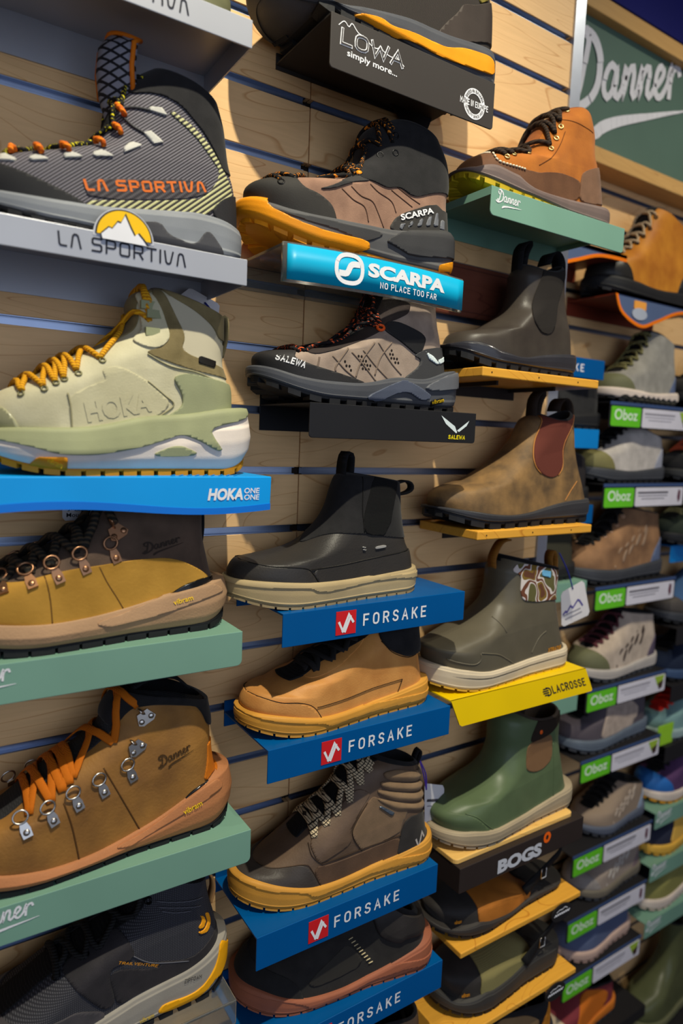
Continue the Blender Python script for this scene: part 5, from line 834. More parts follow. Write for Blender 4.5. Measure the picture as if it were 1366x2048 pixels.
s.panel('vamp_panel', P['vamp_panel'], mat('sage_overlay', (190, 184, 152), .7, 'suede', .6, (176, 170, 138)), .0009); s.panel('suede_band', P['suede_band'], olive, .0012); s.panel('knit_rim', P['knit_rim'], olive, .0018)
s.panel('eyestay', P['eyestay'], sg1, .0022); s.panel('heel_wrap', P['heel_wrap'], sg2, .0028)
s.panel('tag', P['tag'], mat('tag_black', (28, 26, 24), .5), .0022, 0)
s.tongue(olive, .017, .26, .97, .0012)
for q in D['SM']: s.seam(q, mat('sage_stitch', (150, 144, 112), .8), .0008, lift=.001)
s.text('lettering', font('HOKA', .035), *D['X']['name'], mat('sage_embossed', (188, 182, 150), .5, 'suede', .6, (176, 170, 138)), lift=.0016)
s.text('lettering', font('vibram', .01), mmv(SPn['block'][0])*1000+np.array([13, 3.5]), mmv(SPn['block'][2])*1000+np.array([-5, -11]), 5.5, yel_rub, 'sole', .0042)
s.laces(mat('mustard_rope', (222, 164, 26), .75, 'lace', .8, (176, 118, 16)), .0027, .042, .004, eyelet=ey('eyelet_sage', mat('eyelet_olive', (120, 116, 82), .4, None, metal=.3)))
for (t, y) in sorted(D['E'])[-3:]:
    for sgn in (-1, 1):
        p, n = s.last.at(t, sgn*abs(y)/1000); MB().add([Vector(p)+Vector(d) for d in [(a, b*sgn, c) for a in (-.007, .007) for b in (0, .0045) for c in (-.004, .004)]], [(0, 1, 3, 2), (4, 6, 7, 5), (0, 4, 5, 1), (2, 3, 7, 6), (0, 2, 6, 4), (1, 5, 7, 3)]).obj('lace_hook', sg2, s.root)
s.loop(olive, [np.array(D['B'][-1])+np.array(d) for d in ((0, -40), (5, -20), (6, -4), (3, 4), (-3, 0))], .008)
# ---- mustard and brown boot
D = SHOES['danner_mustard']; P = D['P']
s = Shoe(D, 'hiking_boot', 'mustard yellow and dark brown leather boot with dark camouflage laces', W=.99)
s.upper(mat('dark_brown_suede', (92, 74, 62), .85, 'suede', .6, (72, 58, 48))); s.lining(blk_fab)
s.heelb = .012; s.spring = .012; s.tread(black_rub, .008, 12, .12); tan_s = mat('taupe_foam', (168, 134, 102), .65, 'rubber', .6, bump=.4)
s.sole(tan_s, s.mid, flare=.004, levels=((0, -.002), (.2, .002), (.5, .0035), (.8, .001), (1, -.001)), Rb=.045); s.sole_panel('side_panel', D['SP']['side_panel'], tan_s, .0014)
s.groove_lines(tan_s, (.3, .5, .68), .0012, 'sole_ridge')
s.panel('vamp', P['vamp'], mat('mustard_nubuck', (186, 140, 58), .8, 'leather', .7, (160, 118, 44)), .0012); s.panel('heel_clip', P['heel_clip'], mat('gloss_black', (22, 22, 24), .2, None, coat=.5), .0022, 1)
for q in D['SM']: s.seam(q, mat('brown_seam', (110, 78, 34), .8), .0009, lift=.0008)
s.text('lettering', script_name(.1), *D['X']['name'], mat('embossed_brown', (52, 42, 36), .8)); s.text('lettering', font('vibram', .01), *D['X']['mark'], yel_rub, 'sole', .0026)
s.tongue(mat('dark_olive_fabric', (44, 40, 34), .9, 'fabric'), .016, .2, 1, .0012); rivets(s, 'rivet_bronze', bronze)
s.laces(mat('camo_cord', (70, 58, 44), .85, 'lace', .5, (30, 30, 28)), .0042, .040, .005)
s.loop(blk_fab, [np.array(D['B'][-1])+np.array(d) for d in ((0, -70), (3, -45), (2.5, -25), (0, -12))], .006, name='heel_strip')
# ---- tan boot, orange laces
D = SHOES['danner_tan']; P = D['P']
s = Shoe(D, 'hiking_boot', 'tan leather boot with flat orange laces on silver rings', W=.99, bow=.006)
tanl = mat('waxed_tan_leather', (152, 108, 52), .55, 'leather', .8, (118, 82, 42), .25)
s.upper(tanl); s.lining(blk_fab, .06, .008, .005)
s.heelb = .012; s.spring = .012; s.tread(black_rub, .006, 12, .12); rus = mat('russet_foam', (176, 116, 74), .6, 'rubber', .6, bump=.4)
s.sole(rus, s.mid, flare=.004, levels=((0, -.002), (.2, .002), (.5, .0035), (.8, .001), (1, -.001)), Rb=.045); s.sole_panel('side_panel', D['SP']['side_panel'], rus, .0014); s.groove_lines(rus, (.28, .46, .64), .0012, 'sole_ridge')
s.panel('collar', P['collar'], blk_knit, .002, puff=.002); s.panel('heel_strip', P['heel_strip'], mat('orange_webbing', (214, 124, 24), .8, 'fabric', 2, (170, 92, 14)), .0016, 1); s.panel('heel_clip', P['heel_clip'], mat('gloss_black', (22, 22, 24), .2), .0024, 1)
for q in D['SM']: s.seam(q, mat('tan_seam', (84, 56, 26), .8), .0009)
s.text('lettering', script_name(.1), *D['X']['name'], mat('embossed_tan', (66, 46, 24), .8)); s.text('lettering', font('vibram', .01), *D['X']['mark'], yel_rub, 'sole', .0026)
s.tongue(mat('charcoal_quilt', (46, 46, 48), .9, 'fabric'), .021, .22, .95, .0014); rivets(s, 'rivet_nickel', nick)
s.laces(mat('orange_flat_lace', (222, 128, 22), .8, 'fabric', 2.2, (170, 84, 10)), .0042, .046, .005, flat=.0011)
s.loop(blk_fab, [np.array(D['F'][-1])+np.array(d) for d in ((-6, -22), (2, -4), (22, 10), (52, 10), (72, -6))], .012, name='tongue_top')
# ---- black trail boot, bottom left
D = SHOES['trail']; P = D['P']
s = Shoe(D, 'hiking_boot', 'black and charcoal trail boot with a yellow heel edge at the bottom left', W=1.0)
s.upper(mat('charcoal_mesh', (78, 78, 84), .85, 'fabric', 1.0, (40, 40, 46))); s.lining(blk_fab)
s.spring = .016; s.heelb = .018; s.tread(black_rub, .007, 14, .3); s.sole(mat('warm_grey_foam', (150, 144, 134), .6, 'rubber'), s.mid, flare=.004, Rb=.045)
ov = mat('slate_overlay', (70, 66, 70), .6, 'suede', .8, (58, 56, 60))
s.panel('toe_guard', P['toe_guard'], ov, .0016)
for q in D['SM']: s.seam(q, mat('slate_piping', (90, 90, 98), .7), .0007, lift=.0012); s.panel('side_overlay', P['overlay_a'], ov, .0013); s.panel('side_overlay', P['overlay_b'], ov, .0013)
yo = mat('yellow_outsole', (240, 168, 18), .5, 'rubber')
for k in ('logo_b', 'logo_c'): s.panel('arc_mark', P[k], mat('amber_mark', (226, 150, 24), .5), .0016, 2)
s.sole_panel('outsole_side', D['SP']['outsole_side'], yo, .0016)
s.text('lettering', strokes('ZIPFOAM', .12, .2), *D['X']['zip'], black_ink, 'sole', .0012); s.text('lettering', strokes('TRAILVENTURE', .14, .2, .1, 1.2), *D['X']['name'], mat('amber_mark', (226, 150, 24), .5), lift=.003); s.text('lettering', font('vibram', .01), *D['X']['mark'], yel_rub, 'sole', .002)
s.tongue(blk_fab, .018, .25, 1, .0012); s.laces(mat('black_cord', (34, 34, 36), .85, 'lace', 1, (20, 20, 20)), .003, .024, .004, eyelet=ey('eyelet_black', mat('eyelet_black', (22, 22, 24), .3, None, metal=.6), .0034, .0013))
s.loop(mat('tan_tab', (196, 142, 84), .7), [np.array(D['B'][-2])+np.array(d) for d in ((4, -14), (8, 0), (7, 14), (3, 22))], .007)
# ---- charcoal boot at the top
D = SHOES['lowa']; P = D['P']
s = Shoe(D, 'hiking_boot', 'charcoal boot with an orange sole band, seen from below at the top', W=1.02)
s.upper(mat('charcoal_cordura', (66, 60, 56), .85, 'fabric', 1.4, (40, 36, 34))); s.lining(blk_fab)
s.spring = .046; s.tread(black_rub, .012, 13, .3, depth=.022); gs = mat('slate_midsole', (72, 74, 80), .5, 'rubber'); s.sole(gs, s.mid, flare=.004)
s.sole_panel('orange_band', D['SP']['band'], mat('orange_sole', (238, 152, 26), .5, 'rubber'), .0022)
s.panel('heel_leather', P['heel_leather'], mat('dark_umber_leather', (62, 54, 50), .6, 'leather'), .0016); s.tongue(blk_fab, .018, .25, 1); s.panel('tag', P['tag'], mat('tag_olive', (116, 104, 44), .6), .002, 0)
# ---- brown suede boot with orange tread
D = SHOES['scarpa']; P = D['P']; SPn = D['SP']
s = Shoe(D, 'hiking_boot', 'brown suede boot with black collar and orange tread at the toe', W=1.0)
s.upper(mat('rose_brown_suede', (152, 118, 98), .9, 'suede', .7, (126, 96, 80))); s.lining(blk_knit)
s.spring = .026; s.heelb = .006; s.tread(mat('orange_rubber', (236, 150, 26), .45, 'rubber'), .009, 14, .3, depth=.024); sl = mat('ash_midsole', (82, 82, 84), .6, 'rubber'); s.sole(sl, s.mid, flare=.004)
s.sole_panel('sole_wedge', SPn['wedge'], mat('dark_wedge', (60, 60, 62), .6, 'rubber'), .001); s.sole_panel('heel_guard', SPn['heel_guard'], mat('dark_wedge', (60, 60, 62), .6), .003, 1); s.sole_panel('toe_tread', SPn['toe_tread'], mat('orange_rubber', (236, 150, 26), .45), .004, 1); s.sole_panel('heel_tread', SPn['heel_tread'], mat('orange_rubber', (236, 150, 26), .45), .002, 0)
s.panel('toe_cap', P['toe_cap'], mat('matte_black_rand', (52, 50, 48), .75, 'rubber'), .0016); s.panel('collar', P['collar'], blk_knit, .0015); s.panel('lace_guard', P['lace_guard'], mat('charcoal_guard', (60, 58, 58), .8, 'fabric', 2), .0014); s.panel('heel_panel', P['heel_panel'], mat('heel_panel_dark', (54, 52, 50), .7, 'suede'), .0016, 1)
for k in range(1, 7): s.panel('heel_stripe', P['s%d' % k], mat('stripe_grey', (108, 110, 116), .6), .0026, 0)
s.text('lettering', font('SCARPA', .03), *D['X']['name'], white_ink, lift=.0028)
for q in D['SM']: s.seam(q, mat('groove_brown', (86, 62, 50), .9), .0008)
s.tongue(blk_fab, .018, .3, 1, .0012); s.laces(mat('black_amber_cord', (216, 130, 34), .8, 'fleck', .8, (22, 20, 20)), .0024, .034, .004, eyelet=ey('eyelet_black', gun, .0034, .0013))
p, n = s.surf(*(mmv(P['lace_guard'][3]+np.array([0, 0])))) if 0 else s.last.at(sorted(D['E'])[4][0], -.034); inst('lace_lock', dome_mesh('orange_lock', .0045, .004, mat('orange_bead', (236, 140, 20), .4)), s.root, p, nrot(n))
# ---- taupe technical boot
D = SHOES['salewa']; P = D['P']; SPn = D['SP']
s = Shoe(D, 'hiking_boot', 'taupe boot with black toe rubber and red-flecked black laces', W=1.0)
s.upper(mat('taupe_suede', (158, 140, 126), .9, 'suede', .7, (132, 116, 104))); s.lining(blk_knit)
s.spring = .022; s.tread(black_rub, .008, 12, .42, depth=.024); s.sole(mat('slate_rubber', (74, 76, 82), .5, 'rubber'), s.mid, flare=.004)
s.sole_panel('sole_arch', SPn['arch'], mat('blue_slate', (78, 84, 100), .45, 'rubber'), .003, 1); s.sole_panel('heel_fin', SPn['heel_fin'], mat('slate_light', (96, 98, 104), .5, 'rubber'), .003, 1)
s.sole_panel('sole_label', SPn['label'], mat('label_black', (26, 26, 26), .5), .0022, 0)
tc = mat('toe_rubber_black', (44, 43, 44), .6, 'rubber'); s.panel('toe_cap', P['toe_cap'], tc, .0016); s.panel('lace_guard', P['lace_guard'], mat('dark_mesh', (58, 50, 48), .9, 'fabric', 2), .0010); s.panel('ankle_strap', P['strap'], mat('strap_black', (36, 36, 38), .5, 'rubber'), .0018); s.panel('heel_cage', P['heel_cage'], mat('cage_grey', (62, 62, 64), .6, 'rubber'), .002, 1)
for k in ('mark_l', 'mark_r'): s.panel('winged_mark', P[k], wing, .0032, 0)
vm = dome_mesh('vent_hole', .0016, .0004, mat('vent_dark', (32, 26, 24), .9))
for k in ('vent1', 'vent2', 'vent3'):
    Q = mmv(P[k]); lo, hi = Q.min(0), Q.max(0); G = np.array([(x, z) for i, z in enumerate(np.arange(lo[1], hi[1], .0046)) for x in np.arange(lo[0]+(i % 2)*.0023, hi[0], .0046)]); 
    for x, z in G[polysd(Q, G) < -.0006]:
        p, n = s.surf(x, z); 
        if p is not None: inst('vent_hole', vm, s.root, p+n*.0002, nrot(n))
s.text('lettering', strokes('SALEWA', .2, .16, .12), *D['X']['name'], white_ink, lift=.0024); s.text('lettering', font('vibram', .01), *D['X']['mark'], yel_rub, 'sole', .003)
for q in D['SM']: s.seam(q, mat('taupe_overlay', (120, 104, 92), .8), .0012)
s.tongue(blk_fab, .018, .25, 1, .0016); s.laces(mat('red_fleck_cord', (226, 92, 44), .8, 'fleck', .8, (26, 24, 26)), .0022, .034, .004)
p, n = s.last.at(sorted(D['E'])[5][0], -.033); inst('lace_lock', ring_mesh('orange_ring', .0042, .0018, mat('orange_ring', (236, 92, 30), .45)), s.root, p+n*.002, nrot(n))
# ---- black pull-on boot
D = SHOES['forsake_black']; P = D['P']
s = Shoe(D, 'ankle_boot', 'black leather pull-on boot with a beige sole and two pull loops', W=.98, taper=((0, 1), (.04, .95), (.08, .84), (.13, .82), (.3, .84)))
bl = mat('black_leather', (52, 49, 47), .42, 'leather', 1, (48, 46, 45), .2)
s.upper(bl); s.lining(blk_knit); s.spring = .014; s.tread(mat('beige_rubber', (158, 138, 102), .6, 'rubber'), .0035, 17, .16); bg_ = mat('beige_sole', (172, 152, 114), .6, 'rubber'); s.sole(bg_, s.mid, flare=.003); s.sole_panel('sole_step', D['SP']['step'], bg_, .0014, 1)
s.panel('shaded_shaft', P['shaded_shaft'], blk_knit, .0010); s.panel('elastic', P['elastic'], mat('black_elastic', (24, 24, 25), .95, 'fabric', 2, (14, 14, 15)), .0018, 1); s.panel('toe_cap', P['toe_cap'], bl, .0014); s.panel('heel_band', P['heel_band'], bl, .0014); s.panel('tag', P['tag'], mat('tag_grey', (150, 148, 146), .6), .002, 0)  # dark shaft panel also paints the cast shadow of the shelf above
for q in D['SM']: s.seam(q, mat('ink_stitch', (20, 19, 19), .8), .0006, lift=.0014)
for k in ('dash1', 'dash2'): s.panel('dash', P[k], mat('tag_grey', (150, 148, 146), .6), .002, 0)
s.loop(blk_fab, [np.array(D['F'][-1])+np.array(d) for d in ((-8, -20), (-8, 4), (-6, 20), (-2, 27), (4, 22), (4, 4), (4, -12))], .010); s.loop(blk_fab, [np.array(D['B'][-1])+np.array(d) for d in ((-3, -3), (8, 0), (18, 1), (26, -3), (27, -10), (18, -15), (4, -17))], .006)
# ---- tan leather shoe
D = SHOES['forsake_tan']; P = D['P']
s = Shoe(D, 'leather_shoe', 'tan leather lace-up shoe with a gum yellow sole', 'shoe', W=.98)
tn = mat('camel_leather', (204, 144, 78), .5, 'leather', 1.2, (184, 124, 64), .2); gum = mat('gum_sole', (206, 146, 58), .5, 'rubber')
s.upper(tn); s.lining(blk_knit, .05, .009, .006); s.spring = .014; s.tread(gum, .0035, 17, .16); s.sole(gum, s.mid, flare=.003); s.sole_panel('sole_step', D['SP']['step'], gum, .0014, 1)
s.panel('collar', P['collar'], blk_knit, .003, puff=.002); s.panel('toe_cap', P['toe_cap'], tn, .0014); s.panel('lace_stay', P['lace_stay'], tn, .0010)
for q in D['SM']: s.seam(q, dk_line, .0005, lift=.0012)
s.seam(np.array(P['toe_cap'][2:8]), dk_line, .0005, lift=.0014); s.tongue(blk_fab, .020, .3, 1, .0018); s.laces(mat('black_flat_lace', (40, 38, 38), .85, 'fabric', 2), .004, .036, .004, flat=.0012)
s.text('lettering', strokes('V', .2), np.array(P['collar'][3])+np.array([10, -52]), np.array(P['collar'][3])+np.array([17, -50]), 9, mat('debossed_tan', (136, 80, 50), .7))
# ---- brown padded boot
D = SHOES['forsake_brown']; P = D['P']
s = Shoe(D, 'hiking_boot', 'brown leather boot with ribbed padded collar and gum sole', W=.98)
brn = mat('umber_leather', (104, 84, 68), .5, 'leather', 1.0, (82, 66, 54), .2); s.upper(brn); s.lining(blk_knit, .06, .008, .005)
s.spring = .014; s.tread(gum, .0035, 17, .16); s.sole(gum, s.mid, flare=.003); s.sole_panel('sole_step', D['SP']['step'], gum, .0014, 1)
dkl = mat('dark_toe_leather', (66, 60, 56), .45, 'leather', 1, (56, 50, 47), .2); sd = mat('taupe_rib_suede', (132, 108, 82), .9, 'suede', .8, (114, 92, 70))
s.panel('toe_cap', P['toe_cap'], dkl, .0014); s.panel('lower_band', P['lower_band'], mat('cocoa_leather', (94, 72, 56), .5, 'leather', 1, (78, 60, 48)), .0012); s.panel('quarter', P['quarter'], mat('quarter_suede', (120, 96, 74), .9, 'suede', .8, (104, 84, 64)), .0010); s.panel('lace_facing', P['lace_facing'], brn, .0014); s.panel('heel_patch', P['heel_patch'], mat('heel_black', (46, 43, 42), .7, 'suede'), .0018, 1)
for k in range(1, 5): s.panel('collar_rib', P['rib%d' % k], sd, .0012, 2, puff=.0045)
s.panel('tag', P['tag'], mat('steel_tag', (120, 132, 146), .35, None, metal=.8), .003, 0)
for q in D['SM']: s.seam(q, mat('umber_stitch', (60, 46, 36), .8), .0006, lift=.0012)
vm_ = [(-9, 2), (-4, -9), (0, 0), (4, 9), (9, 1)]; c0 = np.array(P['heel_patch']).mean(0)+np.array([-2, -2]); fl = Flat(); V, F = ribbon(np.array(vm_)/18.+.5, .17); fl.add(V, F)
s.text('v_mark', fl, c0+np.array([-9, -9]), c0+np.array([9, -9]), 18, mat('mark_grey', (178, 170, 164), .6), lift=.0026)
s.tongue(blk_fab, .017, .36, 1, .0016); s.laces(mat('speckled_lace', (204, 184, 150), .85, 'lattice', 2.6, (40, 34, 30)), .0042, .040, .004, flat=.0016)
s.loop(blk_fab, [np.array(D['B'][-1])+np.array(d) for d in ((-2, -18), (5, -4), (9, 8), (5, 13), (0, 4), (-2, -8))], .005)
# ---- black slip-on
D = SHOES['forsake_low']; P = D['P']
s = Shoe(D, 'slip_on_shoe', 'black suede slip-on shoe with a terracotta sole', 'shoe', W=1.0)
s.upper(mat('black_nubuck', (42, 40, 39), .9, 'suede', .8, (32, 30, 30))); s.lining(blk_knit, .045, .010, .006); ter = mat('terracotta_sole', (158, 94, 68), .55, 'rubber')
s.spring = .014; s.tread(ter, .0035, 17, .16); s.sole(ter, s.mid, flare=.003); s.sole_panel('sole_step', D['SP']['step'], ter, .0014, 1)
s.panel('collar', P['collar'], mat('dark_collar_leather', (50, 46, 45), .6, 'leather'), .003, puff=.003); s.panel('toe_cap', P['toe_cap'], mat('toe_suede_black', (36, 35, 35), .9, 'suede'), .0013); s.panel('side_panel', P['side_panel'], mat('canvas_charcoal', (58, 55, 51), .9, 'fabric', 2), .0008)
q = mmv(P['zigzag']); a, b_ = q[1], q[2]
for f_ in np.linspace(0, 1, 9):
    c_ = a+(b_-a)*f_; pts = []
    for d_ in (-.003, 0, .003):
        p, n = s.surf(c_[0]+d_, c_[1]+d_*.2)
        if p is not None: pts.append(p+n*.001)
    if len(pts) == 3: MB().tube(pts, .0008, 5).obj('stitch', mat('cream_thread', (206, 190, 150), .8), s.root, True)
# ---- orange moc-toe boot
D = SHOES['danner_orange']; P = D['P']
s = Shoe(D, 'work_boot', 'orange-brown moc-toe boot with dark laces, toe overhanging its green shelf', W=1.0)
s.upper(mat('orange_oiled_suede', (174, 102, 30), .8, 'suede', .5, (148, 82, 22))); s.lining(mat('tan_lining', (150, 100, 50), .9, 'suede'))
s.spring = .022; s.tread(mat('yellow_tread', (190, 160, 30), .6, 'rubber'), .008, 15, .3, depth=.028); s.sole(mat('mauve_brown_sole', (112, 96, 92), .45, 'rubber'), s.mid, flare=.004)
lb = mat('chocolate_leather', (104, 70, 48), .7, 'leather', 1, (88, 58, 40)); s.panel('lower_vamp', P['lower_vamp'], lb, .0013); s.panel('heel_counter', P['heel_counter'], mat('mocha_nubuck', (122, 88, 66), .8, 'suede', .7, (104, 74, 54)), .0018)
for q in D['SM']: s.seam(q, mat('rust_seam', (96, 52, 18), .8), .0007)
q = polyres(mmv(P['lower_vamp'][2:6]), 15)
for i in range(14):
    p, n = s.surf(*(q[i])); p2, n2 = s.surf(*(q[i]+(q[i+1]-q[i])*.6))
    if p is not None and p2 is not None: MB().tube([p+n*.0018, (p+p2)/2+n*.0028, p2+n2*.0018], .0013, 6).obj('stitch', mat('cream_cord', (226, 212, 186), .8), s.root, True)
s.tongue(mat('rust_tongue', (150, 84, 34), .85, 'suede'), .014, .36, 1, .001); s.laces(mat('espresso_cord', (58, 44, 34), .8, 'lace', .6, (34, 26, 22)), .0030, .040, .005, eyelet=ey('eyelet_brass', brass, .0032, .0012))
# ---- black pull-on work boot
D = SHOES['chelsea_black']; P = D['P']
def chelsea(D, label, um, em, sm, pm, tr, loops=True):
    s = Shoe(D, 'ankle_boot', label, W=.98, bow=-.012, taper=((0, 1), (.04, .95), (.08, .84), (.13, .82), (.3, .84))); s.upper(um); s.lining(blk_knit, .06, .006, .003); s.spring = .018; s.tread(tr, .010, 10, .3, depth=.02); s.sole(sm, s.mid, flare=.004); s.groove_lines(sm, (.75,), .0014, 'welt')
    s.panel('elastic', P['elastic'], em, .0014, 2)
    s.loop(pm, [np.array(D['F'][-1])+np.array(d) for d in ((-4, -25), (-4, 2), (-2, 22), (8, 34), (16, 33), (8, 18), (5, 0), (6, -10))], .010); s.loop(pm, [np.array(D['B'][-1])+np.array(d) for d in ((1, -20), (1, 2), (-4, 14), (-14, 20), (-26, 14), (-32, 0))], .012)
    return s
s = chelsea(D, 'black smooth leather ankle boot with elastic sides on a wooden plank', mat('charcoal_smooth_leather', (64, 58, 52), .38, 'leather', 1, (54, 48, 44), .08), mat('dark_elastic', (40, 36, 34), .9, 'fabric', 2), mat('black_gloss_rubber', (46, 46, 52), .3, 'rubber', coat=.3), blk_fab, black_rub)
D = SHOES['chelsea_brown']; P = D['P']
s = chelsea(D, 'rustic mottled brown ankle boot with maroon elastic sides', mat('mottled_crazy_horse', (140, 108, 68), .6, 'leather', 1.2, (88, 70, 50), .15), mat('maroon_elastic', (110, 56, 44), .85, 'fabric', 2, (88, 42, 34)), mat('slate_black_sole', (52, 52, 56), .4, 'rubber'), mat('dark_brown_strap', (48, 38, 32), .8, 'fabric', 2), black_rub)
e = P['elastic']
for q in (e[0:1]+e[8:9]+e[7:8]+e[6:7], e[1:5]): s.seam(np.array(q), mat('tan_thread', (190, 128, 66), .8), .0008, 'stitch_line', .001)
for q in D['SM']: s.seam(q, mat('tan_thread', (190, 128, 66), .8), .0007, 'stitch_line')
# ---- rubber ankle boot with a camouflage panel
D = SHOES['camo_boot']; P = D['P']
s = Shoe(D, 'rubber_boot', 'dark olive rubber ankle boot with a camouflage cuff panel', W=1.0)
s.upper(mat('olive_grey_rubber', (92, 86, 72), .38, 'rubber', bump=.03)); s.lining(blk_knit, .07, .005, .002); s.spring = .014; s.tread(mat('amber_thin_sole', (214, 168, 60), .5, 'rubber'), .003, 16, .2); cr = mat('cream_rubber', (200, 184, 158), .5, 'rubber'); s.sole(cr, s.mid, flare=.003)
s.groove_lines(mat('dark_line_rubber', (60, 56, 48), .5), (.62,), .0012, 'sole_line')
s.panel('camo_panel', P['camo'], mat('camouflage_fabric', (120, 100, 70), .85, 'camo'), .0014, 2); s.panel('binding', P['binding'], blk_fab, .0016, 0)
for q in D['SM']: s.seam(q, mat('olive_ridge', (98, 92, 78), .35), .0010)
s.text('lettering', strokes('XTRATUF', .2, .1, .15), *D['X']['mark'], mat('amber_print', (206, 134, 20), .5))
tn_ = mat('bronze_strap', (150, 98, 34), .6, 'fabric', 2); s.loop(tn_, [np.array(D['F'][-2])+np.array(d) for d in ((2, -6), (-1, 12), (6, 28), (16, 38), (30, 40))], .008); s.loop(tn_, [np.array(D['B'][-1])+np.array(d) for d in ((2, -26), (5, 0), (3, 18), (-3, 26), (-8, 16), (-6, 0))], .008)
c_ = mmv(P['camo'][2]); 
s.panel('tag', [np.array(P['camo'][2])+np.array(d) for d in ((14, -8), (34, -12), (34, -22), (14, -17))], mat('tag_sky', (110, 176, 214), .6), .0026, 0)
# ---- green rubber boot
D = SHOES['green_boot']; P = D['P']
s = Shoe(D, 'rubber_boot', 'moss green rubber boot with a tan side gusset and beige sole', W=1.0, bow=-.012)
gr = mat('moss_green_rubber', (88, 104, 74), .36, 'rubber', bump=.02); s.upper(gr); s.lining(mat('brown_lining', (60, 50, 42), .9, 'suede'), .07, .006, .003); s.spring = .014; bgs = mat('stone_rubber', (164, 148, 122), .5, 'rubber'); s.tread(bgs, .004, 16, .2); s.sole(bgs, s.mid, flare=.004); s.groove_lines(bgs, (.72,), .0018, 'welt')
s.panel('toe_guard', P['toe_guard'], gr, .0012)
for q in D['SM']: s.seam(q, gr, .0010); s.panel('pull_tab', P['pull_tab'], mat('dark_taupe_tab', (72, 60, 52), .7, 'fabric', 2), .0020, 2); s.panel('gusset', P['elastic'], mat('tan_gusset', (172, 132, 96), .8, 'fabric', 2.4, (156, 118, 84)), .0012, 2)
h = s.surf(*(mmv(P['pull_tab'])[[3]].mean(0)+np.array([-.002, .012])));
if h[0] is not None: inst('orange_rivet', dome_mesh('orange_rivet', .0036, .001, mat('orange_dot', (232, 96, 26), .5)), s.root, h[0]+h[1]*.0022, nrot(h[1]))
# ---- two clogs
def clog(D, label, um, tm, sm, xm):
    s = Shoe(D, 'clog', label, 'clog', W=1.02, taper=((0, 1), (.02, .97), (.05, .85), (.1, .7)), Rf=((0, .075), (.3, .09), (1, .10)), Rb=((0, .036), (1, .05)))
    s.upper(tm); s.lining(mat('clog_lining', (44, 38, 34), .9, 'suede'), .02, .006, .004); s.spring = .016; s.tread(black_rub, .005, 15, .25); s.sole(sm, s.mid, flare=.004)
    F0 = np.array(D['F'], float); B0 = np.array(D['B'], float); xt = F0[:, 0].min(); L = B0[:, 0].max()-xt; zt = F0[:, 1].max()
    s.panel('vamp', [(xt+L*.30, -10), (xt+L*.62, -10), (xt+L*.70, 30), (xt+L*.66, zt+30), (xt+L*.26, zt+30), (xt+L*.20, 30)], um, .0016, 2)
    s.text('lettering', font('vibram', .01), *D['X']['mark'], mat('amber_logo', (232, 150, 24), .5), 'sole', .0022)
    st = [(xt+L*.60, zt*.6, -44), (xt+L*.78, zt*1.05, -43), (xt+L*.95, zt*1.25, -34), (xt+L*1.005, zt*1.3, -12), (xt+L*1.005, zt*1.3, 12), (xt+L*.95, zt*1.25, 34), (xt+L*.78, zt*1.05, 43), (xt+L*.60, zt*.6, 44)]
    Q = polyres([(a/1000, c/1000, b/1000) for a, b, c in st], 40); nr = [(q[0]-.02, q[1]*2, 0) for q in Q]; MB().tube(Q, .009, 8, .0022, [(Q[i][0]-(xt+L*.7)/1000, Q[i][1], 0) for i in range(40)]).obj('heel_strap', xm, s.root, True)
    b = Q[6]; MB().tube([(b[0]-.006, b[1]-.004, b[2]-.008), (b[0]-.006, b[1]-.004, b[2]+.008), (b[0]+.006, b[1]-.004, b[2]+.008), (b[0]+.006, b[1]-.004, b[2]-.008), (b[0]-.006, b[1]-.004, b[2]-.008)], .0012, 6).obj('buckle', nick, s.root, True)
    return s
clog(SHOES['clog_brown'], 'black and rust brown clog with a heel strap and buckle', mat('rust_leather', (176, 108, 42), .55, 'leather'), mat('black_clog', (48, 44, 42), .6, 'suede'), mat('clog_sole', (56, 52, 50), .55, 'rubber'), blk_fab)
clog(SHOES['clog_green'], 'black and olive clog with a heel strap, lowest in its column', mat('olive_canvas', (138, 130, 84), .85, 'fabric', 1.6, (118, 110, 70)), mat('black_clog', (48, 44, 42), .6, 'suede'), mat('clog_sole2', (58, 56, 54), .55, 'rubber'), blk_fab)
# ================================================================ recessed bay on the right
Y2 = .226
oak = mat('oak_frame', (206, 162, 100), .45, 'wood', 1.0, (186, 140, 84))
t = thing('framed_sign', 'dark green framed sign with large white script lettering', 'sign', (1.1, Y2, .325))
MB().box(-.61, .62, -.036, -.001, -.13, .125).obj('panel', mat('spruce_panel', (84, 108, 96), .5, 'paint'), t)
for z0, z1 in ((-.155, -.125), (.122, .154)): bevel(MB().box(-.61, .62, -.056, -.001, z0, z1).obj('frame_rail', oak, t), .0015, 2)
f = script_name(.10); V, F = f.arr(); A = np.array([[.1401, .0404], [-.0061, .1472], [.6819, .2359]]); P = np.column_stack([V, np.ones(len(V))])@A
o = mk('lettering', [(p[0]-1.1, -.0375-d_*8, p[1]-.325) for p, d_ in zip(P, f.L)], F, mat('sign_white', (214, 212, 216), .5), t, False)
# plaque on the wall behind the black pull-on boot
t = thing('wall_plaque', 'dark reddish brown plaque on the wall behind the black ankle boot', 'plaque', (.282, 0, -.188))
bevel(MB().box(-.09, .083, -.009, -.0005, -.038, .037).obj('board', mat('mahogany_gloss', (104, 58, 44), .3, 'wood', 1, (84, 44, 34)), t), .002, 2)
for zz in (-.031, .030): MB().box(-.085, .078, -.0098, -.0088, zz, zz+.0015).obj('bead', mat('mahogany_bead', (84, 46, 36), .4), t)
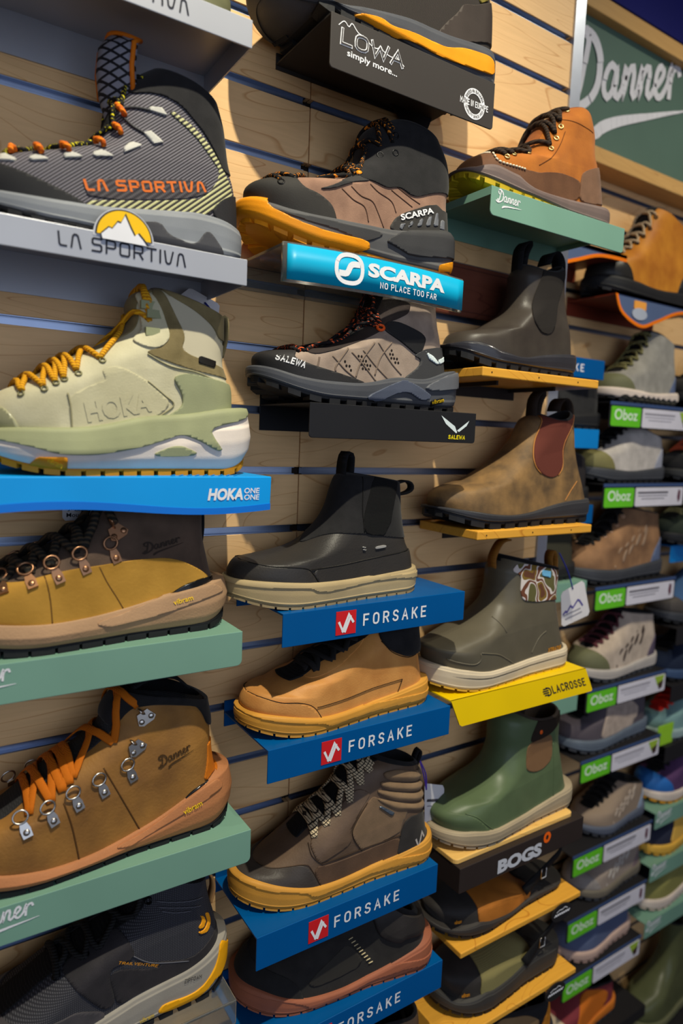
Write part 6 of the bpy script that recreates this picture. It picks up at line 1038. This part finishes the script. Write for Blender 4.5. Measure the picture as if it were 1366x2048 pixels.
# generic profiles, in units of shoe length
TP = dict(boot=dict(F=[(0, .12), (-.008, .15), (.01, .20), (.06, .25), (.16, .29), (.28, .36), (.38, .45), (.46, .54), (.50, .62), (.56, .68)], B=[(1, .13), (1.0, .27), (.98, .42), (.97, .56)], E=[(.36, 20), (.45, 22), (.54, 24), (.64, 25), (.75, 26), (.88, 26)]),
          mid=dict(F=[(0, .12), (-.008, .15), (.01, .20), (.06, .25), (.16, .29), (.28, .35), (.38, .42), (.45, .49), (.49, .54)], B=[(1, .13), (1.0, .26), (.98, .38), (.97, .47)], E=[(.36, 20), (.45, 22), (.54, 24), (.64, 25), (.75, 26), (.88, 26)]),
          low=dict(F=[(0, .12), (-.008, .15), (.01, .20), (.06, .24), (.16, .27), (.28, .33), (.38, .39), (.46, .44), (.52, .47)], B=[(1, .13), (1.0, .24), (.985, .35)], E=[(.42, 18), (.52, 20), (.63, 22), (.74, 24), (.85, 25)]),
          slip=dict(F=[(0, .12), (-.008, .15), (.01, .20), (.08, .25), (.2, .29), (.33, .35), (.46, .41)], B=[(1, .13), (1.0, .22), (.985, .30)], E=[]),
          well=dict(F=[(0, .12), (-.01, .16), (.02, .24), (.12, .30), (.26, .36), (.40, .46), (.48, .58), (.51, .74), (.52, .92)], B=[(1, .12), (1.0, .3), (.97, .5), (.965, .72), (.97, .9)], E=[]))
def gen(kind, name, label, x0, x1, z, um, sm, om, cap=None, heel=None, lace=None, tongue=None, bars=None, side=None, cat='shoe', y=.160, group=None, eye=None, W=1.0, scallop=False):
    T = TP[kind]; L = (x1-x0)*1000.; xm = (x0+x1)*500.
    D = dict(X0=xm, yc=y*1000., z=z*1000., F=[((a-.5)*L, b*L) for a, b in T['F']], B=[((a-.5)*L, b*L) for a, b in T['B']], top=[((a-.5)*L, b*L) for a, b in ((-.02, .125), (.2, .105), (.45, .09), (.7, .105), (1.02, .135))], E=T['E'], hx=.515*L)
    s = Shoe(D, name, label, cat, group, W=W, NT=36, NU=30); P = lambda q: [((a-.5)*L, b*L) for a, b in q]
    s.upper(um); s.lining(blk_knit, .04, .007, .004); s.spring = .014; s.tread(om, .007, 12, .35, depth=.018); s.sole(sm, s.mid, flare=.004)
    if scallop:
        q = [(-.05, .17), (1.1, .17), (1.1, .07)]+[(1.1-1.15*i/24., .055+.028*(i % 2)) for i in range(25)]; s.sole_panel('foam_wave', P(q), scallop, .003, 2)
    if cap: s.panel('toe_cap', P([(-.1, .05), (.24, .05), (.20, .18), (.10, .27), (-.1, .32)]), cap, .0016)
    if heel: s.panel('heel_counter', P([(.78, .05), (1.1, .05), (1.1, .30), (.93, .30), (.84, .20)]), heel, .0018)
    if side: s.panel('side_panel', P([(.26, .08), (.72, .08), (.84, .24), (.70, .34), (.52, .40), (.40, .36), (.30, .24)]), side, .0012)
    if bars:
        for k in range(5): s.panel('side_bar', P([(.30+k*.09, .12+k*.035), (.33+k*.09, .10+k*.035), (.40+k*.09, .26+k*.035), (.37+k*.09, .28+k*.035)]), bars, .0016, 1)
    if tongue or lace: s.tongue(tongue or blk_fab, .017, .30, 1, .0012)
    if lace and T['E']: s.laces(lace, .0028, .024, .004, eyelet=eye)
    return s
pale = mat('pale_taupe_mesh', (168, 156, 144), .85, 'fabric', 1.6); greyN = mat('ash_nubuck', (150, 146, 138), .85, 'suede', .7); blkL = mat('soft_black_cord', (38, 36, 36), .85, 'lace', 1, (24, 24, 24)); dsole = mat('dark_slate_sole', (62, 64, 70), .55, 'rubber'); cream = mat('cream_foam', (214, 198, 186), .6, 'rubber'); olive2 = mat('moss_rubber', (104, 104, 76), .6, 'rubber'); navy = mat('slate_blue_rubber', (92, 104, 134), .5, 'rubber')
# the green-labelled shelves
OZ = [-.317, -.488, -.709, -.936, -1.098, -1.320, -1.478, -1.627]
what = ['the grey boot with the wavy pale sole', 'the pale grey low shoe', 'the tan-brown hiking boot', 'the cream slotted shoe', 'the dusky grey low shoe', 'the grey-brown trainer', 'the taupe trainer', 'the pink-soled shoe']
blkp = mat('matte_black_plate', (34, 33, 36), .5, 'paint'); nav = mat('navy_edge', (58, 78, 120), .4, 'paint'); grn = mat('lime_green_card', (98, 190, 40), .45); card = mat('white_card', (214, 210, 220), .5); pk = mat('grey_print', (150, 146, 156), .6); dkp = mat('dark_print', (74, 70, 78), .6)
for i, z in enumerate(OZ):
    xl, xr = .785, 1.086; c = (xl+xr)/2; b = (xr-xl)/2
    t = shelf('labelled_shelf', 'black shelf, green and white label, under '+what[i], xl, xr, z, .052, blkp, y0=Y2, d=.125, back=.03, r=.003, group='black shelves with green and white labels')
    MB().box(-b, b, -.1275, -.1262, -.006, .001).obj('top_edge', nav, t); g = MB().prism(rrect(-b+.004, -b+.106, -.0495, -.0085, .004, True), -.1280, -.1266).obj('green_card', grn, t)
    lettering('lettering', font('Oboz', .02), (-b+.014, -.0365), (-b+.094, -.0365), .023, -.1284, mat('label_white', (214, 232, 208), .5), g)
    w = MB().prism(rrect(-b+.112, b-.006, -.0495, -.0085, .004, True), -.1280, -.1266).obj('white_card', card, t)
    x0 = -b+.122; fl = Flat()
    for k, (zz, ln) in enumerate(((-.0195, .11), (-.0265, .11), (-.033, .085))):
        V, F = ribbon([(x0+(.11-ln)/2, zz), (x0+(.11+ln)/2, zz)], .0038 if k == 0 else .0014); fl.add(V, F)
    mk('print_line', [(v[0], -.1284-d_, v[1]) for v, d_ in zip(fl.V, fl.L)], fl.F, dkp if i in (1, 2, 5, 6) else pk, w, False)
    if i in (0, 3, 4, 7):
        MB().prism([(b-.050, -.010), (b-.010, -.010), (b-.020, -.030), (b-.036, -.034)][::-1], -.1285, -.1279).obj('picture_leaf', mat('leaf_print', (150, 178, 60), .6), w); MB().prism([(b-.036, -.028), (b-.014, -.022), (b-.018, -.040), (b-.030, -.043)][::-1], -.1289, -.1284).obj('picture_soil', mat('soil_print', (66, 48, 42), .6), w)
    else: MB().prism([(b-.026, -.014), (b-.018, -.016), (b-.018, -.036), (b-.024, -.043), (b-.029, -.030)][::-1], -.1285, -.1279).obj('picture_boot', mat('wine_print', (96, 48, 66), .6), w)
lc = mat('olive_cord', (156, 150, 96), .8, 'lace', .8, (60, 56, 40))
gen('boot', 'hiking_boot', 'grey hiking boot with wavy pale sole above the topmost green label', .83, 1.075, OZ[0], greyN, mat('sole_shadow_grey', (70, 68, 60), .6, 'rubber'), black_rub, cap=olive2, heel=navy, lace=lc, cat='boot', scallop=cream)
gen('low', 'hiking_shoe', 'pale grey low hiking shoe with an olive toe above the second green label', .775, 1.05, OZ[1], mat('pale_grey_suede', (190, 182, 176), .85, 'suede', .6), dsole, black_rub, cap=mat('olive_gold_cap', (120, 114, 72), .6, 'rubber'), heel=mat('pale_slate', (150, 152, 166), .6, 'rubber'), lace=blkL, tongue=blk_fab)
gen('mid', 'hiking_boot', 'tan-brown hiking boot with a slate sole above the third green label', .77, 1.075, OZ[2], mat('tan_brown_nubuck', (150, 112, 80), .8, 'leather', .8, (112, 82, 60)), dsole, black_rub, heel=navy, lace=blkL, bars=mat('pale_brown_bar', (156, 128, 104), .7, 'suede'), cat='boot', eye=ey('eyelet_pale', mat('pale_copper', (210, 170, 140), .4, None, metal=.5), .0036, .0014))
gen('mid', 'slotted_shoe', 'cream shoe with dark side slots and an olive toe above the fourth green label', .818, 1.09, OZ[3], mat('cream_suede', (190, 172, 156), .85, 'suede', .6), mat('pale_sole_grey', (176, 168, 162), .6, 'rubber'), dsole, cap=olive2, heel=mat('plum_grey', (96, 84, 104), .7, 'fabric', 2), bars=mat('slot_dark', (66, 54, 50), .9), lace=mat('wine_cord', (120, 60, 70), .8, 'lace', 1, (50, 30, 34)))
gen('low', 'hiking_shoe', 'dusky grey low shoe with a pale side stripe above the fifth green label', .79, 1.075, OZ[4], mat('dusky_plum_mesh', (92, 84, 92), .85, 'fabric', 1.6), mat('slate_blue_sole', (92, 102, 116), .6, 'rubber'), dsole, side=mat('sand_stripe', (176, 158, 146), .8, 'suede'), lace=blkL)
gen('low', 'trainer', 'grey-brown trainer with a pale blue collar above the sixth green label', .873, 1.10, OZ[5], mat('grey_brown_mesh', (158, 138, 120), .85, 'fabric', 1.4), mat('blue_grey_sole', (86, 92, 108), .6, 'rubber'), dsole, bars=mat('pale_bar', (186, 170, 156), .8), heel=mat('pale_blue_heel', (134, 150, 176), .7, 'suede'), lace=blkL)
gen('low', 'trainer', 'taupe trainer with a white collar edge above the seventh green label', .865, 1.105, OZ[6], mat('taupe_mesh', (166, 150, 138), .85, 'fabric', 1.4), mat('sage_brown_sole', (112, 104, 92), .6, 'rubber'), dsole, bars=mat('silver_bar', (190, 184, 178), .5), cap=mat('dove_cap', (150, 142, 138), .6, 'suede'), heel=mat('wine_heel', (120, 100, 106), .7, 'suede'), lace=pale)
gen('slip', 'casual_shoe', 'dark shoe with a thick pinkish sole above the lowest green label', .84, 1.085, OZ[7], mat('blue_grey_canvas', (96, 108, 142), .85, 'fabric', 1.6), mat('pink_beige_foam', (196, 166, 152), .6, 'rubber'), mat('pink_beige_tread', (180, 148, 136), .6, 'rubber'))
# shelves mostly hidden behind the third column
for z, m, lab in ((-.239, blue, 'blue shelf end showing two white letters behind the black ankle boot'), (-.377, mat('azure_enamel', (8, 122, 196), .36, 'paint'), 'plain bright blue shelf end beside the maroon elastic of the brown boot'), (-.531, blue, 'small blue shelf end behind the heel of the rustic brown boot'), (-.69, sage, 'sage green shelf end behind the hanging white tag'), (-.935, sage, 'sage green shelf end below the yellow shelf')):
    t = shelf('shoe_shelf', lab, .50, .756, z, .038, m, y0=Y2, d=.125, back=.02, r=.001)
    if z == -.239: put(t, 'lettering', strokes('FORSAKE', .15, .36, 0, .82), (-54, -26.5), (64, -26.5), 15, white_ink, -.1268)
gen('low', 'hiking_boot', 'dark boot on the blue shelf behind the black ankle boot', .53, .80, -.377, blk_knit, black_rub, black_rub, cat='boot', lace=blkL)
gen('low', 'hiking_shoe', 'dark low shoe half hidden behind the rustic brown boot', .52, .78, -.531, mat('black_brown_mesh', (46, 42, 44), .85, 'fabric', 1.6), black_rub, black_rub, lace=blkL)
gen('low', 'hiking_shoe', 'dark olive low shoe behind the camouflage cuff boot', .50, .755, -.69, mat('dark_olive_mesh', (62, 60, 48), .85, 'fabric', 1.6), black_rub, black_rub, lace=blkL)
gen('low', 'hiking_shoe', 'black low shoe behind the moss green rubber boot', .50, .755, -.935, mat('black_mesh2', (44, 42, 44), .85, 'fabric', 1.6), black_rub, black_rub, lace=blkL)
# orange-edged shelf and the orange boot
slate = mat('slate_blue_card', (84, 100, 134), .5, 'paint'); org = mat('bright_orange_edge', (240, 120, 14), .45)
def leaf_shelf(label, x0, x1, z, drop, up=False):
    c = (x0+x1)/2; t = thing('curved_sign_shelf', label, 'shelf', (c, Y2, z)); b = (x1-x0)/2; br = mat('cherry_plate', (126, 52, 34), .4, 'paint')
    MB().box(-b, b, -.12, -.001, -.003, 0).obj('plate', br, t); MB().box(-b, b, -.0022, -.0004, -.03, .01).obj('back_plate', br, t)
    xs = np.linspace(0, 1, 26); prof = lambda u: drop*(math.sin(math.pi*min(u*1.25, 1))**.8 if u < .8 else 0)
    lower = polyres([(-b, 0), (-b*.86, -drop*.62), (-b*.45, -drop), (-b*.1, -drop*.72), (b*.4, -drop*.22), (b, -drop*.10)], 30)
    poly = [(-b, .002), (b, .002)]+[tuple(p) for p in lower[::-1]]
    MB().prism(poly[::-1], -.1225, -.1205).obj('sign_face', slate, t)
    V, F = ribbon(np.array(poly+[poly[0], poly[1]]), .0066); o = mk('sign_edge', [(v[0], -.1232, v[1]) for v in V], F, org, t, False); sd = o.modifiers.new('depth', 'SOLIDIFY'); sd.thickness = .002; sd.offset = 0
    if not up:
        MB().prism(rrect(-b*.62, -b*.36, -drop*.42, -drop*.12, .003, True), -.1240, -.1226).obj('logo_block', mat('logo_amber', (236, 160, 70), .5), t); MB().prism([(-b*.49+.026*math.cos(a), -drop*.58+.012*math.sin(a)) for a in np.linspace(0, 2*math.pi, 19)[:-1]], -.1244, -.1228).obj('logo_oval', mat('logo_grey', (170, 176, 190), .5), t)
    return t
leaf_shelf('slate blue drooping sign with orange edge below the orange boot', .78, 1.10, -.10, .056)
leaf_shelf('upper slate blue sign with orange edge beside the green shelf end', .52, .80, -.030, .040, True)
s = gen('boot', 'hiking_boot', 'golden orange leather boot with pale laces at the right edge', .775, 1.085, -.10, mat('golden_leather', (196, 128, 40), .55, 'leather', .8, (168, 100, 30)), black_rub, black_rub, cap=mat('black_toe_gloss', (40, 38, 36), .35, 'rubber'), heel=black_rub, lace=mat('sand_cord', (206, 184, 150), .8, 'lace', .7, (150, 126, 96)), cat='boot', eye=ey('eyelet_black', gun))
# far right column
for z, m, lab in ((-.31, blkp, 'black shelf at the right edge under the black shoe with a white stripe'), (-.49, blkp, 'black shelf at the right edge under the olive-collared shoe'), (-.643, mat('azure_enamel', (8, 122, 196), .36), 'bright blue shelf at the right edge'), (-.84, blkp, 'black shelf at the right edge under the blue and pink shoe'), (-.985, blkp, 'black shelf at the right edge under the navy shoe'), (-1.14, blkp, 'black shelf at the right edge under the red and teal shoe'), (-1.31, sage, 'sage green shelf at the right edge under the violet trainer'), (-1.452, sage, 'sage green shelf at the right edge under the yellow sandal'), (-1.605, sage, 'lowest sage green shelf at the right edge')):
    xl = 1.10 if m is sage else 1.115
    az = abs(z+.643) < .01
    t = shelf('shoe_shelf', lab, xl, 1.40, z, .042, m, y0=Y2, d=.09 if az else .125, back=.02, r=.003)
    if m is sage: put(t, 'lettering', name_script, (-145, -26), (-75, -20), 26, white_ink)
gen('low', 'hiking_shoe', 'black shoe with a white stripe at the right edge, beside the grey boot', 1.115, 1.39, -.31, mat('black_nubuck2', (44, 42, 42), .85, 'suede'), black_rub, black_rub, lace=blkL, side=mat('charcoal_side', (58, 56, 56), .8, 'suede'))
gen('low', 'hiking_shoe', 'dark shoe with an olive edge at the right, beside the pale grey shoe', 1.10, 1.37, -.49, mat('olive_mesh', (120, 116, 74), .85, 'fabric', 1.6), mat('dark_grey_sole', (54, 54, 54), .6, 'rubber'), black_rub, cap=blk_knit, lace=mat('coral_cord', (200, 90, 60), .8, 'lace'))
gen('low', 'hiking_shoe', 'dark green shoe with pale olive laces above the bright blue shelf', 1.10, 1.37, -.643, mat('dark_green_mesh', (52, 60, 50), .85, 'fabric', 1.6), black_rub, black_rub, lace=mat('pale_olive_cord', (166, 160, 110), .8, 'lace', .8, (90, 86, 60)), side=mat('pale_teal_side', (140, 150, 148), .8))
gen('low', 'trainer', 'blue trainer with pink marks at the right edge', 1.115, 1.39, -.84, mat('denim_mesh', (70, 104, 150), .85, 'fabric', 1.6), dsole, black_rub, cap=mat('brown_toe', (78, 72, 68), .6, 'rubber'), bars=mat('pink_bar', (224, 80, 96), .6))
gen('low', 'trainer', 'navy shoe at the right edge beside the cream slotted shoe', 1.12, 1.39, -.985, mat('navy_mesh', (34, 44, 66), .85, 'fabric', 1.6), mat('navy_sole', (62, 82, 116), .6, 'rubber'), black_rub, lace=blkL)
gen('low', 'trainer', 'teal trainer with bright red laces at the right edge', 1.12, 1.39, -1.14, mat('teal_mesh', (130, 166, 166), .8, 'fabric', 1.6), mat('pale_teal_sole', (150, 172, 172), .6, 'rubber'), dsole, lace=mat('red_cord', (232, 52, 30), .7, 'lace', .8, (200, 30, 20)), tongue=mat('red_tongue', (210, 40, 30), .8, 'fabric'))
gen('low', 'trainer', 'violet and blue trainer with a cream wavy sole on a green shelf', 1.13, 1.41, -1.31, mat('violet_mesh', (92, 62, 104), .8, 'fabric', 1.6), cream, mat('amber_tread', (216, 150, 40), .5, 'rubber'), cap=mat('electric_blue', (40, 104, 180), .6, 'rubber'), heel=mat('sky_heel', (110, 150, 200), .6), lace=blkL)
gen('slip', 'sandal', 'mustard yellow sandal with navy straps on a green shelf', 1.13, 1.39, -1.452, mat('navy_strap', (48, 52, 72), .8, 'fabric', 2), mat('mustard_foam', (222, 172, 70), .6, 'rubber'), mat('mustard_tread', (206, 152, 54), .6, 'rubber'), side=mat('mustard_side', (226, 178, 80), .7))
gen('low', 'trainer', 'olive shoe with a thick cream sole on the lowest green shelf', 1.13, 1.41, -1.605, mat('olive_yellow_mesh', (150, 146, 84), .8, 'fabric', 1.6), cream, mat('cream_tread', (200, 180, 164), .6, 'rubber'), lace=blkL)
t = thing('green_card_tag', 'small lime green card standing behind a label strip at the right', 'card', (1.125, Y2-.115, -1.139)); bevel(MB().box(-.032, .034, -.0008, .0008, .0, .052).obj('card', mat('lime_card', (150, 200, 50), .5), t), .0003, 1)
# floor level of the right bay
t = shelf('shoe_shelf', 'black bottom shelf holding the sandals at the lower right', .78, 1.12, -1.83, .03, blkp, y0=Y2, d=.135, back=.02)
gen('slip', 'sandal', 'orange and wine red sandal at the bottom right', .80, 1.05, -1.83, mat('wine_webbing', (140, 58, 66), .8, 'fabric', 1.4), mat('orange_sandal_foam', (206, 116, 40), .6, 'rubber'), dsole, side=mat('orange_web', (222, 120, 36), .8, 'fabric', 2), cap=mat('cream_cap', (206, 182, 150), .7))
t = shelf('shoe_shelf', 'black bottom shelf under the tall olive rubber boot', 1.13, 1.45, -1.98, .03, blkp, y0=Y2, d=.135, back=.02)
gen('well', 'rubber_boot', 'tall dark olive rubber boot in the bottom right corner', 1.17, 1.45, -1.98, mat('olive_gloss_rubber', (84, 88, 60), .3, 'rubber', bump=.02), olive2, black_rub, cat='boot')
# below the last wooden plank and the lowest blue shelf
t = shelf('shoe_shelf', 'black shelf at the bottom edge below the olive clog', .22, .49, -1.46, .03, blkp, back=.02)
gen('slip', 'sandal', 'black sandal with an amber heel tab at the bottom edge', .23, .50, -1.46, mat('black_web', (38, 38, 42), .8, 'fabric', 1.6), dsole, black_rub, heel=mat('amber_tab', (206, 128, 36), .7), side=mat('sand_web', (150, 120, 84), .8, 'fabric', 2), y=-.064)
t = shelf('shoe_shelf', 'black shelf at the bottom edge below the lowest blue shelf', -.09, .185, -1.34, .03, blkp, back=.02)
gen('slip', 'sandal', 'taupe webbing sandal at the bottom edge below the black slip-on', -.07, .195, -1.34, mat('taupe_web', (120, 98, 78), .8, 'fabric', 1.4), dsole, black_rub, side=mat('dark_web', (64, 54, 48), .8, 'fabric', 2), y=-.064)
# boot on the top silver shelf, cut off by the frame
gen('boot', 'hiking_boot', 'olive green boot on the topmost silver shelf, almost cut off', -.415, -.15, -.010, mat('olive_canvas2', (112, 112, 86), .85, 'fabric', 1.6), olive2, black_rub, cat='boot', y=-.066, lace=blkL)
# ================================================================ hang tags
tagw = mat('white_tag_card', (216, 212, 214), .6); cordb = mat('blue_cord', (44, 52, 150), .7); cordp = mat('purple_cord', (96, 66, 176), .7)
def tag(label, pts, y0, y1, cord, hook, m_cord, n=1, prints=()):
    """card given by its corners (x,z); the left edge stands at depth y0, the right edge at y1"""
    P = np.array(pts, float); c = P.mean(0); t = thing('price_tag', label, 'tag', (c[0], (y0+y1)/2, c[1])); xa, xb = P[:, 0].min(), P[:, 0].max()
    Q = chaikin(chaikin(chaikin(P-c, 1, True), 0), 0) if 0 else np.vstack([[a+(b_-a)*.08, a+(b_-a)*.92] for a, b_ in zip(P-c, np.roll(P-c, -1, 0))]); yy = lambda x: (y0-y1)/2*(1-2*((x+c[0]-xa)/(xb-xa)))*1.0
    V = [(q[0], yy(q[0])-.0003, q[1]) for q in Q]+[(q[0], yy(q[0])+.0003, q[1]) for q in Q]; k = len(Q)
    mk('card', V, [tuple(range(k)), tuple(range(2*k-1, k-1, -1))]+[(i, i+k, (i+1) % k+k, (i+1) % k) for i in range(k)], tagw, t, False)
    for j in range(n):
        h = np.array(hook)-np.r_[c[0], (y0+y1)/2, c[1]]; e = np.r_[cord[0]-c[0], yy(cord[0]-c[0])-.001, cord[1]-c[1]]; mid = (h+e)/2+np.array([.004*(j-.5), -.004, .002]); MB().tube(polyres([h, mid, e], 14), .0011, 6).obj('cord', m_cord, t, True)
    for pl, w, m in prints:
        V, F = ribbon(np.array(pl)-c, w); mk('print', [(v[0], yy(v[0])-.0008, v[1]) for v in V], F, m, t, False)
    return t
pp = mat('purple_print', (92, 84, 150), .6)
tag('white paper tag hanging on a blue cord from the camouflage cuff boot', [(.478, -.656), (.545, -.641), (.574, -.706), (.488, -.717)], -.055, -.045, (.512, -.653), (.470, -.052, -.588), cordb, 1,
    [([(.490, -.694), (.495, -.690), (.500, -.692), (.509, -.682), (.517, -.686), (.530, -.674), (.536, -.676), (.546, -.685)], .0035, pp), ([(.492, -.697), (.540, -.690)], .002, pk), ([(.497, -.704), (.545, -.697)], .002, pk)])
tag('white paper tag on purple cords hanging behind the brown padded boot', [(.194, -.914), (.239, -.932), (.241, -1.002), (.199, -.980)], -.062, -.056, (.198, -.925), (.190, -.052, -.880), cordp, 2, [([(.203, -.944), (.232, -.953)], .004, dkp), ([(.203, -.953), (.220, -.958)], .0015, pk)])
tag('white paper tag with a blue knot behind the pale sage boot', [(-.180, -.266), (-.161, -.250), (-.124, -.263), (-.126, -.283)], -.024, -.020, (-.143, -.264), (-.134, -.034, -.285), cordb, 1)
tag('small white printed shop card behind the mustard boot', [(-.297, -.470), (-.262, -.470), (-.262, -.511), (-.297, -.511)], -.016, -.016, (-.28, -.472), (-.27, -.03, -.474), dk_line, 1, [([(-.292, -.494), (-.288, -.487), (-.284, -.492), (-.279, -.484), (-.274, -.491), (-.270, -.487), (-.266, -.494)], .002, black_ink)])
tg = [o for o in bpy.data.objects if o.get('label', '').startswith('small white printed shop card')][0]
lettering('lettering', font('Jagged', .01), (-.0125, -.0105), (.012, -.0105), .0058, -.0008, black_ink, tg); lettering('lettering', font('Mountain', .01), (-.0135, -.0168), (.0135, -.0168), .0046, -.0008, black_ink, tg)
